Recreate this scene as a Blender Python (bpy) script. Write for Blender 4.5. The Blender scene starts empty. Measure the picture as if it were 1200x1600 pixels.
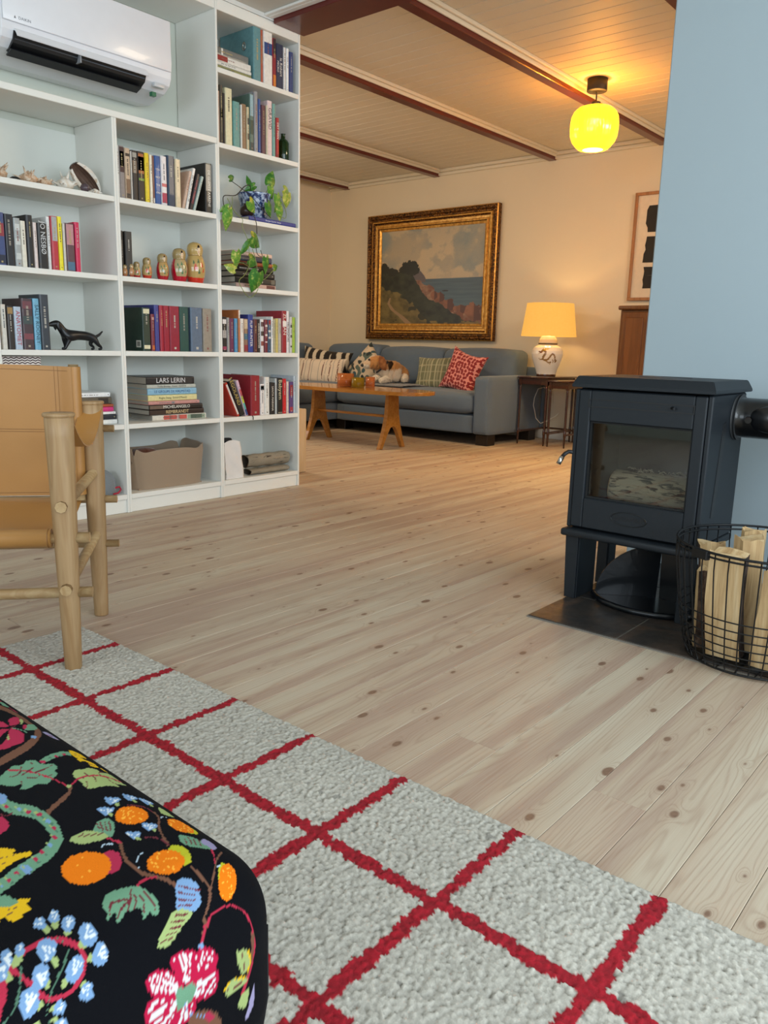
import bpy, bmesh, math, random
import numpy as np
from mathutils import Vector, Matrix, Euler
PI = math.pi
SC = bpy.context.scene
COL = SC.collection

# ---------------------------------------------------------------- camera, light, exposure
def make_camera():
    yaw, pitch, roll = math.radians(40.03), math.radians(11.94), math.radians(1.45)
    fw = Vector((math.cos(yaw)*math.cos(pitch), math.sin(yaw)*math.cos(pitch), -math.sin(pitch)))
    rt = Vector((math.sin(yaw), -math.cos(yaw), 0)); up = rt.cross(fw)
    r2 = rt*math.cos(roll) + up*math.sin(roll); u2 = -rt*math.sin(roll) + up*math.cos(roll)
    cd = bpy.data.cameras.new('camera'); co = bpy.data.objects.new('camera', cd); COL.objects.link(co)
    m = Matrix((r2, u2, -fw)).transposed().to_4x4(); m.translation = (0, 0, 0.75)
    co.matrix_world = m
    cd.sensor_fit = 'AUTO'; cd.sensor_width = 36; cd.lens = 1234/1600*36
    cd.clip_start = 0.02; cd.clip_end = 60
    SC.camera = co
make_camera()
SC.view_settings.view_transform = 'Standard'
SC.view_settings.look = 'None'
SC.view_settings.gamma = 1
SC.view_settings.use_curve_mapping = False
SC.view_settings.exposure = 0.0

world = bpy.data.worlds.new('world'); SC.world = world; world.use_nodes = True
world.node_tree.nodes['Background'].inputs[0].default_value = (0.62, 0.78, 1.0, 1)
world.node_tree.nodes['Background'].inputs[1].default_value = 1.1

def area(name, loc, rot, sx, sy, power, color, spread=PI):
    ld = bpy.data.lights.new(name, 'AREA'); ld.shape = 'RECTANGLE'; ld.size = sx; ld.size_y = sy
    ld.energy = power; ld.color = color; ld.spread = spread
    o = bpy.data.objects.new(name, ld); COL.objects.link(o); o.location = loc; o.rotation_euler = rot
    return o
# daylight entering through the windows behind the camera and round the corner of the far room
DAY = (0.84, 0.94, 1.0)
area('window_daylight', (-2.55, 0.9, 1.30), (0, -PI/2, 0), 1.35, 3.2, 53, DAY)
area('garden_window_daylight', (0.5, -1.55, 1.30), (PI/2, 0, 0), 3.6, 1.35, 98, DAY)
# the far room's unseen ends: a window and two added warm fill lights that brighten its walls
area('far_window_daylight', (3.7, 5.84, 1.35), (-PI/2, 0, 0), 0.9, 1.1, 6, (1.0, 0.95, 0.88))
area('right_end_warm_fill', (4.4, .35, 2.10), (math.radians(38), 0, 0), 0.9, 0.5, 38, (1.0, 0.80, 0.55))
area('left_end_warm_fill', (3.35, 4.7, 2.15), (0, math.radians(-25), 0), 0.4, 0.4, 22, (1.0, 0.80, 0.52))

# ---------------------------------------------------------------- helpers
def lin(h):
    if not isinstance(h, str): return tuple(h)
    v = [int(h[i:i+2], 16)/255 for i in (0, 2, 4)]
    return tuple(c/12.92 if c <= .04045 else ((c+.055)/1.055)**2.4 for c in v)

class NT:
    def __init__(s, name):
        s.m = bpy.data.materials.new(name); s.m.use_nodes = True
        s.t = s.m.node_tree; s.b = s.t.nodes['Principled BSDF']; s.out = s.t.nodes['Material Output']
    def n(s, typ, **kw):
        x = s.t.nodes.new(typ)
        for k, v in kw.items(): setattr(x, k, v)
        return x
    def put(s, sock, v):
        if v is None: return
        if hasattr(v, 'links'): s.t.links.new(v, sock)
        elif isinstance(v, (tuple, list)) and sock.type == 'RGBA' and len(v) == 3: sock.default_value = (*v, 1)
        else: sock.default_value = v
    def math(s, op, a, b=None, c=None, clamp=False):
        x = s.n('ShaderNodeMath', operation=op, use_clamp=clamp)
        s.put(x.inputs[0], a); s.put(x.inputs[1], b); s.put(x.inputs[2], c); return x.outputs[0]
    def vmath(s, op, a, b=None):
        x = s.n('ShaderNodeVectorMath', operation=op); s.put(x.inputs[0], a); s.put(x.inputs[1], b); return x.outputs[0]
    def xyz(s, v):
        x = s.n('ShaderNodeSeparateXYZ'); s.put(x.inputs[0], v); return x.outputs
    def cxyz(s, a, b, c):
        x = s.n('ShaderNodeCombineXYZ'); s.put(x.inputs[0], a); s.put(x.inputs[1], b); s.put(x.inputs[2], c); return x.outputs[0]
    def noise(s, v, scale=5, detail=2, rough=.5, dist=0):
        x = s.n('ShaderNodeTexNoise'); s.put(x.inputs['Vector'], v); x.inputs['Scale'].default_value = scale
        x.inputs['Detail'].default_value = detail; x.inputs['Roughness'].default_value = rough
        x.inputs['Distortion'].default_value = dist; return x.outputs['Fac']
    def vor(s, v, scale=5, feature='F1', dim='3D'):
        x = s.n('ShaderNodeTexVoronoi', feature=feature, voronoi_dimensions=dim)
        s.put(x.inputs['Vector'], v); x.inputs['Scale'].default_value = scale; return x
    def mix(s, f, a, b, blend='MIX'):
        x = s.n('ShaderNodeMix', data_type='RGBA', blend_type=blend)
        s.put(x.inputs[0], f); s.put(x.inputs[6], a); s.put(x.inputs[7], b); return x.outputs[2]
    def ramp(s, f, stops, interp='LINEAR'):
        x = s.n('ShaderNodeValToRGB'); x.color_ramp.interpolation = interp; s.put(x.inputs[0], f)
        e = x.color_ramp.elements
        while len(e) < len(stops): e.new(.5)
        for k, (p, c) in enumerate(stops):
            e[k].position = p; e[k].color = (*(lin(c) if isinstance(c, str) else (c if isinstance(c, tuple) else (c, c, c))), 1)
        return x.outputs[0]
    def bump(s, h, strength=.3, dist=.01):
        x = s.n('ShaderNodeBump'); s.put(x.inputs['Height'], h); x.inputs['Strength'].default_value = strength
        x.inputs['Distance'].default_value = dist; s.t.links.new(x.outputs[0], s.b.inputs['Normal'])
    def coord(s, which='Object'):
        return s.n('ShaderNodeTexCoord').outputs[which]
    def pos(s): return s.n('ShaderNodeNewGeometry').outputs['Position']
    def scalev(s, v, sc):
        return s.vmath('MULTIPLY', v, sc)
    def rand(s): return s.n('ShaderNodeObjectInfo').outputs['Random']
    def set(s, **kw):
        for k, v in kw.items(): s.put(s.b.inputs[k.replace('_', ' ')], v)
        return s.m

CACHE = {}
def mat(color, rough=.6, metal=0., var=.06, scale=30, bump=0., name=None, coat=0., spec=.5, stretch=(1, 1, 1)):
    """one plain surface colour broken up by faint noise"""
    key = (color, rough, metal, var, scale, bump, coat, spec, stretch)
    if key in CACHE: return CACHE[key]
    n = NT(name or 'surface_'+(color if isinstance(color, str) else 'c%d' % len(CACHE)))
    c = lin(color); v = n.scalev(n.coord(), stretch)
    f = n.noise(v, scale, 3)
    lo = tuple(x*(1-var*1.5) for x in c); hi = tuple(min(1, x*(1+var*1.5)) for x in c)
    n.set(Base_Color=n.mix(f, lo, hi), Roughness=rough, Metallic=metal, Coat_Weight=coat, Specular_IOR_Level=spec)
    if bump: n.bump(f, bump, .003)
    CACHE[key] = n.m
    return n.m

class MB:
    def __init__(s): s.bm = bmesh.new()
    def mark(s): s.f0 = set(s.bm.faces)
    def _new(s, fs, m, smooth=False):
        for f in fs:
            f.material_index = m; f.smooth = smooth
    def box(s, x0, x1, y0, y1, z0, z1, m=0, bev=0, seg=1, M=None, smooth=False):
        before = set(s.bm.faces) if bev else None
        P = [(x0, y0, z0), (x1, y0, z0), (x1, y1, z0), (x0, y1, z0), (x0, y0, z1), (x1, y0, z1), (x1, y1, z1), (x0, y1, z1)]
        vs = [s.bm.verts.new(M @ Vector(p) if M else p) for p in P]
        fs = [s.bm.faces.new([vs[i] for i in q]) for q in ((0, 3, 2, 1), (4, 5, 6, 7), (0, 1, 5, 4), (1, 2, 6, 5), (2, 3, 7, 6), (3, 0, 4, 7))]
        if bev:
            ed = list({e for f in fs for e in f.edges})
            bmesh.ops.bevel(s.bm, geom=ed, offset=bev, segments=seg, affect='EDGES', profile=.5)
            fs = [f for f in s.bm.faces if f not in before]
        s._new(fs, m, smooth or seg > 1)
        return s
    def prism(s, pts, axis, a, b, m=0, bev=0, seg=1, smooth=False, M=None):
        """polygon in the plane across axis, extruded from a to b. pts order gives the two other axes in xyz order"""
        before = set(s.bm.faces)
        def mk(p, t):
            q = {'x': (t, p[0], p[1]), 'y': (p[0], t, p[1]), 'z': (p[0], p[1], t)}[axis]
            return M @ Vector(q) if M else q
        A = [s.bm.verts.new(mk(p, a)) for p in pts]; B = [s.bm.verts.new(mk(p, b)) for p in pts]
        n = len(pts)
        fa = s.bm.faces.new(A); fb = s.bm.faces.new(B[::-1])
        for i in range(n): s.bm.faces.new((A[i], B[i], B[(i+1) % n], A[(i+1) % n]))
        if bev:
            ed = list(set(fa.edges) | set(fb.edges))
            bmesh.ops.bevel(s.bm, geom=ed, offset=bev, segments=seg, affect='EDGES', profile=.5)
        fs = [f for f in s.bm.faces if f not in before]
        bmesh.ops.recalc_face_normals(s.bm, faces=fs)
        s._new(fs, m, smooth); return s
    def lathe(s, prof, c=(0, 0, 0), seg=24, m=0, M=None, smooth=True, rfun=None):
        rows = []
        for r, z in prof:
            if r < 1e-6:
                v = Vector((c[0], c[1], c[2]+z)); rows.append([s.bm.verts.new(M @ v if M else v)])
            else:
                row = []
                for k in range(seg):
                    a = 2*PI*k/seg; rr = r*(rfun(a, z) if rfun else 1)
                    v = Vector((c[0]+rr*math.cos(a), c[1]+rr*math.sin(a), c[2]+z)); row.append(s.bm.verts.new(M @ v if M else v))
                rows.append(row)
        for A, B in zip(rows, rows[1:]):
            for k in range(seg):
                k2 = (k+1) % seg
                if len(A) == 1 and len(B) == 1: continue
                if len(A) == 1: f = s.bm.faces.new((A[0], B[k2], B[k]))
                elif len(B) == 1: f = s.bm.faces.new((A[k], A[k2], B[0]))
                else: f = s.bm.faces.new((A[k], A[k2], B[k2], B[k]))
                f.material_index = m; f.smooth = smooth
        return s
    def tube(s, pts, r, seg=8, m=0, cap=True, r1=None, closed=False, flat=1.0, upv=None):
        pts = [Vector(p) for p in pts]; n = len(pts); rows = []
        prev = None
        for i, p in enumerate(pts):
            if closed: d = pts[(i+1) % n]-pts[i-1]
            else: d = pts[min(i+1, n-1)]-pts[max(i-1, 0)]
            d.normalize()
            if prev is None:
                u = Vector(upv) if upv else (Vector((0, 0, 1)) if abs(d.z) < .9 else Vector((1, 0, 0)))
            else: u = prev
            a = d.cross(u).normalized(); u = a.cross(d).normalized(); prev = u
            rr = (r[i] if isinstance(r, (list, tuple)) else (r if r1 is None else r+(r1-r)*i/(n-1)))
            rows.append([s.bm.verts.new(p+(a*math.cos(t)+u*math.sin(t)*flat)*rr) for t in [2*PI*k/seg for k in range(seg)]])
        R = list(zip(rows, rows[1:]))
        if closed: R.append((rows[-1], rows[0]))
        for A, B in R:
            for k in range(seg):
                f = s.bm.faces.new((A[k], A[(k+1) % seg], B[(k+1) % seg], B[k])); f.material_index = m; f.smooth = True
        if cap and not closed:
            f = s.bm.faces.new(rows[0]); f.material_index = m
            f = s.bm.faces.new(rows[-1][::-1]); f.material_index = m
        return s
    def grid(s, fn, nu, nv, m=0, smooth=True, flip=False):
        R = [[s.bm.verts.new(fn(i/nu, j/nv)) for i in range(nu+1)] for j in range(nv+1)]
        for j in range(nv):
            for i in range(nu):
                q = (R[j][i], R[j][i+1], R[j+1][i+1], R[j+1][i])
                f = s.bm.faces.new(q[::-1] if flip else q); f.material_index = m; f.smooth = smooth
        return s
    def face(s, pts, m=0):
        f = s.bm.faces.new([s.bm.verts.new(p) for p in pts]); f.material_index = m; return s
    def mesh(s, name, mats):
        me = bpy.data.meshes.new(name)
        s.bm.normal_update(); s.bm.to_mesh(me); s.bm.free()
        for k in (mats if isinstance(mats, (list, tuple)) else [mats]): me.materials.append(k)
        return me
    def build(s, name, mats, parent=None, loc=None, recalc=False):
        if recalc: bmesh.ops.recalc_face_normals(s.bm, faces=s.bm.faces)
        return link(name, s.mesh(name, mats), parent, loc)

def link(name, data, parent=None, loc=None):
    o = bpy.data.objects.new(name, data); COL.objects.link(o)
    if parent is not None: o.parent = parent
    if loc is not None: o.location = loc
    return o
def tag(o, label, cat, group=None):
    o['label'] = label; o['category'] = cat
    if group: o['group'] = group
    return o
def thing(name, label, cat, loc=(0, 0, 0), rz=0, group=None):
    o = link(name, None, None, loc); o.rotation_euler = (0, 0, rz); return tag(o, label, cat, group)
def struct(o): o['kind'] = 'structure'; return o
def stuff(o): o['kind'] = 'stuff'; return o
def vcol(me, cols, name='Col'):
    a = me.color_attributes.new(name, 'FLOAT_COLOR', 'POINT')
    buf = np.ones((len(me.vertices), 4), dtype=np.float32); buf[:, :3] = cols
    a.data.foreach_set('color', buf.ravel())
def vcmat(name, rough=.8, bump=0, scale=600, sheen=0, coat=0, metal=0, grain=.08, spec=.5):
    n = NT(name); a = n.n('ShaderNodeVertexColor', layer_name='Col').outputs[0]
    f = n.noise(n.coord(), scale, 2)
    c = n.mix(1.0, a, n.ramp(f, [(0, (1-grain,)*3), (1, (1+grain,)*3)]), 'MULTIPLY')
    n.set(Base_Color=c, Roughness=rough, Sheen_Weight=sheen, Coat_Weight=coat, Metallic=metal, Specular_IOR_Level=spec)
    if bump: n.bump(f, bump, .001)
    return n.m
def verts_of(me):
    a = np.empty(len(me.vertices)*3, dtype=np.float32); me.vertices.foreach_get('co', a); return a.reshape(-1, 3)
def text_into(mb, string, size, M, m, align='CENTER'):
    """set flat lettering into a mesh: glyph outlines filled as faces"""
    cu = bpy.data.curves.new('lettering', 'FONT'); cu.body = string; cu.size = size; cu.align_x = align; cu.align_y = 'CENTER'
    cu.resolution_u = 2
    o = bpy.data.objects.new('lettering', cu); COL.objects.link(o)
    dg = bpy.context.evaluated_depsgraph_get(); dg.update()
    me = o.evaluated_get(dg).to_mesh()
    vs = [mb.bm.verts.new(M @ v.co) for v in me.vertices]
    for p in me.polygons:
        try:
            f = mb.bm.faces.new([vs[i] for i in p.vertices]); f.material_index = m
        except ValueError: pass
    xs = [v.co.x for v in me.vertices] or [0]
    o.evaluated_get(dg).to_mesh_clear()
    bpy.data.objects.remove(o); bpy.data.curves.remove(cu)
    return max(xs)-min(xs)
def text_width(string, size):
    return .6*size*len(string)
def rotz(a): return Matrix.Rotation(a, 4, 'Z')
def T(x, y, z): return Matrix.Translation((x, y, z))
def hash2(ix, iy, s=0):
    v = np.sin(ix*127.1+iy*311.7+s*74.7)*43758.5453
    return v-np.floor(v)
def vnoise(x, y, s=0):
    ix, iy = np.floor(x), np.floor(y); fx, fy = x-ix, y-iy
    fx = fx*fx*(3-2*fx); fy = fy*fy*(3-2*fy)
    a, b, c, d = hash2(ix, iy, s), hash2(ix+1, iy, s), hash2(ix, iy+1, s), hash2(ix+1, iy+1, s)
    return (a*(1-fx)+b*fx)*(1-fy)+(c*(1-fx)+d*fx)*fy
def fbm(x, y, s=0, o=4):
    r = 0; a = .5
    for k in range(o): r = r+a*vnoise(x*2**k, y*2**k, s+k); a *= .5
    return r
def inpoly(px, py, poly):
    n = len(poly); ins = np.zeros(px.shape, bool); j = n-1
    for i in range(n):
        xi, yi = poly[i]; xj, yj = poly[j]
        if yi != yj:
            c = ((yi > py) != (yj > py)) & (px < (xj-xi)*(py-yi)/(yj-yi)+xi)
            ins ^= c
        j = i
    return ins

# ---------------------------------------------------------------- materials of the room
def wood_floor():
    n = NT('whitewashed_pine'); r = n.rand(); o = n.coord()
    c = n.xyz(o); off = n.math('MULTIPLY', r, 91.0)
    X = n.math('ADD', c[0], off); Y = n.math('ADD', c[1], n.math('MULTIPLY', r, 37.0))
    kv = n.cxyz(n.math('MULTIPLY', X, 5.6), n.math('MULTIPLY', Y, 10.5), 0.0)
    v = n.vor(kv, 1.0, 'F1', '2D'); d = v.outputs['Distance']; vc = n.xyz(v.outputs['Color'])
    size = n.math('MULTIPLY_ADD', n.math('POWER', vc[0], 1.6), .085, .018)
    gate = n.math('GREATER_THAN', vc[1], .34)
    dd = n.math('ADD', d, n.math('MULTIPLY_ADD', n.noise(o, 60, 2), .03, -.015))
    knot = n.math('MULTIPLY', n.math('SUBTRACT', 1.0, n.math('SMOOTH_MAX', n.math('MULTIPLY_ADD', n.math('SUBTRACT', dd, size), 30.0, .5), 0.0, .2), clamp=True), gate)
    halo = n.math('MULTIPLY', n.math('EXPONENT', n.math('MULTIPLY', n.math('DIVIDE', d, n.math('ADD', size, .06)), -1.6)), gate)
    warp = n.noise(n.cxyz(n.math('MULTIPLY', X, .42), n.math('MULTIPLY', Y, 9.0), 0.0), 1.0, 2, .4)
    g = n.math('ADD', n.math('MULTIPLY', warp, 7.5), n.math('MULTIPLY', halo, 1.5))
    ring = n.math('MULTIPLY_ADD', n.math('SINE', n.math('MULTIPLY', g, 30.0)), .5, .5)
    ring = n.math('POWER', ring, 5.0)
    fine = n.noise(n.cxyz(n.math('MULTIPLY', X, 7.0), n.math('MULTIPLY', Y, 420.0), 0.0), 1.0, 3)
    wide = n.noise(n.cxyz(n.math('MULTIPLY', X, .8), n.math('MULTIPLY', Y, 14.0), 3.0), 1.0, 2)
    base = n.ramp(wide, [(.32, 'bfb19b'), (.5, 'b49f88'), (.60, 'a48976')])
    base = n.mix(n.math('MULTIPLY', n.math('SUBTRACT', r, .5), .55, clamp=True), base, lin('b79a86'))
    base = n.mix(n.math('MULTIPLY', ring, .40), base, lin('93745e'))
    base = n.mix(n.math('MULTIPLY_ADD', fine, .5, -.12, clamp=True), base, lin('d8cfbe'))
    base = n.mix(n.math('MULTIPLY', halo, .38, clamp=True), base, lin('94735f'))
    base = n.mix(knot, base, n.mix(n.noise(o, 140, 2), lin('6b5244'), lin('93755f')))
    n.set(Base_Color=base, Roughness=n.math('MULTIPLY_ADD', fine, .12, .42), Specular_IOR_Level=.35)
    n.bump(n.math('ADD', fine, n.math('MULTIPLY', ring, .5)), .10, .001)
    return n.m
def painted(color, rough=.6, scale=300, name='painted'):
    n = NT(name); c = lin(color); o = n.pos()
    f = n.noise(o, scale, 2); g = n.noise(o, 1.3, 2)
    n.set(Base_Color=n.mix(g, tuple(x*.96 for x in c), tuple(min(1, x*1.03) for x in c)), Roughness=rough)
    n.bump(f, .12, .001)
    return n.m
def wood(name, a, b, axis=0, scale=1.0, rough=.4, coat=0., dark=None):
    n = NT(name); o = n.coord(); s = [9, 9, 9]; s[axis] = .9
    q = n.scalev(o, tuple(k*scale*2 for k in s))
    g = n.noise(q, 2.0, 4, .55, .6); r = n.math('MULTIPLY_ADD', n.math('SINE', n.math('MULTIPLY', g, 26.0)), .5, .5)
    s2 = [160, 160, 160]; s2[axis] = 6
    f = n.noise(n.scalev(o, tuple(s2)), 1.0, 2)
    c = n.mix(r, lin(a), lin(b)); c = n.mix(n.math('MULTIPLY', f, .5), c, lin(dark or b))
    n.set(Base_Color=c, Roughness=rough, Coat_Weight=coat)
    n.bump(f, .08, .001)
    return n.m
def fabric(name, a, b, scale=900, rough=.95, sheen=.3):
    n = NT(name); o = n.coord(); v = n.noise(n.scalev(o, (1, 1, 1)), scale, 2); w = n.noise(o, 5, 3)
    c = n.mix(v, lin(a), lin(b)); c = n.mix(n.math('MULTIPLY', w, .35), c, lin(a))
    n.set(Base_Color=c, Roughness=rough, Sheen_Weight=sheen); n.bump(v, .35, .002)
    return n.m
M_floor = wood_floor()
M_white = painted('e4e4de', .45, 120, 'white_shelf_paint')
M_back = painted('dcdfd8', .6, 120, 'shelf_back_paint')
M_wallw = painted('dccfb8', .8, 260, 'cream_wall_paint')
M_wallc = painted('ccd0c4', .8, 260, 'pale_wall_paint')
M_blue = painted('a2b1b8', .8, 260, 'light_blue_wall_paint')
M_ceil = painted('dcd3c0', .55, 100, 'ceiling_board_paint')
M_ceil2 = painted('c9c8c0', .8, 100, 'flat_ceiling_paint')
M_beam = mat('5c1d18', .32, 0, .12, 12, .05, 'oxblood_beam_paint', coat=.2)
M_trim = painted('e6e6e2', .4, 80, 'trim_paint')
M_black = mat('15171a', .5, 0, .1, 40)
M_brass = mat('b98a3c', .3, 1, .1, 60)
M_steel = mat('c8c8c4', .25, 1, .05, 60)

# ---------------------------------------------------------------- structure
def shell():
    X0, X1, XR, XB = -2.6, 2.75, 2.93, 6.075
    Y0, YS, YL, YR = -1.6, 3.335, 5.905, -.5
    fl = struct(MB().box(X0-.1, XB+.1, Y0-.1, YL+.1, -.08, -.0125).build('floor', mat('6b5a48', .8)))
    rng = random.Random(5); cache = {}
    y = .225-19*.0975; w = .0975
    ends = [2.17, 1.55, 2.9, 1.2, 2.4, 1.8]
    row = 0
    while y < YL:
        y1 = min(y+w, YL); ya = max(y, Y0)
        right = XB if y > YR else X1
        left = X0 if y < YS else XR
        x = left - rng.uniform(0, 2.2) if left == X0 else left
        x = left
        cuts = []
        c = left + rng.uniform(1.1, 4.0)
        while c < right-.8: cuts.append(round(c, 1)); c += rng.choice([3.1, 3.6, 4.2, 4.8])
        for b in cuts+[right]:
            L = round(b-x, 3)
            if y1-ya > .02:
                key = (L, round(y1-ya, 4))
                if key not in cache:
                    cache[key] = MB().box(0.0003, L-.0003, .0004, key[1]-.0004, -.012, 0, 0, .0007).mesh('plank', M_floor)
                link('plank', cache[key], fl, (x, ya, 0))
            x = b
        y += w; row += 1
    # walls
    struct(MB().box(XB, XB+.12, YR-.1, YL+.12, 0, 2.5).build('wall_back', M_wallw))
    # hidden-side walls carry their windows as openings
    def wall_open(name, axis, at, th, a0, a1, z1, op, m):
        mb = MB(); o0, o1, oz0, oz1 = op
        def bb(p0, p1, q0, q1):
            if axis == 'x': mb.box(at, at+th, p0, p1, q0, q1)
            else: mb.box(p0, p1, at, at+th, q0, q1)
        bb(a0, o0, 0, z1); bb(o1, a1, 0, z1); bb(o0, o1, 0, oz0); bb(o0, o1, oz1, z1)
        struct(mb.build(name, m))
        fr = MB(); t = .05
        def fb(p0, p1, q0, q1):
            if axis == 'x': fr.box(at+.03, at+.08, p0, p1, q0, q1)
            else: fr.box(p0, p1, at+.03, at+.08, q0, q1)
        fb(o0, o0+t, oz0, oz1); fb(o1-t, o1, oz0, oz1); fb(o0+t, o1-t, oz0, oz0+t); fb(o0+t, o1-t, oz1-t, oz1)
        mid = (o0+o1)/2; fb(mid-t/2, mid+t/2, oz0+t, oz1-t)
        wall_open.k += 1
        struct(fr.build('window_%d' % wall_open.k, M_trim))
    wall_open.k = 0
    wall_open('wall_front', 'x', X0-.12, .12, Y0-.1, YS+.1, 2.3, (-.9, 2.7, .55, 2.0), M_wallc)
    wall_open('wall_right', 'y', Y0-.12, .12, X0, X1, 2.3, (-1.5, 2.5, .55, 2.0), M_wallc)
    wall_open('wall_left', 'y', YL, .12, XR-.12, XB, 2.5, (3.2, 4.2, .75, 1.95), M_wallw)
    wall_open('wall_far_right', 'y', YR-.12, .12, XR, XB, 2.5, (3.5, 5.3, .75, 1.95), M_wallw)
    struct(MB().box(X0, XR-.02, YS, YS+.11, 0, 2.5).build('wall_bookcase', M_wallc))
    struct(MB().box(XR-.12, XR, YS+.11, YL, 0, 2.5).build('wall_partition', M_wallw))
    bw = MB().box(X1, XR, Y0-.1, 1.135, 0, 2.5, 0, .004).build('wall_chimney', M_blue); struct(bw)
    # ceilings
    struct(MB().box(X0, 2.70, Y0, YS, 2.225, 2.3).build('ceiling', M_ceil2))
    cl = struct(MB().box(XR-.05, XB, YR, YL, 2.313, 2.40).build('ceiling', mat('8a8070', .8)))
    bmesh_board = MB().box(.0008, .1002, 0, YL-YR, 2.30, 2.313, 0, .0028).mesh('ceiling_board', M_ceil)
    x = XR
    while x < XB-.05:
        link('ceiling_board', bmesh_board, cl, (x, YR, 0)); x += .101
    # header beam between the two rooms, red underneath, white moulding towards the near room
    hd = MB(); hd.box(2.735, XR, .9, 3.042, 2.195, 2.32, 0, .003)
    struct(hd.build('trim_1', M_beam))
    tr = MB()
    tr.box(2.700, 2.734, 1.136, 3.042, 2.213, 2.26, 0, .004); tr.box(2.68, 2.6995, 1.136, 3.042, 2.2135, 2.2245, 0, .002)
    struct(tr.build('trim_2', M_trim))
    k = 3
    for yy in (.45, 1.50, 2.465, 3.38, 4.545, 5.645):
        b = struct(MB().box(XR+.001, XB-.001, yy, yy+.066, 2.240, 2.299, 0, .003).build('trim_%d' % k, M_beam)); k += 1
        m = MB()
        for s in (-1, 1):
            e = yy-.001 if s < 0 else yy+.067
            m.box(XR+.001, XB-.001, *sorted((e, e+s*.012)), 2.262, 2.299, 0, .003)
            m.box(XR+.001, XB-.001, *sorted((e+s*.0125, e+s*.03)), 2.280, 2.2995, 0, .004)
        struct(m.build('trim_%d' % k, M_ceil)); k += 1
    m = MB(); m.box(XB-.045, XB-.0005, YR, YL, 2.272, 2.2995, 0, .006); m.box(XB-.025, XB-.0005, YR, YL, 2.245, 2.2715, 0, .005)
    struct(m.build('trim_%d' % k, M_ceil)); k += 1
    struct(MB().box(XB-.016, XB-.0005, YR, YL, .0005, .078, 0, .003).build('baseboard_back', M_trim))
    struct(MB().box(XR, XB-.017, YL-.016, YL-.0005, .0005, .078, 0, .003).build('baseboard_left', M_trim))
    struct(MB().box(X1-.014, X1-.0005, Y0, .3, .0005, .07, 0, .003).build('baseboard_chimney', M_trim))
    # low pale end panel behind the bookcase
    lp = thing('low_cabinet', 'low pale wooden box end standing on the floor just behind the bookcase corner', 'cabinet', (2.927, 3.337, 0))
    pm = wood('pale_birch', 'c9b08d', 'bfa47f', 2, .5, .6)
    MB().box(.005, .32, 0, .018, .002, .375, 0, .006, 2).build('end_panel', pm, lp)
    MB().box(.005, .32, .0185, .38, .34, .374, 0, .004).build('top', pm, lp)
    MB().box(.30, .318, .0185, .38, .002, .3395, 0, .002).build('side_panel', pm, lp)
    # hearth tiles
    ht = struct(link('hearth', None)); s = NT('slate_tile'); o = s.pos(); r = s.rand()
    a = s.noise(o, 7, 5, .6, .8); b = s.noise(o, 45, 4)
    c = s.ramp(s.math('ADD', s.math('MULTIPLY', a, .8), s.math('MULTIPLY', s.math('SUBTRACT', r, .5), .15)), [(.25, '24272a'), (.42, '3a3531'), (.52, '4e4138'), (.64, '6b563f')])
    s.set(Base_Color=c, Roughness=s.math('MULTIPLY_ADD', b, .3, .22)); s.bump(s.math('ADD', a, s.math('MULTIPLY', b, .3)), .6, .006)
    for i, (xa, xb) in enumerate(((1.918, 2.176), (2.180, 2.45), (2.454, 2.749))):
        yb = 1.064
        while yb > -.5:
            MB().box(xa, xb, yb-.266, yb, .0004, .006, 0, .0015).build('tile', s.m, ht); yb -= .270
    MB().box(1.914, 2.749, -.55, 1.066, .0002, .0035).build('grout', mat('77726a', .9), ht)
shell()
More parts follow.
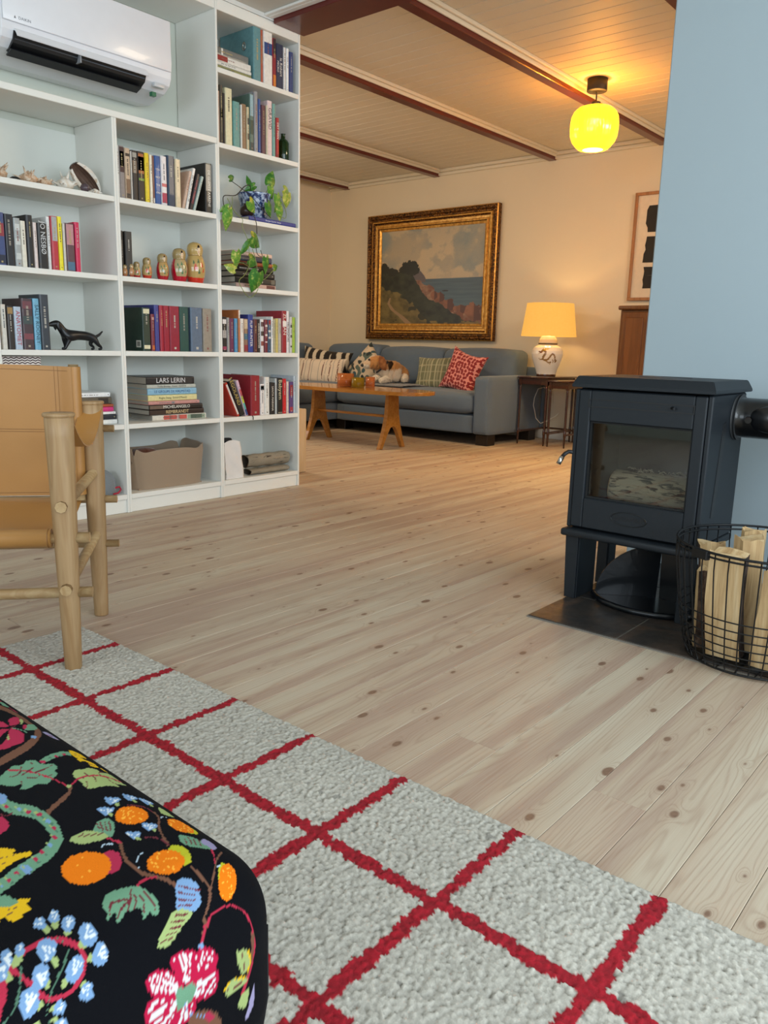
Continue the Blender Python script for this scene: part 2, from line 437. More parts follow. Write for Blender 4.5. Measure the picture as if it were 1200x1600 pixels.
# ---------------------------------------------------------------- measured tables: books (x0, x1, height, depth, colour, title, label); print outlines in 0.1 mm
BOOKS={
'c3s1':(1.93,[
 (2.625, 2.671, 0.243, 0.24, '5f8c92', '', 'large blue-green binder with a metal finger ring'),
 (2.6716, 2.687, 0.226, 0.17, 'b5563f', '', 'thin brick-red book beside the blue-green binder'),
 (2.688, 2.742, 0.233, 0.17, 'e4e0da', '', 'white book with a broad dark blue band'),
 (2.743, 2.766, 0.211, 0.14, '8a1f2c', '', 'narrow book dark at the top, red in the middle and orange below'),
 (2.767, 2.812, 0.196, 0.15, '1f2c4c', 'le Robert|MICRO', 'navy dictionary with white title lettering'),
 (2.815, 2.83, 0.191, 0.14, 'ddd9d6', '', 'thin white book right of the navy dictionary'),
 (2.832, 2.847, 0.191, 0.14, 'efece8', '', 'thin white book second to the right of the navy dictionary'),
 (2.849, 2.875, 0.181, 0.13, '2b3f75', '', 'slim blue book last on the right of the top shelf'),
]),
'c3s2':(1.621,[
 (2.41, 2.428, 0.216, 0.2, 'b89c8c', '', 'pinkish beige book first on the left below the top shelf'),
 (2.43, 2.446, 0.245, 0.2, '4b473e', '', 'tall dark olive book second below the top shelf'),
 (2.447, 2.458, 0.214, 0.17, '2e2a2a', '', 'thin black book left of the cream volume'),
 (2.459, 2.499, 0.24, 0.18, 'd8d2ae', '', 'thick cream book with a faded emblem'),
 (2.503, 2.541, 0.194, 0.16, '5f9490', '', 'short sea-green hardback with a rounded spine'),
 (2.546, 2.555, 0.188, 0.15, 'd4d6d0', '', 'thin off-white book right of the sea-green hardback'),
 (2.556, 2.583, 0.195, 0.16, '8a6c50', '', 'brown book with a pale top edge'),
 (2.584, 2.598, 0.187, 0.16, 'c9bd9a', '', 'thin tan and dark patterned book'),
 (2.601, 2.626, 0.248, 0.21, '587066', '', 'tall book pale blue above and dark green below'),
 (2.627, 2.65, 0.264, 0.2, '8f9094', '', 'tall plain grey book'),
 (2.654, 2.671, 0.238, 0.18, '33528f', '', 'bright blue book beside the grey one'),
 (2.675, 2.701, 0.217, 0.17, '5c3440', '', 'maroon book left of the pregnancy title'),
 (2.702, 2.711, 0.221, 0.17, 'cfc4a8', '', 'thin cream book beside the maroon one'),
 (2.712, 2.742, 0.245, 0.18, 'e0c8c8', 'GRAVID', 'pale pink book with bold black capitals'),
 (2.745, 2.764, 0.238, 0.17, '6f9f98', '', 'thin grey-green book right of the pale pink one'),
 (2.767, 2.786, 0.181, 0.14, 'a81f26', 'DET MAN', 'short red book with small white lettering'),
]),
'c2s3':(1.313,[
 (1.899, 1.911, 0.201, 0.2, 'c9cccb', '', 'thin pale grey book first in the upper row of the middle column'),
 (1.9116, 1.937, 0.202, 0.19, '8d8583', '', 'grey book with a dark portrait photo on the upper spine'),
 (1.938, 1.963, 0.198, 0.19, 'c2a98e', '', 'beige book with a sepia photo spine'),
 (1.964, 1.968, 0.189, 0.16, 'dad6cf', '', 'very thin white book before the black photo book'),
 (1.969, 1.996, 0.195, 0.18, '2b2523', '', 'black book with small photos and white lettering'),
 (1.997, 2.029, 0.196, 0.18, '2d2019', '', 'dark book with an orange glow and a green label'),
 (2.03, 2.05, 0.195, 0.17, 'e3c61c', '', 'bright yellow book in the upper row of the middle column'),
 (2.053, 2.066, 0.192, 0.17, 'e2dbc9', '', 'thin off-white book right of the yellow one'),
 (2.067, 2.077, 0.19, 0.16, '7a4f42', '', 'thin brown book with a white foot'),
 (2.078, 2.108, 0.194, 0.17, '255292', 'YOU|NOT|THE|ONE', 'blue book with stacked white words'),
 (2.109, 2.139, 0.198, 0.17, 'd8d3d6', '', 'white book with red blots and a red edge'),
 (2.141, 2.178, 0.206, 0.17, '1d3652', '', 'thick navy book with small white lettering'),
 (2.181, 2.21, 0.199, 0.16, 'd6c5a4', '', 'cream book standing upright before the leaning ones'),
]),
'c2s4':(1.004,[
 (1.9, 1.916, 0.181, 0.2, '2f2e2c', '', 'black clothbound book, left of the pair behind the smallest nesting dolls'),
 (1.922, 1.956, 0.181, 0.2, '302f2d', '', 'black clothbound book, right of the pair behind the smallest nesting dolls'),
]),
'c2s5':(0.698,[
 (1.993, 2.03, 0.184, 0.24, '20372f', '', 'large dark green book with gold lettering and a white barcode'),
 (2.034, 2.052, 0.158, 0.17, '7a2a35', '', 'thin dark red book with a small orange emblem'),
 (2.054, 2.077, 0.198, 0.24, '3d3f86', '', 'tall indigo book right of the thin dark red one'),
 (2.078, 2.096, 0.197, 0.22, 'a01832', '', 'red clothbound book, leftmost of the three red ones'),
 (2.097, 2.128, 0.197, 0.22, '96152f', '', 'crimson clothbound book, middle of the three red ones'),
 (2.129, 2.181, 0.197, 0.22, '8e1630', '', 'crimson clothbound book, thickest of the three red ones'),
 (2.182, 2.233, 0.197, 0.22, '1f4a43', '', 'green clothbound book with gold lettering beside the red ones'),
 (2.243, 2.307, 0.197, 0.22, '5a6b80', '', 'slate blue book in a clear plastic jacket'),
 (2.31, 2.361, 0.195, 0.22, '948a7c', '', 'taupe clothbound book last on the right of its row'),
]),
'c1s4':(1.004,[
 (1.39, 1.424, 0.186, 0.15, '3b4a7a', '', 'blue and red photo book cut by the left picture edge'),
 (1.425, 1.458, 0.184, 0.15, '1c1d24', '', 'black book with small white lettering second in the left column row'),
 (1.4586, 1.484, 0.174, 0.13, '9fa3a3', '', 'silver book with pale circles on its spine'),
 (1.485, 1.506, 0.167, 0.13, 'dcd8c8', '', 'short cream paperback between silver and black books'),
 (1.508, 1.533, 0.191, 0.16, '191a1e', '', 'tall black book with handwritten white title'),
 (1.5336, 1.549, 0.167, 0.12, 'd9c9c4', '', 'thin white paperback with pink lettering'),
 (1.55, 1.586, 0.167, 0.13, '1b1a1a', 'JO NESB\u00d8', 'black paperback with large silver capitals'),
 (1.588, 1.602, 0.195, 0.16, 'd7d8d6', '', 'white book behind the black one with silver capitals'),
 (1.603, 1.63, 0.199, 0.16, 'b5303c', '', 'book grey on the upper half and red below'),
 (1.631, 1.65, 0.201, 0.16, 'e8dc20', '', 'bright yellow book in the left column'),
 (1.651, 1.661, 0.178, 0.14, 'c3c0b8', '', 'thin white and black book right of the yellow one'),
 (1.662, 1.698, 0.181, 0.14, '5d4248', '', 'paperback with a pink and dark photo spine'),
 (1.701, 1.722, 0.189, 0.14, 'c81f50', '', 'magenta paperback with a black edge, last in its row'),
]),
'c1s5':(0.698,[
 (1.389, 1.409, 0.165, 0.13, 'd3d1c8', '', 'cream paperback at the left picture edge above the chair'),
 (1.41, 1.436, 0.16, 0.14, '2a2421', '', 'black paperback with a gold square at the top'),
 (1.4366, 1.466, 0.159, 0.14, 'aebccc', 'ANATOMIET', 'pale blue-white paperback with red lettering'),
 (1.468, 1.511, 0.191, 0.16, '46343a', '', 'dark floral book with white handwriting'),
 (1.512, 1.537, 0.193, 0.14, '6ba6c4', 'SALLY ROONEY', 'light blue paperback with white and black capitals'),
 (1.539, 1.575, 0.21, 0.17, '343b44', '', 'tall dark grey book beside the dog figurine'),
]),
'c3s5':(0.698,[
 (2.421, 2.449, 0.163, 0.14, '1f1c1e', '', 'black book with white pattern first above the red binder'),
 (2.451, 2.466, 0.16, 0.14, '9d9b98', '', 'thin grey book second above the red binder'),
 (2.468, 2.493, 0.157, 0.14, '6b2c4e', '', 'plum paperback left of the light blue one'),
 (2.495, 2.514, 0.158, 0.14, '4d8fb8', '', 'light blue paperback beside the plum one'),
 (2.516, 2.528, 0.199, 0.2, 'b36b3a', '', 'tall orange and white book behind the light blue paperback'),
 (2.529, 2.551, 0.159, 0.14, 'e0dad2', '', 'white paperback right of the tall orange book'),
 (2.552, 2.58, 0.159, 0.14, '8a6a58', '', 'paperback with a multicoloured photo spine'),
 (2.581, 2.611, 0.18, 0.18, '2c3f8c', 'FLIP HUNTER', 'tall royal blue book with pale lettering'),
 (2.614, 2.637, 0.159, 0.14, '5a2a2a', '', 'thin dark red paperback left of the white capitals'),
 (2.6376, 2.656, 0.16, 0.14, '211a1a', 'KARIN SLAUGHTER', 'black paperback with white capitals reading down'),
 (2.658, 2.681, 0.161, 0.14, 'd9d6d6', '', 'white paperback with small dark pictures'),
 (2.683, 2.703, 0.16, 0.14, '70242e', '', 'dark red paperback with white spots'),
 (2.705, 2.726, 0.161, 0.14, '35516b', '', 'blue and red paperback with white spots'),
 (2.728, 2.741, 0.176, 0.18, 'e8e6e2', '', 'tall thin white book in the middle of its row'),
 (2.742, 2.756, 0.164, 0.14, 'a8a184', '', 'thin khaki paperback without lettering'),
 (2.758, 2.775, 0.168, 0.14, 'c8b86a', '', 'thin olive-yellow paperback right of the khaki one'),
 (2.777, 2.798, 0.17, 0.14, 'b5aea4', '', 'thin beige-grey paperback left of the tall red hardback'),
 (2.8, 2.831, 0.208, 0.2, '96222c', 'ZLATAN', 'tall red hardback with a white badge'),
 (2.833, 2.851, 0.208, 0.19, 'e2dfdf', 'HELSINGFORS', 'tall white book with black capitals'),
 (2.853, 2.87, 0.181, 0.14, 'c5c0bc', '', 'white paperback with dark flecks'),
 (2.871, 2.891, 0.179, 0.14, '9cb83a', '', 'lime green paperback last in its row'),
]),
'c3s6':(0.388,[
 (2.59, 2.648, 0.197, 0.22, '8c1f2c', '', 'large dark red binder on the shelf above the paper bag'),
 (2.652, 2.679, 0.155, 0.13, 'e6e0de', '', 'white paperback with pink lettering right of the red binder'),
 (2.68, 2.713, 0.189, 0.17, 'dcdcd8', '', 'tall white book second right of the red binder'),
 (2.715, 2.754, 0.16, 0.13, '1f1f22', 'SANTA MARIANA', 'black paperback with white capitals down the spine'),
 (2.755, 2.769, 0.181, 0.16, 'b8c0c2', '', 'thin pale grey-green book between two black ones'),
 (2.77, 2.806, 0.182, 0.15, '171615', 'Babyem', 'black book with cream script lettering'),
 (2.808, 2.833, 0.178, 0.14, 'c41f27', '', 'bright red paperback on the lower shelf'),
 (2.834, 2.849, 0.164, 0.13, 'd5c9c0', '', 'thin cream paperback right of the bright red one'),
 (2.851, 2.88, 0.162, 0.13, '553a74', '', 'purple paperback with red patches'),
 (2.883, 2.898, 0.192, 0.18, 'b9c4cc', '', 'thin pale blue-grey book last on the lower shelf'),
]),
}
MOTIF=[('n',[3100,7600,3120,7610,3130,7620,3140,7620,3160,7610,3180,7580,3200,7530,3220,7460,3230,7390,3230,7320,3230,7230,3230,7140,3220,7070,3210,7010,3200,6970,3190,6940,3170,6910,3140,6860,3100,6820,3050,6770,3010,6740,2960,6710,2910,6690,2860,6670,2810,6650,2760,6630,2700,6600,2650,6580,2610,6570,2590,6450,2620,6460,2670,6480,2730,6500,2790,6520,2840,6540,2890,6560,2940,6580,2990,6610,3050,6660,3100,6710,3150,6770,3200,6830,3240,6900,3270,6970,3290,7050,3300,7120,3310,7220,3320,7320,3320,7420,3310,7510,3300,7590,3280,7660,3250,7720,3230,7770,3200,7790,3170,7780,3140,7760,3130,7750]),
('p',[3060,7170,3060,7200,3080,7240,3090,7280,3110,7310,3140,7340,3170,7360,3190,7370,3220,7370,3230,7370,3230,7340,3220,7300,3210,7260,3190,7230,3160,7200,3140,7170,3120,7160,3100,7150,3080,7150,3070,7150,3060,7160]),
('p',[3030,7100,3050,7100,3060,7070,3060,7030,3070,7000,3070,6970,3070,6930,3050,6870,3020,6820,3000,6770,2980,6760,2950,6750,2930,6750,2890,6750,2860,6740,2830,6740,2800,6740,2790,6750,2770,6760,2770,6780,2770,6790,2790,6810,2820,6840,2860,6870,2900,6910,2950,6970,2990,7050]),
('p',[3040,7150,3040,7170,3040,7220,3040,7270,3030,7300,3030,7320,3020,7320,3000,7300,2980,7260,2970,7220,2980,7180,3010,7150]),
('p',[3010,7090,3000,7110,2980,7130,2960,7140,2950,7140,2940,7130,2920,7110,2900,7070,2870,7020,2860,6980,2870,6980,2890,7000,2910,7020,2950,7050,2980,7070]),
('m',[3030,7100,3060,7110,3090,7130,3110,7140,3120,7150,3090,7140,3060,7130,3040,7120]),
('g',[3040,7100,3050,7070,3080,7030,3090,6990,3100,6930,3110,6860,3110,6810,3120,6820,3110,6870,3110,6940,3100,7000,3080,7050,3060,7090,3040,7110]),
('b',[3130,6790,3110,6770,3100,6770,3090,6780,3080,6800,3090,6830,3100,6840,3120,6840,3130,6830,3130,6810]),
('l',[3150,7160,3170,7190,3190,7250,3210,7290,3230,7310,3240,7320,3250,7320,3250,7310,3240,7280,3230,7250,3220,7230,3200,7200,3180,7180,3170,7160,3160,7150]),
('g',[3120,7000,3130,7040,3160,7080,3190,7120,3230,7150,3270,7160,3300,7170,3310,7150,3300,7120,3300,7090,3280,7060,3270,7030,3250,7010,3220,6990,3200,6980,3170,6980,3150,6980,3130,6990]),
('p',[3120,7040,3130,7070,3150,7100,3160,7130,3180,7140,3200,7150,3210,7140,3190,7100,3170,7060,3140,7030,3130,7020,3120,7030]),
('l',[2920,6950,2940,6970,2950,6990,2960,6990,2950,6970,2940,6940,2930,6910,2920,6890,2910,6890,2910,6890,2910,6900,2920,6930]),
('g',[3310,7900,3330,7910,3350,7910,3360,7890,3360,7840,3350,7770,3340,7730,3320,7720,3290,7730,3270,7760,3280,7800,3290,7860]),
('p',[3330,8020,3340,8020,3350,8020,3360,8000,3360,7970,3360,7940,3350,7910,3340,7910,3320,7930,3310,7940,3310,7970,3320,8000]),
('p',[3330,7720,3340,7710,3340,7670,3350,7640,3350,7600,3350,7560,3350,7540,3340,7550,3330,7580,3320,7610,3320,7650,3330,7690]),
('u',[3270,6930,3290,6940,3310,6950,3330,6950,3350,6940,3360,6910,3360,6880,3370,6830,3370,6770,3360,6730,3350,6730,3320,6740,3300,6770,3290,6790,3280,6810,3270,6840,3270,6870,3270,6900]),
('m',[3280,6910,3280,6870,3270,6820,3280,6820,3280,6870,3280,6920]),
('m',[3310,6890,3300,6840,3300,6790,3300,6790,3310,6840,3310,6890]),
('m',[3330,6860,3330,6810,3330,6760,3330,6770,3330,6810,3340,6860]),
('g',[2910,6260,2940,6270,2980,6280,3020,6290,3060,6300,3100,6310,3140,6310,3170,6300,3190,6290,3200,6280,3240,6370,3230,6380,3200,6390,3170,6400,3130,6390,3090,6380,3050,6380,3000,6370,2960,6350,2930,6350]),
('p',[2960,6280,2950,6270,2930,6270,2920,6290,2920,6310,2920,6320,2930,6330,2940,6330,2960,6320,2960,6300]),
('p',[3080,6300,3070,6290,3060,6310,3060,6330,3070,6350,3080,6350,3080,6340,3080,6310]),
('p',[3170,6330,3160,6310,3150,6310,3140,6310,3140,6330,3140,6340,3160,6340,3170,6340]),
('t',[3030,6310,3020,6300,3010,6310,3000,6320,3010,6330,3020,6340,3020,6340,3030,6320]),
('t',[3110,6290,3110,6280,3100,6290,3090,6300,3090,6310,3100,6320,3110,6310,3120,6300]),
('y',[3250,6400,3260,6420,3270,6430,3290,6430,3310,6420,3330,6400,3350,6380,3360,6350,3370,6310,3370,6280,3360,6250,3350,6230,3340,6220,3330,6220,3310,6240,3300,6240,3280,6240,3260,6220,3240,6220,3220,6230,3220,6250,3210,6270,3220,6310,3230,6360]),
('y',[3210,6200,3230,6220,3250,6230,3270,6230,3280,6220,3290,6190,3300,6170,3320,6150,3340,6130,3350,6110,3350,6080,3340,6040,3330,6010,3320,6000,3300,5990,3280,5990,3270,6000,3250,6020,3250,6040,3260,6060,3270,6090,3280,6110,3270,6130,3260,6140,3240,6140,3230,6140,3210,6130,3200,6130,3200,6150,3200,6180]),
('y',[3340,6000,3350,6000,3360,5990,3370,5970,3370,5950,3370,5910,3370,5900,3360,5890,3350,5900,3340,5920,3340,5950,3340,5980]),
('n',[3240,6350,3270,6340,3300,6330,3330,6310,3340,6280,3350,6290,3330,6310,3300,6340,3270,6350,3240,6350]),
('n',[3230,6290,3270,6290,3300,6280,3300,6290,3270,6300,3240,6300]),
('n',[3260,6080,3280,6060,3300,6040,3310,6040,3290,6070,3270,6090]),
('g',[2520,6220,2540,6250,2570,6300,2610,6330,2650,6360,2690,6380,2720,6400,2750,6390,2770,6370,2790,6370,2810,6380,2830,6400,2850,6410,2870,6400,2900,6370,2910,6350,2910,6320,2900,6290,2900,6270,2930,6250,2960,6230,2980,6210,2990,6180,2990,6160,2980,6130,2970,6110,2950,6100,2930,6080,2930,6060,2930,6040,2930,6020,2910,6000,2890,5990,2860,5980,2840,5960,2810,5940,2790,5930,2770,5940,2760,5960,2740,5980,2710,5980,2680,5970,2650,5970,2630,5970,2610,5990,2600,6000,2610,6020,2640,6040,2640,6060,2630,6070,2590,6080,2570,6090,2550,6110,2540,6130,2530,6160,2520,6170,2510,6190]),
('l',[3000,5840,3000,5880,3010,5910,3020,5940,3040,5960,3060,5980,3090,5980,3100,5980,3120,5970,3140,5960,3160,5970,3170,5980,3190,5980,3220,5970,3240,5950,3260,5920,3260,5900,3260,5880,3260,5870,3290,5860,3320,5860,3340,5850,3350,5820,3350,5790,3350,5750,3350,5720,3340,5690,3340,5660,3340,5620,3350,5590,3340,5570,3310,5570,3270,5590,3240,5590,3230,5580,3230,5550,3230,5530,3210,5540,3180,5560,3150,5580,3100,5590,3060,5600,3020,5610,3000,5620,2990,5640,2990,5660,2990,5680,2990,5720,3000,5750,3000,5780,3000,5810]),
('c',[2660,6350,2680,6320,2720,6290,2750,6250,2770,6200,2800,6150,2820,6090,2830,6040,2850,5990,2860,5940,2870,5880,2880,5830,2880,5790,2890,5800,2890,5840,2880,5900,2870,5960,2860,6010,2850,6060,2830,6110,2810,6170,2790,6220,2760,6270,2730,6310,2690,6350,2670,6370]),
('c',[2910,5770,2940,5780,2970,5800,3000,5820,3030,5820,3060,5820,3100,5810,3140,5800,3180,5790,3220,5760,3270,5720,3320,5670,3350,5640,3360,5660,3330,5700,3280,5740,3240,5790,3190,5810,3150,5830,3110,5840,3070,5840,3040,5850,3000,5840,2970,5820,2940,5800,2910,5790]),
('m',[2740,6280,2750,6300,2770,6330,2780,6360,2780,6360,2760,6340,2750,6310,2730,6280]),
('m',[2770,6230,2790,6230,2820,6240,2840,6260,2850,6290,2860,6330,2860,6360,2860,6360,2850,6330,2850,6290,2840,6270,2820,6260,2800,6250,2780,6250]),
('m',[2800,6160,2820,6160,2850,6160,2890,6160,2920,6170,2950,6180,2970,6190,2970,6200,2950,6190,2920,6180,2890,6180,2860,6180,2830,6180,2810,6180]),
('m',[2740,6280,2720,6270,2690,6240,2660,6230,2640,6240,2630,6250,2610,6260,2610,6250,2620,6240,2640,6220,2660,6220,2690,6230,2720,6250,2740,6260]),
('m',[2770,6240,2750,6230,2720,6220,2690,6190,2670,6150,2650,6100,2640,6060,2640,6060,2660,6100,2670,6150,2690,6190,2720,6200,2750,6210,2770,6220]),
('m',[2820,6110,2810,6100,2790,6090,2770,6090,2750,6110,2730,6130,2710,6150,2710,6140,2720,6120,2740,6100,2760,6080,2780,6080,2810,6090,2820,6100]),
('m',[2840,6030,2860,6030,2890,6030,2910,6030,2910,6040,2890,6040,2870,6050,2850,6050]),
('m',[3040,5820,3040,5800,3040,5770,3030,5740,3020,5710,3010,5680,2990,5660,3000,5660,3010,5680,3030,5710,3040,5740,3040,5770,3050,5810,3050,5830]),
('m',[3130,5810,3120,5790,3120,5760,3110,5730,3100,5700,3080,5670,3070,5650,3070,5650,3080,5670,3100,5700,3120,5730,3130,5760,3130,5790,3140,5810]),
('m',[3230,5750,3230,5720,3220,5680,3220,5640,3220,5620,3230,5600,3240,5590,3250,5600,3240,5610,3230,5630,3220,5650,3230,5680,3240,5720,3240,5750]),
('m',[3110,5830,3110,5850,3110,5880,3110,5910,3100,5900,3100,5880,3100,5850,3100,5820]),
('m',[3200,5800,3210,5810,3220,5840,3230,5860,3240,5860,3270,5860,3280,5860,3290,5870,3270,5880,3250,5880,3230,5870,3210,5840,3200,5810,3190,5790]),
('m',[3280,5710,3290,5690,3290,5660,3300,5630,3310,5640,3300,5670,3300,5700,3290,5730]),
('n',[2900,5780,2890,5770,2880,5740,2860,5720,2850,5700,2820,5690,2790,5670,2750,5650,2720,5630,2690,5620,2670,5610,2650,5600,2630,5580,2600,5570,2580,5540,2560,5530,2550,5510,2560,5470,2570,5480,2590,5500,2610,5520,2620,5530,2640,5540,2660,5550,2690,5560,2710,5580,2740,5590,2780,5610,2820,5640,2850,5660,2870,5690,2890,5720,2910,5740,2920,5760]),
('l',[2910,5760,2900,5750,2890,5750,2880,5760,2880,5780,2890,5790,2900,5800,2910,5800,2920,5790,2920,5780]),
('g',[2340,5970,2350,5920,2360,5850,2370,5780,2390,5710,2410,5660,2440,5620,2460,5580,2470,5550,2480,5520,2490,5470,2490,5430,2490,5390,2480,5340,2480,5300,2470,5250,2460,5230,2450,5210,2440,5200,2430,5180,2410,5170,2390,5150,2370,5140,2340,5120,2310,5110,2270,5100,2230,5090,2190,5080,2140,5070,2100,5060,2070,5050,2030,5030,1990,5020,1960,5010,1930,4990,1900,4980,1880,4970,1880,4850,1900,4860,1920,4870,1950,4880,1980,4890,2020,4900,2050,4910,2090,4930,2130,4940,2170,4940,2210,4950,2250,4960,2290,4970,2330,4980,2360,5000,2390,5020,2420,5040,2450,5070,2480,5100,2510,5140,2530,5190,2550,5260,2570,5320,2580,5390,2580,5450,2580,5510,2580,5570,2570,5620,2560,5680,2540,5730,2520,5760,2490,5800,2480,5840,2460,5890,2450,5960,2440,6030,2440,6080]),
('p',[2420,5800,2400,5800,2400,5810,2390,5830,2390,5850,2400,5870,2410,5860,2420,5850,2420,5820]),
('t',[2410,5750,2400,5760,2400,5770,2400,5790,2410,5800,2420,5790,2420,5770]),
('l',[2410,5850,2400,5850,2390,5870,2400,5890,2400,5900,2410,5890,2410,5870]),
('b',[2460,5700,2450,5690,2440,5700,2440,5720,2440,5750,2450,5760,2460,5760,2470,5740,2470,5720]),
('t',[2460,5650,2450,5650,2450,5670,2450,5680,2460,5690,2460,5680,2470,5670]),
('l',[2450,5750,2450,5750,2440,5770,2440,5790,2450,5800,2460,5790,2460,5760]),
('p',[2500,5610,2490,5610,2480,5620,2480,5640,2480,5660,2490,5670,2500,5670,2510,5650,2510,5630]),
('t',[2500,5560,2490,5570,2490,5580,2490,5600,2500,5610,2500,5600,2500,5580]),
('l',[2490,5660,2480,5660,2480,5680,2480,5700,2490,5710,2500,5700,2500,5680]),
('p',[2540,5530,2530,5520,2520,5530,2520,5550,2520,5570,2530,5590,2540,5580,2550,5570,2550,5540]),
('t',[2530,5480,2530,5480,2520,5500,2530,5510,2530,5520,2540,5510,2540,5490]),
('l',[2530,5570,2520,5580,2520,5590,2520,5610,2530,5620,2540,5610,2540,5590]),
('b',[2550,5400,2530,5390,2530,5400,2520,5420,2530,5450,2530,5460,2550,5450,2550,5440,2550,5420]),
('t',[2540,5350,2530,5350,2530,5370,2530,5390,2540,5390,2550,5390,2550,5370]),
('l',[2540,5450,2530,5450,2520,5460,2530,5480,2540,5490,2540,5480,2540,5460]),
('p',[2530,5280,2520,5280,2510,5290,2510,5310,2510,5330,2520,5340,2530,5340,2540,5320,2540,5300]),
('t',[2530,5240,2520,5240,2510,5250,2520,5270,2520,5280,2530,5270,2530,5250]),
('l',[2520,5330,2510,5330,2510,5350,2510,5360,2520,5370,2530,5360,2530,5340]),
('p',[2480,5170,2470,5170,2460,5180,2460,5200,2460,5220,2470,5230,2480,5220,2490,5210,2490,5190]),
('t',[2480,5130,2470,5130,2470,5140,2470,5160,2480,5170,2480,5160,2480,5140]),
('l',[2470,5220,2460,5220,2460,5230,2460,5250,2470,5260,2480,5250,2480,5230]),
('b',[2410,5110,2400,5100,2390,5110,2390,5130,2390,5150,2400,5160,2410,5160,2420,5140,2420,5120]),
('t',[2410,5070,2400,5070,2400,5080,2400,5100,2410,5100,2410,5100,2410,5080]),
('l',[2400,5150,2400,5150,2390,5170,2400,5190,2400,5190,2410,5180,2410,5170]),
('p',[2340,5080,2330,5070,2320,5080,2310,5100,2320,5120,2330,5130,2340,5130,2340,5110,2340,5090]),
('t',[2330,5030,2330,5040,2320,5050,2330,5070,2330,5070,2340,5060,2340,5050]),
('l',[2330,5120,2320,5120,2320,5140,2320,5150,2330,5160,2330,5150,2330,5130]),
('p',[2260,5030,2250,5020,2240,5030,2240,5050,2240,5070,2250,5080,2260,5080,2270,5060,2270,5040]),
('t',[2260,4990,2250,4990,2250,5000,2250,5020,2260,5020,2260,5020,2270,5000]),
('l',[2250,5070,2250,5070,2240,5090,2240,5100,2250,5110,2260,5100,2260,5080]),
('b',[2180,4940,2160,4930,2140,4950,2130,4990,2130,5030,2150,5060,2180,5050,2190,5020,2190,4970]),
('t',[2170,4930,2160,4930,2160,4940,2160,4960,2170,4960,2170,4960,2170,4940]),
('l',[2160,5010,2150,5010,2150,5030,2150,5040,2160,5050,2160,5040,2160,5020]),
('p',[2110,4980,2100,4980,2090,4990,2080,5010,2090,5030,2090,5040,2100,5030,2110,5020,2110,5000]),
('t',[2100,4950,2100,4950,2090,4960,2100,4970,2100,4980,2110,4970,2110,4960]),
('l',[2100,5030,2090,5030,2090,5040,2090,5060,2090,5070,2100,5060,2100,5040]),
('p',[2030,4940,2020,4940,2020,4950,2010,4970,2010,4980,2020,4990,2030,4990,2040,4980,2040,4960]),
('t',[2030,4910,2030,4910,2020,4920,2020,4930,2030,4940,2040,4930,2040,4920]),
('l',[2020,4980,2020,4990,2010,5000,2010,5020,2020,5020,2030,5010,2030,5000]),
('b',[1980,4920,1970,4920,1960,4930,1960,4940,1960,4960,1970,4970,1970,4970,1980,4950,1980,4940]),
('t',[1980,4880,1970,4890,1970,4900,1970,4910,1970,4920,1980,4910,1980,4900]),
('l',[1970,4960,1960,4960,1960,4980,1960,4990,1960,5000,1970,4990,1970,4970]),
('b',[2460,5930,2440,5900,2410,5880,2390,5890,2380,5920,2380,5960,2390,6000,2410,6030,2440,6050,2460,6040,2470,6010,2470,5970]),
('u',[2420,5990,2430,6000,2440,6010,2440,6010,2440,5990,2440,5970,2430,5950,2440,5950,2440,5970,2450,6000,2450,6020,2440,6020,2430,6010,2420,6000]),
('p',[2300,5740,2310,5750,2320,5720,2330,5690,2330,5650,2320,5610,2310,5580,2300,5550,2280,5540,2270,5530,2240,5520,2210,5510,2200,5530,2220,5600,2260,5680]),
('m',[2310,5780,2320,5760,2330,5730,2350,5700,2370,5700,2390,5700,2400,5710,2410,5720,2390,5720,2370,5710,2350,5710,2340,5740,2330,5770,2320,5790]),
('y',[2010,5100,2030,5170,2080,5270,2110,5340,2130,5350,2150,5340,2160,5330,2180,5300,2200,5270,2210,5250,2200,5240,2180,5230,2170,5220,2200,5200,2240,5180,2270,5170,2270,5150,2260,5120,2250,5110,2230,5120,2210,5130,2180,5130,2150,5130,2110,5120,2080,5120,2050,5100,2020,5090]),
('y',[1860,4770,1880,4790,1890,4790,1910,4780,1940,4770,1970,4750,2000,4730,2020,4710,2040,4700,2040,4690,2030,4680,2010,4670,2000,4650,2000,4630,2000,4610,2000,4590,1980,4590,1970,4590,1950,4590,1940,4590,1930,4570,1910,4570,1900,4560,1880,4560,1870,4560,1860,4590,1850,4630,1840,4650,1820,4640,1800,4610,1790,4610,1810,4660,1840,4720]),
('g',[1900,4860,1920,4860,1930,4850,1950,4840,1960,4800,1970,4760,1970,4730,1970,4710,1950,4710,1930,4710,1910,4720,1880,4750,1860,4770,1870,4800,1880,4840]),
('n',[2080,5230,2120,5220,2170,5200,2170,5210,2130,5220,2090,5240]),
('n',[2070,5160,2120,5160,2180,5150,2180,5160,2120,5160,2070,5170]),
('n',[1870,4700,1910,4680,1950,4670,1950,4680,1910,4690,1870,4700]),
('n',[1860,4650,1890,4650,1910,4650,1910,4660,1890,4660,1860,4650]),
('o',[3130,4980,3100,4940,3060,4920,3020,4920,2980,4930,2950,4960,2920,5000,2910,5040,2910,5090,2930,5130,2960,5170,2990,5190,3040,5200,3080,5180,3110,5160,3140,5120,3150,5070,3150,5020]),
('d',[2980,5060,2980,5070,2980,5080,2990,5090,2990,5070]),
('d',[2950,5050,2950,5060,2950,5070,2960,5070,2960,5060]),
('d',[2970,5050,2960,5050,2960,5070,2970,5080,2970,5060]),
('d',[2980,5090,2980,5100,2990,5120,3000,5110,2990,5100]),
('d',[3060,5140,3060,5140,3050,5150,3060,5160,3070,5160]),
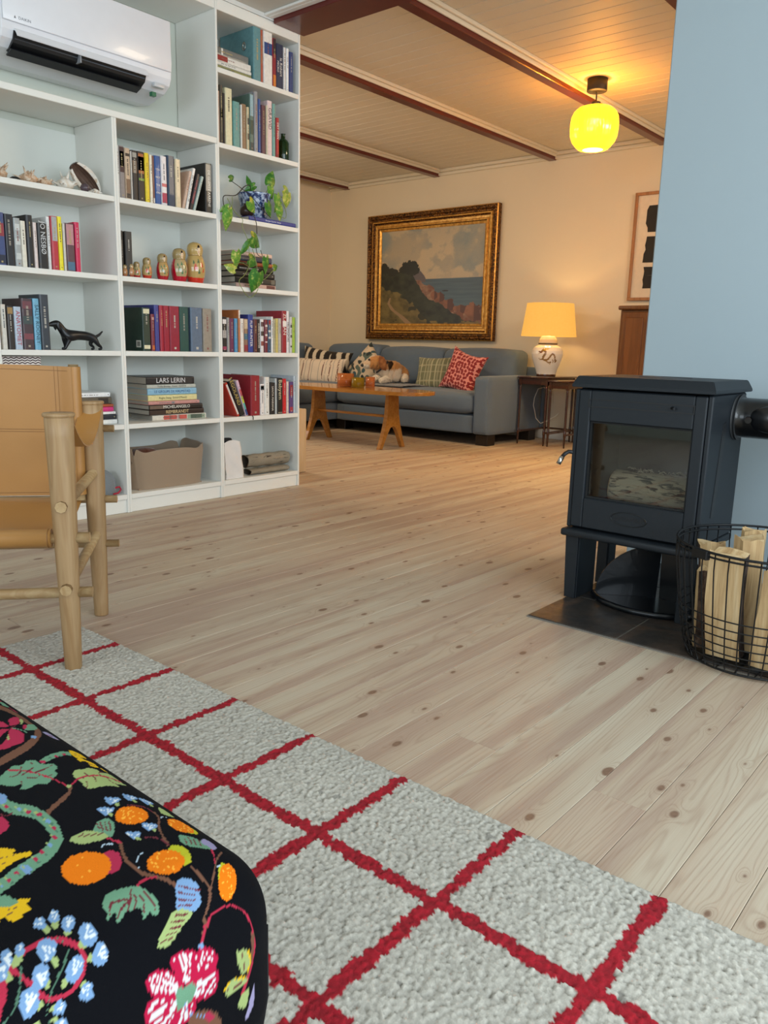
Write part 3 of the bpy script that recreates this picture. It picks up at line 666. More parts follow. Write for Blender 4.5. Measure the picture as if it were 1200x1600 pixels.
('d',[3000,5150,3000,5150,3000,5170,3010,5180,3010,5160]),
('d',[3040,4950,3040,4960,3040,4980,3050,4980,3050,4960]),
('d',[3000,5130,3000,5130,3000,5150,3010,5150,3010,5140]),
('d',[3030,5020,3020,5020,3020,5030,3030,5040,3040,5040]),
('d',[2990,5120,2980,5120,2980,5140,2990,5140,2990,5130]),
('d',[2980,5090,2970,5100,2980,5110,2990,5120,2990,5100]),
('d',[3040,4940,3040,4950,3040,4970,3050,4970,3050,4950]),
('d',[3030,5140,3020,5140,3020,5160,3030,5170,3030,5160]),
('d',[2990,5010,2980,5020,2990,5030,3000,5040,3000,5020]),
('d',[3080,5030,3080,5030,3080,5050,3090,5050,3090,5040]),
('d',[2970,5050,2970,5050,2970,5070,2980,5070,2980,5060]),
('d',[3050,5100,3050,5110,3060,5120,3070,5120,3060,5100]),
('d',[2940,5090,2940,5090,2940,5110,2950,5120,2950,5100]),
('d',[3020,5070,3010,5080,3020,5100,3030,5100,3030,5090]),
('d',[3100,5010,3100,5020,3110,5030,3120,5040,3110,5020]),
('d',[2980,5090,2980,5100,2990,5110,3000,5110,2990,5090]),
('d',[3050,5070,3050,5070,3060,5090,3070,5090,3060,5080]),
('d',[3010,5060,3000,5050,3000,5070,3010,5080,3020,5070]),
('d',[2970,4960,2960,4970,2960,4980,2970,4990,2970,4980]),
('d',[3110,5080,3110,5090,3120,5100,3130,5100,3120,5090]),
('d',[3050,5100,3040,5090,3030,5110,3040,5120,3050,5110]),
('y2',[3370,4600,3330,4570,3300,4570,3260,4580,3230,4610,3220,4650,3220,4700,3240,4740,3270,4770,3310,4770,3340,4760,3370,4730,3390,4690,3390,4640]),
('o',[3360,4640,3330,4610,3290,4590,3250,4600,3220,4610,3190,4640,3170,4680,3170,4730,3180,4770,3200,4810,3230,4850,3260,4860,3300,4860,3340,4850,3370,4820,3380,4770,3390,4730,3380,4680]),
('d',[3350,4670,3340,4680,3350,4690,3360,4690,3360,4670]),
('d',[3340,4740,3340,4750,3350,4770,3360,4760,3350,4750]),
('d',[3250,4830,3250,4830,3250,4850,3260,4850,3260,4840]),
('d',[3190,4750,3180,4740,3180,4760,3190,4770,3200,4760]),
('d',[3340,4670,3340,4670,3340,4690,3350,4690,3350,4680]),
('d',[3280,4670,3270,4670,3260,4680,3270,4690,3280,4690]),
('d',[3340,4690,3340,4700,3350,4710,3360,4710,3350,4690]),
('d',[3320,4630,3310,4630,3310,4650,3320,4660,3320,4650]),
('d',[3290,4640,3290,4650,3290,4660,3300,4670,3300,4650]),
('d',[3220,4650,3210,4640,3200,4660,3210,4670,3220,4660]),
('d',[3200,4770,3200,4780,3210,4800,3220,4790,3210,4770]),
('d',[3220,4690,3220,4700,3220,4710,3230,4720,3230,4710]),
('d',[3280,4820,3270,4820,3270,4830,3280,4840,3290,4830]),
('d',[3200,4650,3200,4660,3210,4670,3220,4660,3210,4650]),
('d',[3320,4800,3310,4800,3310,4810,3320,4820,3320,4810]),
('d',[3280,4620,3270,4620,3270,4640,3280,4640,3290,4630]),
('d',[3270,4790,3260,4800,3260,4810,3270,4820,3270,4810]),
('d',[3340,4760,3340,4760,3340,4780,3350,4780,3350,4770]),
('d',[3230,4660,3230,4670,3230,4680,3240,4690,3240,4680]),
('d',[3330,4760,3320,4760,3320,4770,3330,4780,3330,4770]),
('d',[3290,4700,3290,4710,3310,4730,3310,4720,3300,4700]),
('d',[3250,4800,3250,4810,3260,4820,3260,4820,3260,4800]),
('d',[3310,4650,3300,4660,3310,4670,3320,4670,3320,4660]),
('d',[3320,4720,3310,4730,3320,4750,3330,4750,3330,4730]),
('d',[3330,4680,3330,4700,3340,4710,3350,4710,3340,4690]),
('d',[3260,4810,3250,4820,3250,4830,3260,4840,3270,4830]),
('p',[2660,4600,2620,4550,2590,4530,2550,4530,2530,4550,2520,4600,2530,4650,2560,4710,2590,4750,2630,4780,2670,4780,2690,4750,2700,4710,2690,4650]),
('o',[2600,4640,2570,4590,2520,4550,2460,4530,2410,4540,2360,4560,2320,4610,2300,4660,2300,4730,2310,4790,2340,4850,2390,4890,2440,4910,2500,4900,2550,4880,2590,4830,2620,4770,2620,4700]),
('d',[2480,4690,2470,4690,2470,4690,2470,4700,2480,4700]),
('d',[2460,4670,2450,4660,2450,4670,2450,4680,2460,4680]),
('d',[2430,4680,2420,4680,2420,4680,2420,4690,2430,4690]),
('d',[2410,4730,2410,4730,2400,4730,2410,4740,2410,4740]),
('d',[2430,4780,2430,4780,2420,4780,2430,4790,2430,4790]),
('d',[2480,4790,2480,4780,2470,4790,2480,4800,2480,4790]),
('d',[2520,4730,2520,4720,2510,4730,2520,4740,2520,4740]),
('d',[2520,4640,2510,4640,2510,4650,2510,4650,2520,4650]),
('d',[2460,4600,2460,4600,2450,4610,2460,4610,2460,4610]),
('d',[2390,4650,2390,4640,2380,4650,2390,4660,2390,4660]),
('d',[2360,4750,2360,4750,2360,4750,2360,4760,2370,4760]),
('d',[2410,4840,2400,4840,2400,4850,2400,4850,2410,4850]),
('d',[2500,4840,2500,4840,2490,4840,2500,4850,2500,4850]),
('d',[2570,4730,2570,4730,2560,4740,2570,4740,2570,4740]),
('y2',[3010,4260,2970,4250,2940,4260,2920,4290,2910,4340,2920,4400,2940,4450,2970,4490,3010,4510,3040,4500,3060,4460,3070,4410,3060,4350,3040,4300]),
('o',[2990,4300,2950,4270,2920,4250,2870,4240,2830,4250,2790,4280,2770,4310,2750,4360,2750,4410,2770,4450,2800,4490,2840,4510,2880,4520,2930,4510,2960,4490,2990,4450,3010,4400,3000,4350]),
('d',[2790,4390,2790,4400,2800,4420,2800,4420,2800,4400]),
('d',[2940,4350,2940,4360,2950,4370,2950,4360,2950,4350]),
('d',[2980,4350,2980,4350,2980,4370,2990,4370,2990,4360]),
('d',[2870,4380,2870,4390,2870,4400,2880,4400,2880,4390]),
('d',[2870,4450,2860,4450,2850,4460,2860,4470,2870,4460]),
('d',[2960,4450,2950,4460,2950,4470,2960,4480,2960,4470]),
('d',[2810,4470,2820,4480,2830,4490,2830,4490,2820,4470]),
('d',[2810,4360,2800,4370,2810,4380,2820,4380,2820,4370]),
('d',[2800,4370,2800,4380,2810,4400,2810,4400,2810,4380]),
('d',[2810,4400,2810,4410,2820,4420,2830,4420,2820,4410]),
('d',[2880,4270,2870,4270,2870,4280,2880,4290,2880,4280]),
('d',[2880,4460,2870,4470,2870,4480,2880,4490,2880,4480]),
('d',[2810,4430,2800,4430,2800,4450,2810,4450,2810,4440]),
('d',[2810,4300,2810,4310,2810,4320,2820,4320,2820,4310]),
('d',[2950,4350,2940,4360,2950,4370,2960,4370,2960,4360]),
('d',[2880,4290,2880,4300,2880,4310,2890,4310,2890,4300]),
('d',[2850,4440,2850,4440,2850,4460,2860,4460,2860,4450]),
('d',[2900,4480,2890,4490,2890,4510,2900,4510,2900,4500]),
('d',[2870,4310,2860,4310,2850,4320,2860,4330,2870,4320]),
('d',[2950,4390,2940,4380,2940,4400,2950,4400,2950,4400]),
('d',[2930,4370,2920,4380,2930,4390,2940,4390,2940,4380]),
('d',[2880,4280,2870,4280,2870,4290,2870,4300,2880,4290]),
('d',[2890,4390,2890,4400,2900,4410,2910,4410,2900,4400]),
('d',[2810,4400,2810,4410,2810,4420,2820,4430,2820,4410]),
('d',[2920,4390,2910,4390,2910,4400,2920,4410,2920,4400]),
('d',[2990,4380,2980,4390,2980,4400,2990,4410,2990,4400]),
('y2',[3200,3940,3160,3860,3120,3810,3080,3780,3050,3790,3040,3830,3050,3890,3080,3970,3120,4040,3160,4100,3210,4130,3240,4120,3240,4080,3230,4010]),
('o',[3280,3890,3240,3830,3190,3780,3150,3750,3100,3740,3070,3750,3050,3780,3040,3830,3050,3890,3070,3950,3110,4010,3150,4060,3200,4100,3250,4110,3290,4100,3310,4070,3320,4020,3310,3950]),
('d',[3190,3860,3180,3860,3180,3870,3190,3880,3200,3870]),
('d',[3230,4050,3230,4060,3240,4070,3250,4060,3240,4050]),
('d',[3060,3820,3060,3830,3070,3840,3080,3840,3070,3820]),
('d',[3150,3790,3140,3790,3140,3800,3150,3810,3150,3800]),
('d',[3130,4000,3130,4010,3140,4020,3140,4010,3140,4000]),
('d',[3290,4010,3290,4020,3300,4030,3300,4030,3300,4020]),
('d',[3260,4050,3250,4050,3250,4070,3260,4070,3270,4060]),
('d',[3170,3930,3160,3930,3160,3940,3170,3940,3180,3940]),
('d',[3280,3960,3280,3960,3280,3980,3290,3980,3290,3970]),
('d',[3190,3870,3190,3870,3190,3880,3200,3890,3200,3880]),
('d',[3120,3940,3110,3950,3120,3960,3120,3960,3130,3950]),
('d',[3270,4040,3270,4050,3280,4060,3280,4060,3280,4050]),
('d',[3180,3830,3180,3840,3190,3850,3190,3850,3190,3830]),
('d',[3220,4010,3220,4020,3220,4030,3230,4030,3230,4020]),
('d',[3130,3760,3120,3760,3120,3770,3130,3780,3130,3770]),
('d',[3240,3970,3240,3980,3250,4000,3250,3990,3250,3980]),
('d',[3250,3990,3240,3990,3240,4000,3250,4010,3260,4010]),
('d',[3150,3860,3150,3870,3150,3880,3160,3880,3160,3870]),
('d',[3160,3780,3150,3780,3160,3800,3170,3790,3170,3780]),
('d',[3180,4040,3170,4040,3170,4050,3180,4060,3190,4050]),
('d',[3210,3980,3200,3990,3200,4000,3210,4000,3220,3990]),
('d',[3200,4050,3200,4050,3200,4070,3210,4070,3210,4060]),
('d',[3290,4040,3280,4040,3280,4050,3290,4060,3290,4050]),
('d',[3180,3790,3180,3800,3190,3810,3200,3810,3190,3800]),
('d',[3280,3980,3280,3990,3280,4000,3290,4000,3290,3990]),
('d',[3230,3960,3220,3960,3220,3970,3220,3980,3230,3980]),
('n',[3020,4530,3020,4550,3030,4590,3040,4630,3050,4670,3070,4720,3100,4770,3120,4810,3150,4850,3180,4890,3200,4940,3210,4980,3210,5010,3190,5000,3190,4970,3180,4940,3170,4900,3140,4860,3110,4820,3080,4780,3060,4730,3040,4670,3020,4630,3010,4590,3000,4550,2990,4520]),
('m',[3210,5010,3200,5040,3200,5080,3180,5130,3150,5160,3110,5200,3070,5220,3070,5210,3100,5180,3140,5150,3170,5120,3190,5080,3190,5030,3200,5000]),
('n',[2770,4810,2740,4760,2710,4680,2680,4600,2670,4520,2670,4440,2680,4370,2710,4310,2740,4260,2760,4220,2780,4170,2790,4140,2790,4110,2820,4130,2810,4160,2800,4200,2790,4240,2760,4290,2730,4340,2710,4400,2700,4460,2700,4540,2710,4610,2730,4680,2760,4750,2790,4800]),
('c',[2790,4810,2780,4840,2760,4870,2750,4910,2750,4940,2740,4980,2740,5010,2720,4990,2720,4960,2730,4930,2740,4890,2750,4850,2760,4820,2770,4790]),
('n',[2970,4220,2970,4170,2970,4110,2980,4050,2980,4010,2980,3970,2970,3930,2950,3890,2920,3840,2890,3790,2860,3740,2840,3700,2840,3660,2820,3620,2800,3590,2790,3570,2810,3550,2820,3570,2840,3600,2860,3640,2860,3680,2870,3730,2910,3780,2940,3830,2970,3880,2990,3930,3000,3980,3000,4020,3000,4070,3000,4130,2990,4190,2990,4230]),
('c',[2840,3660,2820,3620,2800,3570,2780,3540,2770,3520,2770,3520,2760,3520,2780,3500,2780,3500,2790,3510,2800,3520,2810,3560,2840,3610,2850,3640]),
('n',[2980,3930,3030,3990,3110,4080,3170,4150,3230,4190,3280,4220,3320,4240,3320,4260,3280,4240,3230,4210,3170,4160,3100,4090,3020,4000,2970,3940]),
('c',[3160,4140,3180,4180,3210,4230,3240,4280,3250,4330,3260,4360,3260,4380,3250,4380,3240,4360,3240,4320,3220,4290,3200,4240,3170,4180,3140,4140]),
('c',[2860,3600,2870,3620,2880,3640,2890,3660,2900,3680,2920,3690,2940,3700,2970,3700,2990,3700,3020,3690,3050,3680,3080,3670,3100,3650,3120,3630,3140,3600,3160,3570,3180,3540,3190,3500,3190,3460,3200,3410,3200,3370,3190,3320,3190,3260,3180,3210,3170,3170,3160,3130,3140,3100,3120,3070,3110,3040,3090,3010,3070,2980,3060,2960,3040,2940,3070,2910,3080,2930,3100,2960,3120,2990,3130,3020,3150,3050,3170,3070,3180,3110,3200,3140,3210,3190,3210,3240,3220,3300,3220,3350,3220,3400,3220,3440,3210,3490,3200,3530,3180,3570,3160,3610,3140,3640,3110,3670,3080,3690,3050,3700,3010,3720,2990,3720,2960,3720,2930,3720,2910,3710,2890,3700,2870,3680,2860,3660,2850,3630,2850,3620]),
('n',[3170,3340,3170,3300,3160,3240,3150,3180,3130,3130,3110,3070,3090,3040,3110,3020,3130,3050,3150,3100,3180,3150,3190,3210,3210,3270,3220,3310]),
('c',[2750,4300,2730,4310,2690,4330,2660,4330,2630,4330,2590,4310,2560,4300,2540,4280,2510,4250,2500,4230,2500,4220,2520,4240,2540,4260,2560,4280,2590,4290,2620,4310,2650,4310,2680,4310,2720,4290,2740,4280]),
('w2',[2610,4810,2620,4820,2640,4840,2660,4850,2670,4860,2690,4860,2700,4850,2710,4840,2720,4820,2730,4810,2730,4820,2730,4830,2720,4850,2700,4860,2690,4870,2670,4870,2660,4860,2640,4850,2620,4830,2610,4810]),
('w2',[2710,4450,2710,4470,2720,4500,2740,4520,2750,4540,2770,4560,2790,4570,2800,4580,2820,4570,2830,4570,2840,4580,2830,4580,2810,4590,2790,4580,2770,4570,2750,4550,2730,4530,2720,4500,2710,4470,2700,4450]),
('w2',[3150,4850,3170,4870,3190,4890,3210,4900,3230,4900,3250,4890,3260,4880,3270,4890,3250,4900,3230,4910,3210,4910,3190,4890,3170,4870,3150,4860]),
('w2',[3130,4100,3150,4100,3170,4110,3190,4110,3190,4120,3170,4120,3150,4110,3130,4110]),
('m',[3010,4530,3010,4570,3010,4620,3000,4670,2980,4700,2960,4720,2940,4740,2930,4720,2950,4710,2970,4690,2990,4660,3000,4610,3000,4560,3000,4520]),
('g',[2720,5090,2750,5120,2780,5150,2810,5160,2840,5160,2860,5150,2880,5130,2880,5100,2880,5060,2860,5020,2830,4980,2800,4930,2770,4910,2760,4920,2750,4950,2740,4990,2730,5020,2720,5050]),
('l',[2530,5090,2560,5110,2610,5120,2650,5120,2690,5100,2710,5070,2730,5030,2750,5000,2760,4960,2750,4930,2730,4930,2690,4930,2650,4950,2610,4960,2580,4980,2550,5010,2540,5040,2530,5070]),
('m',[2780,5150,2760,5090,2750,5030,2760,5040,2770,5090,2790,5150]),
('m',[2580,5070,2610,5070,2640,5080,2650,5100,2620,5090,2590,5080]),
('m',[2800,5140,2780,5080,2760,5020,2770,5020,2790,5070,2810,5140]),
('m',[2620,5040,2650,5050,2680,5050,2680,5070,2650,5060,2630,5060]),
('m',[2830,5120,2800,5060,2780,5000,2790,4990,2810,5060,2840,5120]),
('m',[2660,5020,2690,5020,2720,5020,2720,5030,2690,5040,2670,5040]),
('m',[2850,5110,2830,5040,2800,4980,2810,4970,2840,5040,2860,5100]),
('m',[2700,5000,2730,4990,2750,4990,2760,5000,2730,5010,2710,5010]),
('l',[3320,5080,3340,5100,3360,5100,3370,5080,3380,5030,3370,4950,3360,4900,3330,4900,3300,4920,3270,4950,3260,4970,3270,4990,3280,5010,3290,5040,3300,5060]),
('g',[3120,4570,3130,4580,3150,4590,3170,4580,3200,4550,3230,4510,3250,4460,3260,4420,3270,4370,3260,4330,3250,4320,3230,4310,3200,4320,3170,4350,3120,4390,3100,4440,3090,4490,3110,4540]),
('u',[3240,4440,3270,4460,3310,4480,3340,4480,3350,4440,3350,4380,3330,4340,3310,4310,3270,4290,3250,4290,3240,4300,3240,4330,3240,4360,3230,4390,3230,4410]),
('m',[3160,4560,3130,4500,3110,4450,3120,4450,3140,4500,3160,4560]),
('m',[3180,4530,3160,4480,3130,4420,3140,4420,3170,4470,3190,4530]),
('m',[3210,4500,3180,4450,3160,4400,3160,4390,3190,4450,3220,4500]),
('m',[3240,4470,3210,4420,3180,4370,3190,4370,3220,4420,3250,4470]),
('m',[3270,4440,3240,4390,3210,4340,3210,4340,3240,4390,3270,4440]),
('b',[2780,4110,2800,4140,2820,4160,2840,4180,2860,4170,2890,4160,2910,4140,2920,4110,2930,4070,2930,4030,2910,3970,2890,3900,2860,3860,2830,3850,2800,3860,2770,3870,2750,3900,2720,3930,2710,3960,2720,3990,2730,4010,2750,4040,2760,4060,2770,4090]),
('m',[2810,4130,2860,4060,2920,3990,2930,4000,2870,4070,2820,4140]),
('m',[2780,4070,2830,4020,2890,3960,2890,3970,2840,4030,2790,4090]),
('m',[2750,4020,2800,3980,2850,3940,2860,3950,2810,3990,2760,4040]),
('m',[2730,3980,2780,3940,2820,3910,2830,3920,2780,3960,2730,3990]),
('l',[2490,3720,2500,3750,2510,3780,2530,3820,2570,3860,2620,3910,2670,3950,2700,3960,2720,3950,2750,3940,2770,3910,2790,3880,2800,3850,2780,3820,2740,3800,2700,3780,2670,3750,2630,3720,2610,3700,2580,3680,2560,3680,2540,3680,2520,3690,2500,3700]),
('m',[2520,3750,2560,3730,2610,3710,2610,3730,2570,3750,2530,3760]),
('m',[2560,3790,2600,3770,2640,3750,2650,3760,2610,3780,2560,3800]),
('m',[2600,3830,2640,3800,2680,3780,2690,3800,2650,3820,2600,3840]),
('m',[2640,3870,2680,3840,2720,3820,2730,3830,2690,3860,2640,3890]),
('m',[2680,3910,2720,3880,2760,3850,2770,3870,2730,3900,2690,3930]),
('g',[2340,4310,2360,4340,2390,4370,2420,4380,2450,4380,2470,4370,2500,4360,2540,4340,2570,4330,2600,4300,2620,4240,2630,4180,2630,4130,2630,4090,2620,4060,2610,4040,2600,4020,2580,4010,2570,4010,2560,4020,2560,4050,2560,4070,2540,4060,2510,4040,2490,4040,2500,4060,2510,4100,2510,4130,2500,4140,2480,4140,2470,4140,2450,4150,2440,4160,2420,4160,2390,4140,2360,4120,2340,4110,2340,4140,2360,4180,2370,4210,2350,4200,2320,4180,2300,4170,2300,4190,2320,4220,2330,4260,2330,4280,2330,4290]),
('m',[2500,4240,2470,4260,2430,4280,2390,4290,2360,4270,2340,4230,2320,4200,2330,4190,2340,4220,2370,4250,2390,4270,2420,4260,2470,4240,2500,4220]),
('m',[2520,4250,2490,4240,2460,4230,2430,4220,2400,4200,2370,4170,2350,4160,2350,4140,2370,4160,2400,4180,2430,4200,2460,4210,2490,4220,2520,4230]),
('m',[2530,4250,2530,4230,2520,4210,2510,4190,2500,4170,2480,4160,2470,4150,2470,4140,2480,4150,2500,4160,2520,4180,2530,4200,2540,4230,2540,4250]),
('m',[2560,4230,2560,4210,2550,4180,2550,4150,2530,4120,2520,4100,2510,4080,2510,4070,2530,4090,2540,4120,2560,4150,2570,4180,2570,4220,2570,4240]),
('m',[2590,4230,2590,4210,2600,4170,2600,4140,2600,4110,2590,4070,2580,4050,2590,4050,2600,4070,2610,4110,2610,4140,2610,4180,2610,4210,2600,4240]),
('m',[2550,4310,2510,4260,2460,4200,2430,4150,2430,4140,2470,4190,2520,4250,2550,4300]),
('l',[3020,3290,3050,3280,3090,3260,3120,3230,3140,3190,3140,3140,3140,3110,3130,3090,3100,3080,3080,3080,3060,3090,3040,3110,3030,3150,3020,3190,3020,3250]),
('y',[3110,3230,3120,3200,3130,3160,3140,3130,3130,3110,3110,3090,3090,3080,3110,3060,3120,3070,3140,3090,3150,3120,3150,3160,3140,3200,3130,3230]),
('m',[3060,3250,3060,3210,3070,3140,3070,3100,3090,3090,3080,3140,3070,3200,3070,3250]),
('l',[2900,3060,2910,3080,2930,3090,2960,3100,3000,3090,3040,3060,3080,3040,3100,3020,3120,2990,3110,2980,3090,2980,3050,2980,3020,2990,2980,2990,2950,3000,2920,3000,2900,3020,2900,3040]),
('y',[2900,3050,2920,3070,2940,3090,2960,3100,3000,3080,3050,3050,3080,3030,3080,3050,3050,3070,3000,3090,2960,3110,2930,3100,2910,3080,2890,3060]),
('m',[2920,3030,3000,3020,3080,3010,3080,3020,3000,3030,2920,3050]),
('l',[3010,2860,3010,2880,3040,2910,3060,2930,3080,2930,3100,2930,3120,2920,3120,2890,3110,2840,3100,2800,3080,2790,3070,2790,3060,2800,3040,2820,3010,2840]),
('u',[3110,2760,3120,2800,3140,2840,3160,2870,3170,2890,3180,2900,3190,2890,3190,2850,3190,2790,3180,2750,3150,2710,3110,2690,3080,2680,3080,2700,3090,2730]),
('c',[1710,4210,1730,4220,1750,4240,1780,4250,1800,4260,1830,4260,1860,4260,1890,4260,1920,4250,1950,4230,1980,4210,2000,4190,2020,4160,2040,4130,2050,4100,2050,4070,2050,4040,2050,4020,2040,4000,2030,3970,2010,3950,2000,3920,1980,3900,1960,3880,1940,3860,1920,3850,1900,3850,1880,3850,1860,3860,1840,3870,1820,3880,1800,3900,1790,3920,1780,3950,1770,3980,1760,4020,1760,4060,1740,4090,1730,4140,1720,4180,1710,4210,1690,4250,1670,4280,1660,4300,1650,4320,1630,4280,1640,4260,1650,4240,1670,4210,1680,4180,1700,4150,1710,4110,1720,4070,1730,4030,1740,4000,1750,3960,1750,3920,1770,3890,1780,3860,1800,3840,1820,3830,1850,3820,1870,3810,1890,3810,1920,3810,1950,3820,1970,3840,2000,3870,2020,3890,2040,3920,2050,3950,2070,3980,2080,4010,2080,4050,2080,4090,2080,4130,2070,4160,2050,4200,2030,4230,2000,4260,1970,4280,1930,4300,1900,4310,1870,4310,1840,4310,1810,4310,1780,4300,1750,4280,1720,4260,1710,4250]),
('c',[1610,4270,1600,4240,1600,4190,1590,4150,1580,4120,1560,4080,1540,4040,1510,3990,1470,3930,1450,3890,1470,3850,1500,3890,1530,3950,1560,4000,1590,4040,1610,4080,1630,4130,1640,4190,1640,4240,1650,4280]),
('t',[2020,4150,1990,4120,1960,4080,1930,4040,1890,4010,1860,3970,1820,3930,1800,3890,1780,3850,1760,3800,1750,3760,1740,3710,1750,3670,1760,3670,1750,3710,1750,3750,1770,3800,1780,3840,1800,3880,1830,3920,1860,3960,1900,4000,1930,4030,1970,4070,2000,4110,2020,4140]),
('t',[1740,4200,1720,4160,1700,4120,1680,4070,1650,4030,1630,3990,1610,3960,1570,3930,1520,3900,1500,3880,1500,3870,1530,3890,1570,3920,1610,3950,1640,3980,1660,4020,1680,4060,1710,4110,1730,4160,1750,4190]),
('t',[1980,4280,1990,4250,2000,4220,2000,4200,2010,4200,2000,4230,1990,4260,1990,4280]),
('l',[2000,4380,2000,4350,1990,4320,1970,4320,1960,4340,1960,4370,1970,4390,1980,4410,2000,4400]),
('b',[2010,4460,2010,4430,2000,4400,1980,4380,1960,4380,1950,4390,1940,4410,1940,4440,1950,4470,1970,4490,1990,4490,2010,4480]),
('w',[1950,4450,1960,4430,1980,4410,1980,4410,1970,4440,1960,4460]),
('w',[1970,4470,1970,4440,1980,4410,1980,4410,1980,4440,1980,4470]),
('w',[1990,4480,1980,4440,1980,4410,1980,4410,1990,4440,2000,4480]),
('l',[2050,4340,2040,4320,2020,4320,2010,4340,2020,4370,2030,4400,2050,4410,2060,4400,2070,4370]),
('b',[2090,4400,2070,4370,2050,4370,2040,4370,2030,4400,2030,4430,2050,4460,2070,4480,2090,4490,2100,4480,2110,4460,2100,4430]),
('w',[2070,4480,2060,4440,2050,4400,2050,4400,2070,4440,2080,4480]),
('w',[2090,4470,2070,4430,2050,4400,2050,4400,2070,4430,2090,4460]),
('w',[2100,4450,2080,4430,2050,4400,2050,4400,2080,4420,2100,4440]),
('l',[2080,4230,2060,4220,2040,4220,2040,4240,2050,4270,2070,4300,2080,4300,2100,4290,2090,4260]),
('b',[2120,4270,2090,4250,2070,4240,2060,4260,2050,4290,2060,4320,2080,4350,2110,4380,2130,4380,2140,4370,2150,4340,2140,4300]),
('w',[2120,4370,2100,4330,2080,4290,2080,4280,2100,4320,2120,4360]),
('w',[2130,4350,2100,4320,2080,4290,2080,4280,2110,4310,2130,4340]),
('w',[2140,4330,2110,4310,2080,4290,2080,4280,2110,4300,2140,4320]),
('l',[2100,4080,2080,4080,2070,4090,2070,4120,2090,4140,2110,4150,2120,4140,2130,4120,2120,4100]),
('b',[2150,4070,2130,4060,2100,4090,2100,4130,2100,4170,2120,4220,2150,4240,2180,4250,2200,4220,2210,4180,2200,4130,2180,4090]),
('w',[2180,4230,2150,4180,2120,4140,2120,4140,2160,4170,2190,4210]),
('w',[2180,4180,2150,4160,2120,4140,2120,4140,2150,4150,2190,4160]),
('w',[2190,4140,2160,4140,2120,4140,2120,4140,2150,4120,2180,4110]),
('l',[2090,3950,2080,3960,2070,3980,2080,4000,2100,4020,2110,4020,2130,4000,2130,3980,2110,3960]),
('b',[2140,3880,2110,3890,2100,3930,2100,3970,2120,4020,2150,4050,2180,4070,2200,4050,2210,4020,2210,3970,2190,3920,2170,3890]),
('w',[2200,4030,2160,4000,2130,3980,2130,3970,2170,3990,2200,4000]),
('w',[2190,3980,2160,3980,2130,3980,2130,3970,2160,3960,2190,3960]),
('w',[2190,3930,2160,3950,2130,3970,2130,3970,2150,3940,2180,3910]),
('l',[1770,4240,1760,4220,1740,4220,1730,4240,1740,4260,1750,4290,1770,4300,1780,4290,1780,4260]),
('b',[1810,4290,1790,4270,1780,4260,1760,4270,1760,4290,1760,4310,1770,4340,1790,4360,1800,4370,1820,4360,1820,4350,1820,4320]),
('w',[1800,4360,1790,4330,1780,4290,1780,4290,1790,4320,1800,4360]),
('w',[1800,4350,1790,4320,1780,4290,1780,4290,1790,4320,1810,4340]),
('w',[1810,4340,1790,4320,1780,4290,1780,4290,1800,4310,1820,4330]),
('l',[1890,4090,1890,4120,1900,4140,1920,4140,1930,4130,1930,4100,1920,4070,1910,4060,1900,4070]),
('b',[1850,4180,1850,4220,1870,4260,1900,4290,1940,4300,1960,4280,1970,4250,1970,4200,1940,4160,1910,4140,1880,4130,1860,4140]),
('w',[1950,4190,1930,4220,1910,4250,1900,4250,1920,4210,1940,4170]),
('w',[1920,4170,1910,4210,1910,4250,1900,4250,1900,4200,1900,4160]),
('w',[1890,4140,1900,4200,1910,4250,1900,4250,1890,4200,1870,4150]),
('l',[1920,3900,1900,3890,1880,3890,1880,3910,1890,3940,1900,3960,1920,3960,1930,3950,1930,3920]),
('b',[2020,3920,1980,3890,1950,3880,1930,3900,1920,3940,1930,3990,1960,4030,2000,4060,2030,4070,2050,4050,2060,4010,2040,3960]),
('w',[2010,4060,1980,4000,1960,3940,1960,3930,1990,3990,2020,4050]),
('w',[2030,4030,1990,3980,1960,3940,1960,3930,2000,3970,2030,4010]),
('w',[2040,4000,2000,3970,1960,3940,1960,3930,2000,3960,2040,3980]),
('l',[1800,3970,1790,3990,1800,4020,1810,4030,1830,4020,1840,4000,1830,3970,1820,3950,1810,3950]),
('b',[1750,4000,1750,4040,1760,4090,1780,4120,1810,4150,1840,4150,1860,4120,1860,4080,1850,4040,1830,4000,1800,3980,1770,3980]),
('w',[1850,4070,1820,4080,1800,4100,1790,4090,1820,4060,1840,4040]),
('w',[1830,4030,1810,4060,1800,4100,1790,4090,1800,4050,1810,4010]),
('w',[1800,4000,1800,4040,1800,4090,1790,4090,1790,4040,1780,3990]),
('l',[1710,4220,1700,4240,1710,4270,1720,4280,1730,4280,1750,4270,1750,4240,1740,4220,1720,4210]),
('b',[1670,4230,1660,4260,1670,4290,1680,4330,1700,4370,1730,4380,1740,4380,1750,4350,1740,4310,1730,4270,1700,4240,1680,4220]),
('w',[1740,4330,1720,4330,1690,4320,1690,4310,1720,4310,1740,4310]),
('w',[1720,4290,1710,4310,1700,4320,1690,4320,1700,4290,1710,4270]),
('w',[1710,4250,1700,4290,1700,4320,1690,4320,1690,4280,1690,4240]),
('l',[1640,4150,1640,4170,1640,4200,1650,4210,1670,4210,1680,4190,1680,4160,1670,4140,1660,4140]),
('b',[1610,4180,1610,4200,1620,4230,1630,4270,1650,4290,1670,4300,1680,4300,1690,4270,1680,4240,1670,4210,1650,4180,1630,4170]),
('w',[1680,4260,1660,4260,1640,4260,1640,4250,1660,4240,1680,4240]),
('w',[1660,4230,1650,4240,1640,4250,1640,4250,1650,4230,1650,4210]),
('w',[1650,4190,1640,4220,1640,4250,1640,4250,1640,4220,1630,4190]),
('l',[2010,3810,2000,3780,1980,3770,1970,3780,1970,3810,1980,3830,1990,3850,2010,3850,2020,3830]),
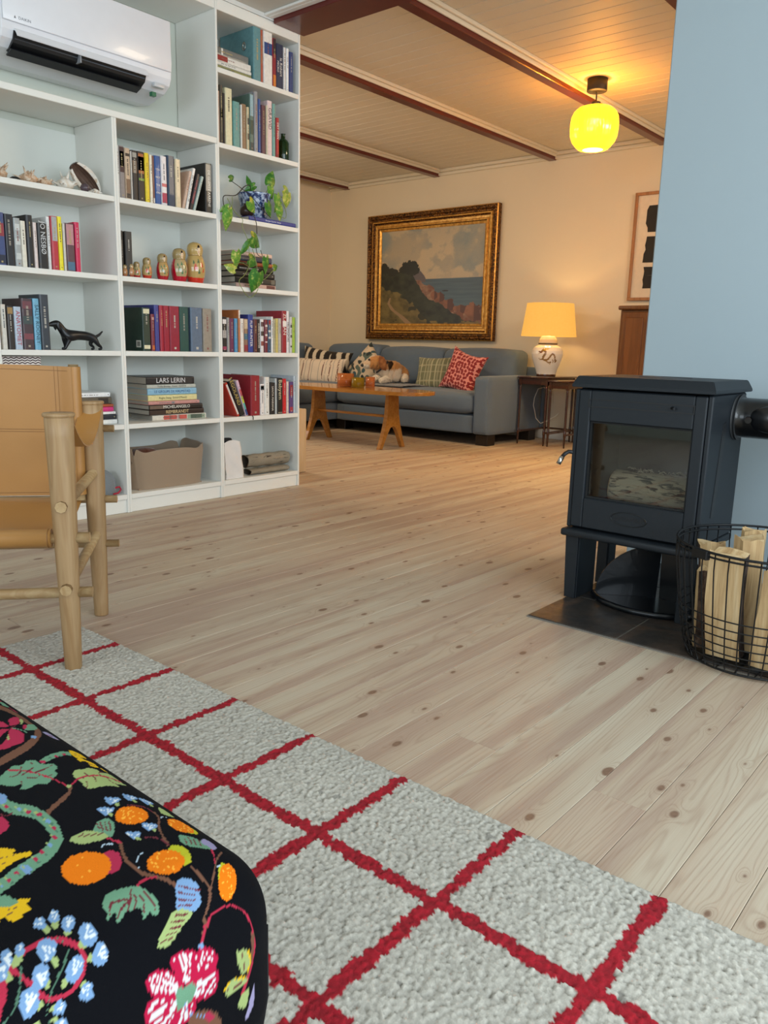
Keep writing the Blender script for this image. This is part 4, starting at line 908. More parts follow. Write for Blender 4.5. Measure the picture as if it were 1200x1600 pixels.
('b',[2030,3720,2030,3670,2020,3640,2000,3640,1980,3660,1950,3700,1950,3750,1970,3790,1990,3820,2020,3830,2030,3810,2040,3770]),
('w',[1980,3800,1980,3740,1990,3680,1990,3690,1980,3740,1990,3800]),
('w',[2000,3790,1990,3740,1990,3690,1990,3680,1990,3740,2010,3790]),
('w',[2020,3790,2000,3740,1990,3690,1990,3680,2000,3730,2030,3780]),
('l',[1750,3850,1730,3840,1720,3840,1710,3850,1720,3880,1730,3900,1740,3910,1760,3900,1760,3880]),
('b',[1730,3870,1700,3840,1670,3820,1640,3840,1630,3880,1630,3930,1650,3990,1680,4030,1720,4040,1750,4030,1760,3990,1750,3930]),
('w',[1700,4020,1680,3950,1660,3880,1670,3880,1690,3950,1710,4010]),
('w',[1720,4000,1690,3940,1660,3890,1670,3880,1700,3930,1730,3980]),
('w',[1740,3970,1700,3930,1660,3890,1670,3880,1710,3910,1750,3950]),
('l',[1790,3750,1780,3760,1770,3780,1780,3800,1790,3810,1810,3810,1820,3800,1820,3780,1810,3760]),
('b',[1840,3680,1820,3690,1790,3720,1790,3750,1800,3780,1820,3810,1840,3820,1850,3810,1860,3780,1860,3750,1860,3710,1850,3690]),
('w',[1850,3790,1830,3770,1810,3750,1810,3750,1830,3760,1860,3770]),
('w',[1850,3760,1830,3760,1810,3750,1810,3750,1830,3740,1850,3740]),
('w',[1850,3720,1830,3740,1810,3750,1810,3750,1820,3730,1850,3710]),
('l',[1800,3660,1800,3640,1780,3640,1770,3650,1760,3680,1760,3700,1770,3710,1780,3700,1800,3680]),
('b',[1840,3580,1840,3560,1820,3550,1810,3560,1790,3580,1780,3610,1770,3630,1780,3650,1790,3660,1810,3660,1830,3640,1840,3610]),
('w',[1790,3650,1800,3620,1800,3580,1810,3580,1800,3620,1800,3650]),
('w',[1800,3640,1800,3610,1800,3580,1810,3580,1810,3610,1820,3630]),
('w',[1820,3630,1810,3610,1810,3580,1810,3580,1820,3600,1830,3620]),
('l',[1620,3730,1630,3740,1650,3750,1660,3760,1680,3750,1700,3750,1710,3740,1710,3720,1710,3710,1710,3700,1700,3680,1680,3660,1660,3660,1640,3670,1630,3700]),
('b',[3000,5410,3020,5430,3030,5420,3030,5410,3030,5380,3020,5330,3010,5290,3000,5290,2990,5310,2990,5360]),
('w',[3010,5400,3010,5350,3010,5300,3010,5310,3020,5360,3020,5400]),
('b',[3020,5400,3040,5410,3050,5400,3050,5380,3050,5350,3030,5320,3010,5290,3000,5290,2990,5310,3010,5350]),
('w',[3030,5380,3020,5340,3010,5310,3010,5310,3030,5340,3040,5380]),
('b',[3050,5370,3060,5380,3080,5380,3080,5360,3070,5330,3040,5300,3010,5290,3000,5290,2990,5310,3020,5340]),
('w',[3060,5360,3030,5330,3010,5310,3010,5300,3040,5330,3060,5350]),
('b',[3060,5340,3080,5360,3100,5360,3100,5340,3090,5310,3050,5290,3010,5290,2990,5290,2990,5310,3020,5330]),
('w',[3080,5340,3050,5330,3010,5310,3010,5300,3040,5310,3080,5320]),
('l',[3040,5240,3020,5240,3010,5260,3020,5280,3030,5300,3040,5290,3050,5270]),
('b',[3150,5380,3170,5400,3180,5390,3180,5370,3170,5340,3170,5290,3160,5250,3150,5250,3140,5280,3140,5330]),
('w',[3160,5360,3160,5320,3160,5270,3160,5280,3170,5320,3170,5370]),
('b',[3170,5370,3190,5380,3200,5370,3200,5350,3190,5320,3180,5280,3160,5250,3150,5260,3140,5280,3150,5320]),
('w',[3180,5350,3170,5310,3160,5270,3160,5270,3180,5310,3190,5350]),
('b',[3190,5340,3210,5350,3230,5350,3230,5330,3220,5300,3190,5270,3160,5250,3140,5260,3140,5280,3160,5310]),
('w',[3210,5330,3180,5300,3160,5280,3160,5270,3180,5290,3210,5320]),
('b',[3210,5310,3230,5320,3250,5330,3250,5300,3240,5280,3200,5260,3160,5250,3140,5260,3140,5280,3170,5290]),
('w',[3230,5310,3190,5290,3160,5280,3160,5270,3190,5280,3220,5290]),
('l',[3180,5210,3170,5210,3160,5220,3160,5250,3180,5270,3190,5260,3190,5230]),
('b',[3250,5280,3270,5290,3290,5290,3290,5270,3280,5240,3270,5190,3270,5150,3250,5150,3250,5170,3250,5230]),
('w',[3270,5260,3260,5220,3260,5170,3270,5170,3270,5220,3280,5270]),
('b',[3280,5260,3300,5280,3310,5270,3310,5250,3300,5220,3280,5180,3270,5150,3250,5150,3250,5170,3260,5220]),
('w',[3290,5240,3280,5210,3260,5170,3270,5170,3280,5210,3300,5240]),
('b',[3300,5240,3320,5250,3330,5240,3340,5220,3320,5200,3300,5170,3270,5150,3250,5160,3250,5170,3270,5210]),
('w',[3310,5230,3290,5200,3270,5170,3270,5170,3290,5190,3320,5210]),
('b',[3320,5210,3340,5220,3350,5220,3360,5200,3340,5170,3310,5160,3270,5150,3250,5160,3250,5170,3280,5190]),
('w',[3340,5210,3300,5190,3270,5170,3270,5170,3300,5180,3330,5190]),
('l',[3290,5110,3270,5100,3260,5120,3270,5150,3280,5170,3300,5160,3300,5130]),
('b',[2880,5310,2900,5320,2920,5320,2920,5300,2910,5270,2900,5220,2900,5190,2890,5180,2880,5210,2880,5260]),
('w',[2890,5290,2890,5250,2890,5200,2900,5210,2900,5250,2910,5300]),
('b',[2910,5290,2920,5300,2940,5300,2940,5280,2930,5250,2910,5210,2900,5190,2880,5190,2880,5210,2890,5250]),
('w',[2910,5270,2900,5240,2890,5200,2900,5200,2910,5240,2920,5270]),
('b',[2930,5270,2950,5280,2960,5270,2960,5250,2950,5230,2920,5200,2900,5190,2880,5190,2880,5210,2900,5240]),
('w',[2940,5260,2920,5230,2900,5210,2900,5200,2920,5220,2940,5240]),
('b',[2940,5240,2960,5250,2980,5250,2980,5230,2970,5210,2930,5190,2900,5190,2880,5190,2880,5210,2910,5220]),
('w',[2960,5240,2930,5220,2900,5210,2900,5200,2930,5210,2960,5220]),
('l',[2920,5140,2910,5140,2900,5160,2900,5180,2910,5200,2930,5190,2930,5160]),
('b',[3010,4890,3030,4900,3040,4900,3040,4880,3040,4860,3030,4810,3020,4780,3010,4780,3000,4800,3000,4840]),
('w',[3020,4880,3020,4830,3020,4790,3020,4800,3030,4840,3030,4880]),
('b',[3030,4880,3050,4890,3060,4880,3060,4860,3050,4840,3040,4800,3020,4780,3010,4780,3000,4800,3020,4840]),
('w',[3040,4860,3030,4830,3020,4790,3020,4790,3040,4830,3050,4860]),
('b',[3050,4850,3070,4860,3080,4860,3080,4840,3070,4810,3050,4790,3020,4780,3010,4780,3000,4800,3030,4830]),
('w',[3060,4840,3040,4820,3020,4800,3020,4790,3040,4810,3070,4830]),
('b',[3070,4830,3090,4830,3100,4840,3100,4820,3090,4790,3060,4780,3020,4780,3000,4780,3000,4800,3030,4810]),
('w',[3090,4820,3050,4810,3020,4800,3020,4790,3050,4800,3080,4810]),
('l',[3040,4740,3030,4730,3020,4750,3030,4770,3040,4790,3050,4780,3050,4760]),
('b',[2860,4880,2880,4890,2900,4890,2890,4870,2890,4850,2880,4810,2880,4770,2870,4770,2860,4790,2860,4840]),
('w',[2870,4870,2870,4830,2870,4790,2880,4790,2880,4830,2880,4870]),
('b',[2890,4870,2900,4880,2910,4870,2910,4850,2910,4830,2890,4800,2880,4770,2860,4770,2860,4790,2870,4830]),
('w',[2890,4850,2880,4820,2870,4790,2880,4790,2890,4820,2900,4850]),
('b',[2910,4850,2920,4850,2930,4850,2940,4830,2930,4810,2900,4780,2880,4770,2860,4770,2860,4790,2880,4820]),
('w',[2920,4830,2900,4810,2880,4790,2880,4790,2900,4800,2920,4820]),
('b',[2920,4820,2940,4830,2950,4830,2950,4810,2940,4790,2910,4770,2880,4770,2860,4780,2860,4790,2890,4800]),
('w',[2940,4820,2910,4800,2880,4790,2880,4780,2910,4790,2930,4800]),
('l',[2900,4730,2890,4730,2880,4740,2880,4770,2890,4780,2910,4770,2910,4750]),
('p3',[2570,3340,2550,3390,2540,3470,2530,3530,2540,3560,2560,3570,2580,3570,2610,3570,2640,3550,2670,3530,2700,3510,2720,3480,2730,3450,2730,3410,2720,3370,2710,3340,2690,3320,2670,3300,2650,3300,2620,3300,2590,3310]),
('w',[2580,3360,2570,3400,2560,3460,2550,3510,2560,3530,2570,3540,2590,3550,2610,3540,2640,3530,2660,3510,2680,3500,2700,3470,2710,3450,2710,3420,2710,3390,2700,3360,2680,3340,2660,3330,2640,3330,2620,3330,2600,3330]),
('p3',[2580,3350,2560,3430,2540,3520,2520,3520,2540,3440,2560,3350]),
('p3',[2590,3360,2590,3460,2590,3560,2570,3570,2570,3470,2580,3370]),
('p3',[2630,3340,2650,3430,2680,3520,2660,3530,2640,3450,2610,3360]),
('p3',[2650,3310,2690,3370,2740,3430,2720,3450,2680,3390,2630,3330]),
('p3',[2640,3270,2680,3300,2720,3330,2700,3350,2660,3320,2630,3290]),
('p3',[2620,3260,2640,3270,2660,3280,2640,3310,2620,3290,2610,3280]),
('p3',[2590,3280,2590,3300,2580,3330,2560,3340,2570,3310,2580,3280]),
('p3',[2580,3330,2570,3380,2560,3430,2540,3430,2560,3380,2570,3330]),
('p3',[2580,3380,2570,3460,2560,3540,2550,3550,2560,3470,2570,3390]),
('p3',[2610,3380,2620,3460,2630,3540,2610,3550,2610,3470,2600,3390]),
('p3',[2650,3350,2680,3420,2710,3480,2690,3490,2660,3430,2640,3360]),
('p3',[2650,3310,2690,3350,2730,3380,2710,3400,2680,3360,2650,3320]),
('p3',[2630,3280,2660,3290,2680,3310,2670,3330,2650,3310,2630,3290]),
('p3',[2680,3330,2690,3360,2700,3410,2710,3440,2730,3470,2750,3480,2770,3480,2790,3470,2820,3450,2840,3430,2850,3400,2860,3370,2860,3350,2850,3320,2840,3300,2830,3280,2810,3270,2780,3270,2760,3280,2730,3290,2700,3300]),
('w',[2700,3330,2700,3360,2710,3400,2730,3430,2740,3450,2750,3460,2770,3460,2790,3450,2810,3440,2830,3420,2840,3400,2840,3370,2840,3350,2840,3330,2830,3310,2820,3300,2800,3290,2780,3290,2760,3300,2740,3300,2720,3320]),
('p3',[2640,3310,2680,3370,2720,3430,2700,3450,2660,3390,2630,3330]),
('p3',[2660,3320,2720,3390,2770,3460,2750,3490,2700,3410,2650,3340]),
('p3',[2680,3300,2760,3360,2840,3410,2820,3440,2750,3380,2670,3320]),
('p3',[2690,3270,2770,3300,2860,3330,2840,3360,2760,3320,2680,3290]),
('p3',[2680,3250,2750,3260,2830,3260,2810,3290,2740,3280,2670,3270]),
('p3',[2650,3250,2710,3260,2760,3260,2740,3290,2690,3280,2640,3270]),
('p3',[2630,3270,2660,3290,2690,3310,2670,3340,2640,3310,2620,3290]),
('p3',[2640,3310,2670,3340,2700,3370,2690,3390,2660,3350,2640,3310]),
('p3',[2660,3340,2700,3400,2750,3450,2730,3470,2690,3410,2660,3350]),
('p3',[2690,3340,2750,3390,2810,3440,2790,3460,2740,3400,2680,3350]),
('p3',[2710,3310,2780,3340,2850,3370,2840,3390,2770,3360,2700,3320]),
('p3',[2710,3270,2780,3290,2850,3300,2830,3320,2770,3300,2700,3280]),
('p3',[2680,3260,2740,3260,2790,3270,2780,3290,2730,3280,2680,3270]),
('p3',[2650,3270,2690,3280,2720,3290,2710,3310,2680,3290,2650,3280]),
('p3',[2650,3260,2670,3290,2690,3320,2720,3330,2760,3320,2800,3290,2840,3260,2850,3240,2860,3210,2850,3180,2840,3150,2830,3120,2810,3100,2770,3100,2730,3110,2700,3130,2670,3140,2640,3170,2630,3190,2620,3220,2630,3240]),
('w',[2660,3250,2680,3270,2700,3290,2720,3300,2760,3290,2790,3270,2820,3250,2830,3230,2830,3210,2830,3180,2820,3160,2810,3140,2790,3120,2770,3120,2730,3130,2700,3140,2680,3160,2660,3180,2650,3200,2650,3210,2650,3230]),
('p3',[2640,3270,2680,3290,2730,3310,2710,3340,2670,3310,2630,3290]),
('p3',[2680,3250,2760,3250,2840,3250,2820,3280,2750,3270,2670,3260]),
('p3',[2680,3220,2760,3190,2850,3160,2840,3190,2760,3210,2680,3230]),
('p3',[2670,3190,2730,3140,2800,3090,2800,3120,2730,3160,2670,3210]),
('p3',[2620,3200,2660,3160,2690,3120,2700,3140,2670,3170,2630,3210]),
('p3',[2600,3230,2610,3210,2620,3190,2630,3200,2620,3210,2610,3230]),
('p3',[2620,3250,2630,3250,2650,3250,2640,3280,2620,3270,2610,3260]),
('p3',[2640,3270,2660,3280,2690,3280,2670,3300,2650,3290,2630,3280]),
('p3',[2680,3270,2730,3270,2780,3280,2770,3310,2720,3290,2670,3280]),
('p3',[2710,3230,2770,3220,2840,3210,2840,3230,2770,3240,2700,3240]),
('p3',[2700,3200,2760,3160,2830,3130,2820,3150,2760,3180,2700,3210]),
('p3',[2660,3190,2700,3150,2750,3110,2750,3120,2710,3160,2660,3190]),
('p3',[2560,3260,2520,3270,2470,3290,2420,3320,2390,3350,2360,3380,2350,3410,2340,3440,2340,3480,2340,3510,2360,3530,2380,3550,2400,3550,2430,3540,2470,3520,2500,3480,2520,3450,2550,3400,2560,3360,2570,3320,2570,3280]),
('w',[2540,3290,2510,3300,2460,3320,2430,3340,2400,3360,2380,3380,2370,3410,2360,3440,2360,3460,2360,3490,2370,3510,2390,3520,2410,3520,2430,3510,2460,3490,2490,3470,2510,3440,2530,3400,2540,3370,2540,3340,2550,3310]),
('p3',[2530,3280,2480,3310,2430,3330,2430,3300,2480,3290,2530,3270]),
('p3',[2500,3310,2430,3370,2350,3410,2350,3390,2430,3350,2500,3300]),
('p3',[2510,3350,2430,3430,2360,3510,2350,3490,2420,3420,2500,3340]),
('p3',[2530,3360,2470,3450,2410,3540,2400,3540,2460,3450,2520,3360]),
('p3',[2570,3330,2540,3410,2510,3480,2490,3480,2520,3410,2550,3330]),
('p3',[2590,3290,2580,3320,2570,3350,2550,3360,2560,3320,2570,3290]),
('p3',[2580,3260,2570,3270,2550,3270,2560,3240,2570,3240,2580,3240]),
('p3',[2540,3270,2520,3290,2490,3300,2490,3280,2520,3270,2550,3260]),
('p3',[2500,3310,2440,3340,2390,3370,2390,3350,2440,3330,2500,3300]),
('p3',[2480,3350,2410,3410,2350,3460,2350,3450,2410,3390,2480,3340]),
('p3',[2490,3380,2440,3450,2380,3530,2370,3520,2430,3450,2490,3380]),
('p3',[2530,3370,2490,3440,2460,3510,2440,3510,2480,3440,2520,3370]),
('p3',[2570,3330,2550,3370,2540,3420,2520,3420,2540,3370,2560,3330]),
('p3',[2560,3220,2520,3270,2460,3320,2410,3350,2380,3370,2350,3370,2330,3360,2310,3350,2290,3330,2280,3300,2280,3280,2280,3240,2300,3210,2320,3180,2360,3140,2400,3120,2440,3100,2470,3090,2500,3090,2530,3130,2560,3180]),
('w',[2520,3230,2490,3270,2450,3300,2410,3330,2380,3340,2360,3340,2340,3340,2330,3330,2310,3310,2310,3290,2300,3270,2310,3240,2320,3220,2340,3190,2370,3160,2400,3140,2430,3130,2450,3120,2480,3120,2500,3150,2520,3190]),
('p3',[2530,3300,2470,3330,2410,3360,2420,3340,2470,3310,2530,3280]),
('p3',[2500,3300,2410,3340,2330,3370,2340,3350,2420,3320,2500,3280]),
('p3',[2480,3280,2380,3300,2290,3310,2300,3290,2390,3280,2480,3260]),
('p3',[2480,3250,2390,3240,2300,3230,2310,3200,2400,3210,2490,3230]),
('p3',[2520,3210,2460,3170,2400,3130,2410,3110,2470,3150,2530,3190]),
('p3',[2550,3200,2520,3160,2490,3110,2510,3090,2540,3140,2570,3190]),
('p3',[2570,3250,2560,3240,2550,3240,2570,3210,2580,3220,2590,3230]),
('p3',[2540,3270,2510,3290,2480,3300,2490,3280,2510,3270,2540,3260]),
('p3',[2490,3300,2430,3340,2370,3370,2370,3350,2430,3320,2490,3300]),
('p3',[2460,3290,2380,3320,2310,3340,2310,3320,2390,3300,2460,3280]),
('p3',[2450,3260,2370,3260,2290,3270,2300,3250,2380,3250,2460,3250]),
('p3',[2480,3220,2410,3200,2350,3180,2360,3160,2420,3180,2480,3210]),
('p3',[2520,3190,2480,3150,2450,3120,2460,3100,2500,3140,2530,3180]),
('p3',[2560,3210,2540,3190,2520,3170,2540,3150,2550,3180,2570,3200]),
('p3',[2570,3210,2600,3210,2630,3200,2640,3180,2660,3160,2660,3130,2660,3100,2650,3070,2630,3050,2600,3040,2570,3040,2530,3050,2500,3060,2480,3080,2480,3110,2480,3140,2510,3170,2540,3200]),
('w',[2570,3190,2600,3190,2620,3180,2630,3170,2640,3150,2640,3130,2640,3100,2630,3080,2620,3060,2600,3050,2570,3050,2540,3060,2510,3070,2500,3090,2500,3110,2500,3140,2520,3160,2550,3180]),
('p3',[2610,3220,2620,3200,2640,3180,2650,3190,2630,3210,2610,3230]),
('p3',[2610,3200,2630,3150,2650,3110,2670,3100,2640,3150,2620,3200]),
('p3',[2590,3180,2590,3120,2590,3050,2610,3030,2610,3100,2600,3170]),
('p3',[2550,3190,2520,3130,2490,3080,2510,3060,2540,3120,2570,3180]),
('p3',[2550,3220,2510,3190,2480,3160,2500,3130,2530,3170,2560,3200]),
('p3',[2580,3240,2570,3230,2560,3220,2580,3200,2590,3220,2590,3230]),
('p3',[2610,3170,2610,3120,2620,3080,2640,3070,2630,3120,2610,3170]),
('p3',[2570,3160,2560,3110,2540,3060,2560,3040,2570,3100,2580,3160]),
('p3',[2540,3190,2510,3150,2490,3110,2500,3090,2530,3140,2550,3180]),
('p3',[2560,3220,2540,3200,2520,3190,2540,3170,2550,3190,2570,3210]),
('g',[2510,3230,2510,3260,2520,3300,2530,3330,2550,3320,2570,3310,2590,3290,2610,3290,2630,3290,2650,3290,2660,3280,2670,3260,2670,3240,2660,3220,2650,3190,2630,3170,2620,3170,2590,3180,2570,3180,2560,3170,2540,3160,2530,3160,2520,3170,2510,3200]),
('b',[2570,3180,2580,3150,2600,3110,2620,3060,2660,3020,2710,2980,2750,2950,2750,2960,2710,2990,2660,3030,2620,3070,2600,3110,2590,3150,2580,3180]),
('n',[2870,2820,2850,2790,2810,2790,2760,2810,2690,2860,2640,2910,2610,2970,2590,3020,2610,3060,2650,3060,2700,3040,2760,3000,2820,2940,2850,2880]),
('p',[2810,2910,2800,2900,2780,2900,2750,2920,2730,2950,2720,2980,2730,2990,2750,2990,2780,2970,2800,2940]),
('b',[2600,3080,2650,3040,2700,2990,2750,2950,2750,2960,2700,3000,2650,3050,2610,3090]),
('b',[2790,3480,2780,3470,2760,3470,2750,3490,2750,3510,2760,3520,2780,3520,2790,3500]),
('c',[5100,6460,5100,6460,5100,6460])]
# ---------------------------------------------------------------- bookcase
SX = [1.363, 1.885, 2.398, 2.908]
YF, YB = 3.043, 3.330
SZ = {7: .081, 6: .388, 5: .698, 4: 1.004, 3: 1.313, 2: 1.621, 1: 1.93}
def bookcase():
    names = [('white painted bookcase column on the left, under the wall-mounted heat pump', 1.612, (7, 6, 5, 4, 3)),
             ('white painted bookcase column in the middle, with nesting dolls and a felt basket', 1.612, (7, 6, 5, 4, 3)),
             ('tall white painted bookcase column on the right that reaches the ceiling', 2.205, (7, 6, 5, 4, 3, 2, 1))]
    for i, (lab, top, rows) in enumerate(names):
        a, b = SX[i]+.0003, SX[i+1]-.0003
        r = thing('bookcase', lab, 'bookcase', (a, YF, 0), 0, 'columns of the white wall bookcase')
        w = b-a; t = .0105
        MB().box(0, t, 0, YB-YF, .0005, top-.0005, 0, .001).build('side_panel', M_white, r)
        MB().box(w-t, w, 0, YB-YF, .0005, top-.0005, 0, .001).build('side_panel', M_white, r)
        MB().box(t+.0003, w-t-.0003, YB-YF-.006, YB-YF-.0003, .06, top-.03, 0).build('back_panel', M_back, r)
        for k in rows:
            z = SZ[k]
            MB().box(t+.0003, w-t-.0003, .0005, YB-YF-.0065, z-.021, z, 0, .0012).build('shelf', M_white, r)
        MB().box(t+.0003, w-t-.0003, .008, .022, .0006, SZ[7]-.0215, 0, .001).build('plinth', M_white, r)
        if i == 2: MB().box(t+.0003, w-t-.0003, .0002, YB-YF-.0065, 2.158, 2.204, 0, .002).build('top_board', M_white, r)
    r = thing('shelf_board', 'long white top board lying over the left and middle bookcase columns', 'shelf', (SX[0], YF, 1.6121))
    MB().box(0, SX[2]-SX[0]-.001, -.001, YB-YF, 0, .025, 0, .002).build('board', M_white, r)
    r = thing('shelf_board', 'white soffit board above the wall-mounted heat pump, at ceiling height', 'shelf', (SX[0]-.6, YF, 2.1585))
    MB().box(0, SX[2]-SX[0]+.5995, 0, YB-YF, 0, .046, 0, .002).build('board', M_white, r)
    MB().box(SX[0]-.6, SX[3], YF, YB, 2.2055, 2.2245).build('filler_strip', M_white, None)
    tag(bpy.data.objects['filler_strip'], 'narrow white filler strip between the bookcase top and the flat ceiling', 'trim')
bookcase()

PAPER = mat('d6d1c4', .9, 0, .08, 400)
PAPER2 = mat('aaa79f', .9, 0, .1, 400)
def bmat(c): return mat(c, .45, 0, .16, 70, 0, coat=.12)
def ink(c): return mat(c, .5, 0, .03, 50)
def lum(c): r = lin(c); return .3*r[0]+.6*r[1]+.1*r[2]
SPECIAL = {}   # label fragment -> list of bands (v0, v1, colour) on the spine, as fractions of the height
def make_book(t, h, d, col, label, loc, rot=(0, 0, 0), title='', bands=(), group=None, seed=0, paper=None, tcol=None, tsize=None, face=None, lines=True):
    """book standing on its tail, spine facing -y, origin at bottom centre of the spine"""
    rng = random.Random(seed*7+len(label)); mb = MB(); mats = [bmat(col)]
    def mi(c, f=ink):
        m = f(c)
        if m not in mats: mats.append(m)
        return mats.index(m)
    q = .0022 if t > .012 else .0012; rnd = min(t*.25, .004)
    hard = d > .19 or t > .035
    # U-shaped cover
    x = t/2
    prof = [(-x, d), (-x, rnd), (-x+rnd*.6, rnd*.2), (-x+rnd*1.6, 0), (x-rnd*1.6, 0), (x-rnd*.6, rnd*.2), (x, rnd), (x, d), (x-q, d), (x-q, q+rnd*.7), (-x+q, q+rnd*.7), (-x+q, d)]
    mb.prism(prof, 'z', 0, h, 0)
    e = -.00025
    for v0, v1, c in bands:
        mb.box(-x+rnd*.8, x-rnd*.8, e, .0005, h*v0+.0003, h*v1-.0003, mi(c, bmat)); 
    dark = lum(col) < .25
    tc = tcol or ('e9e4da' if dark else '2a2a2a')
    if title:
        parts = title.split('|'); s = tsize or min(t*.92, h*.80/(max(len(p) for p in parts)*.62))
        if len(parts) == 4:                                   # stacked horizontal words
            for k, p in enumerate(parts):
                Mx = T(0, -.0006, h*(.72-.16*k)) @ Matrix(((1, 0, 0, 0), (0, 0, -1, 0), (0, 1, 0, 0), (0, 0, 0, 1)))
                text_into(mb, p, min(.011, t*.36), Mx, mi(tc))
        else:
            for k, p in enumerate(parts):
                off = 0 if len(parts) == 1 else (.16*t if k == 0 else -.26*t)
                ss = s if len(parts) == 1 else s*.75*(1 if k == 0 else .75)
                zc = h*(.5 if len(title) > 8 else .68)
                Mx = T(off, -.0006, zc) @ Matrix(((0, 1, 0, 0), (0, 0, -1, 0), (-1, 0, 0, 0), (0, 0, 0, 1)))
                text_into(mb, p, ss, Mx, mi(tc))
    elif lines and t > .011:
        # small indistinct title marks
        z = h*rng.uniform(.78, .90); c = mi(rng.choice(['a8986a', 'b5b0a6', '9c9488']) if dark else rng.choice(['5f564c', '44505c', '84504a']))
        end = h*rng.uniform(.38, .62); tw = t*rng.uniform(.06, .11)
        while z > end:
            L = rng.uniform(.0025, .006); mb.box(-tw, tw, e*1.5, .0004, z-L, z, c); z -= L+rng.choice([.0012, .0016, .005])
        if rng.random() < .5: mb.box(-t*.10, t*.10, e*1.5, .0004, h*.05, h*.05+t*.18, c)
    o = mb.build('book', mats, None, loc); o.rotation_euler = rot
    tag(o, label, 'book', group)
    g = .0025 if hard else .0004
    pb = MB().box(-x+q+.0001, x-q-.0001, q+rnd*.7+.0002, d-(.003 if hard else .0002), g, h-g)
    pb.build('page_block', paper or PAPER, o)
    return o

BANDS = {
 'white book with a broad dark blue band': [(.58, .80, '24457e')],
 'narrow book dark at the top, red in the middle and orange below': [(.68, .99, '2a1f28'), (.02, .26, 'd07a2a')],
 'tall book pale blue above and dark green below': [(.62, .99, '8fb0bb'), (.3, .55, '33463a'), (.02, .16, '2c3a3c')],
 'grey book with a dark portrait photo on the upper spine': [(.5, .98, '3d2226'), (.62, .9, 'a5877c')],
 'beige book with a sepia photo spine': [(.84, .9, '3a2c24'), (.12, .4, '7c6048'), (.02, .12, '3a2c24')],
 'black book with small photos and white lettering': [(.55, .8, '776656'), (.86, .96, '9a968e')],
 'dark book with an orange glow and a green label': [(.56, .96, 'a35a28'), (.62, .9, 'd89a58'), (.42, .47, '6f9a35')],
 'thin brown book with a white foot': [(.02, .12, 'e0dcd4')],
 'white book with red blots and a red edge': [(.38, .45, 'b02844'), (.05, .26, 'a83050')],
 'book grey on the upper half and red below': [(.54, .99, 'a3a6a8')],
 'blue and red photo book cut by the left picture edge': [(.55, .8, '8e3038'), (.03, .2, '1c2238')],
 'silver book with pale circles on its spine': [(.75, .88, 'c4c8c6'), (.45, .58, 'c4c8c6'), (.15, .28, 'c4c8c6')],
 'paperback with a pink and dark photo spine': [(.55, .98, 'b9858a'), (.02, .2, '4a6c88')],
 'black paperback with a gold square at the top': [(.82, .97, '9a7a48')],
 'dark floral book with white handwriting': [(.8, .95, '6d3f48'), (.5, .66, '3c4a4a'), (.2, .32, '7a4048')],
 'white paperback with small dark pictures': [(.78, .92, '5a3a40'), (.5, .64, '433a3a'), (.2, .34, '8a4a44')],
 'dark red paperback with white spots': [(.78, .84, 'e2d8d2'), (.5, .56, 'e2d8d2'), (.3, .34, 'd8cfca')],
 'blue and red paperback with white spots': [(.84, .98, '8a2a34'), (.62, .68, 'e2d8d2'), (.42, .48, 'e2d8d2')],
 'tall orange and white book behind the light blue paperback': [(.80, .99, 'e6dfd4')],
 'paperback with a multicoloured photo spine': [(.7, .98, 'c9b49a'), (.38, .56, '3f6a80'), (.03, .22, '8c2f38')],
 'black book with white pattern first above the red binder': [(.8, .93, 'dedada'), (.4, .62, 'a8a4a4'), (.06, .16, '9a3a5a')],
 'white paperback with dark flecks': [(.7, .78, '4a4648'), (.42, .5, '5a5254'), (.15, .2, '4a4648')],
 'tall red hardback with a white badge': [(.62, .76, 'e6e0da')],
 'thin dark red book with a small orange emblem': [(.84, .92, 'b98a80'), (.04, .16, 'c8682c')],
 'large dark green book with gold lettering and a white barcode': [(.86, .97, 'd8d2b0'), (.05, .14, 'd8d2b0'), (.2, .8, '2b3a2c')],
 'short red book with small white lettering': [(.02, .1, '7a151b')],
 'black book with cream script lettering': [(.02, .05, '8a8578')],
 'purple paperback with red patches': [(.55, .9, '8a2a3a'), (.05, .2, 'a03848')],
 'thin tan and dark patterned book': [(.6, .75, '4a4038'), (.25, .4, '5a4a3c')],
 'tall dark olive book second below the top shelf': [(.2, .85, '5d5848'), (.45, .6, '2b2824')],
 'white paperback with pink lettering right of the red binder': [(.80, .95, '2a2a2a'), (.84, .91, 'e6e0de')],
 'black book with a tall': [],
}
GROUPN = {'c3s1': 'books standing on the top shelf of the tall column', 'c3s2': 'books standing on the second shelf of the tall column',
 'c2s3': 'books standing on the upper shelf of the middle column', 'c2s4': 'black books behind the nesting dolls',
 'c2s5': 'clothbound books in the middle column', 'c1s4': 'paperbacks on the second shelf of the left column',
 'c1s5': 'paperbacks beside the dog figurine', 'c3s5': 'paperbacks on the fifth shelf of the tall column', 'c3s6': 'books on the shelf above the paper bag'}
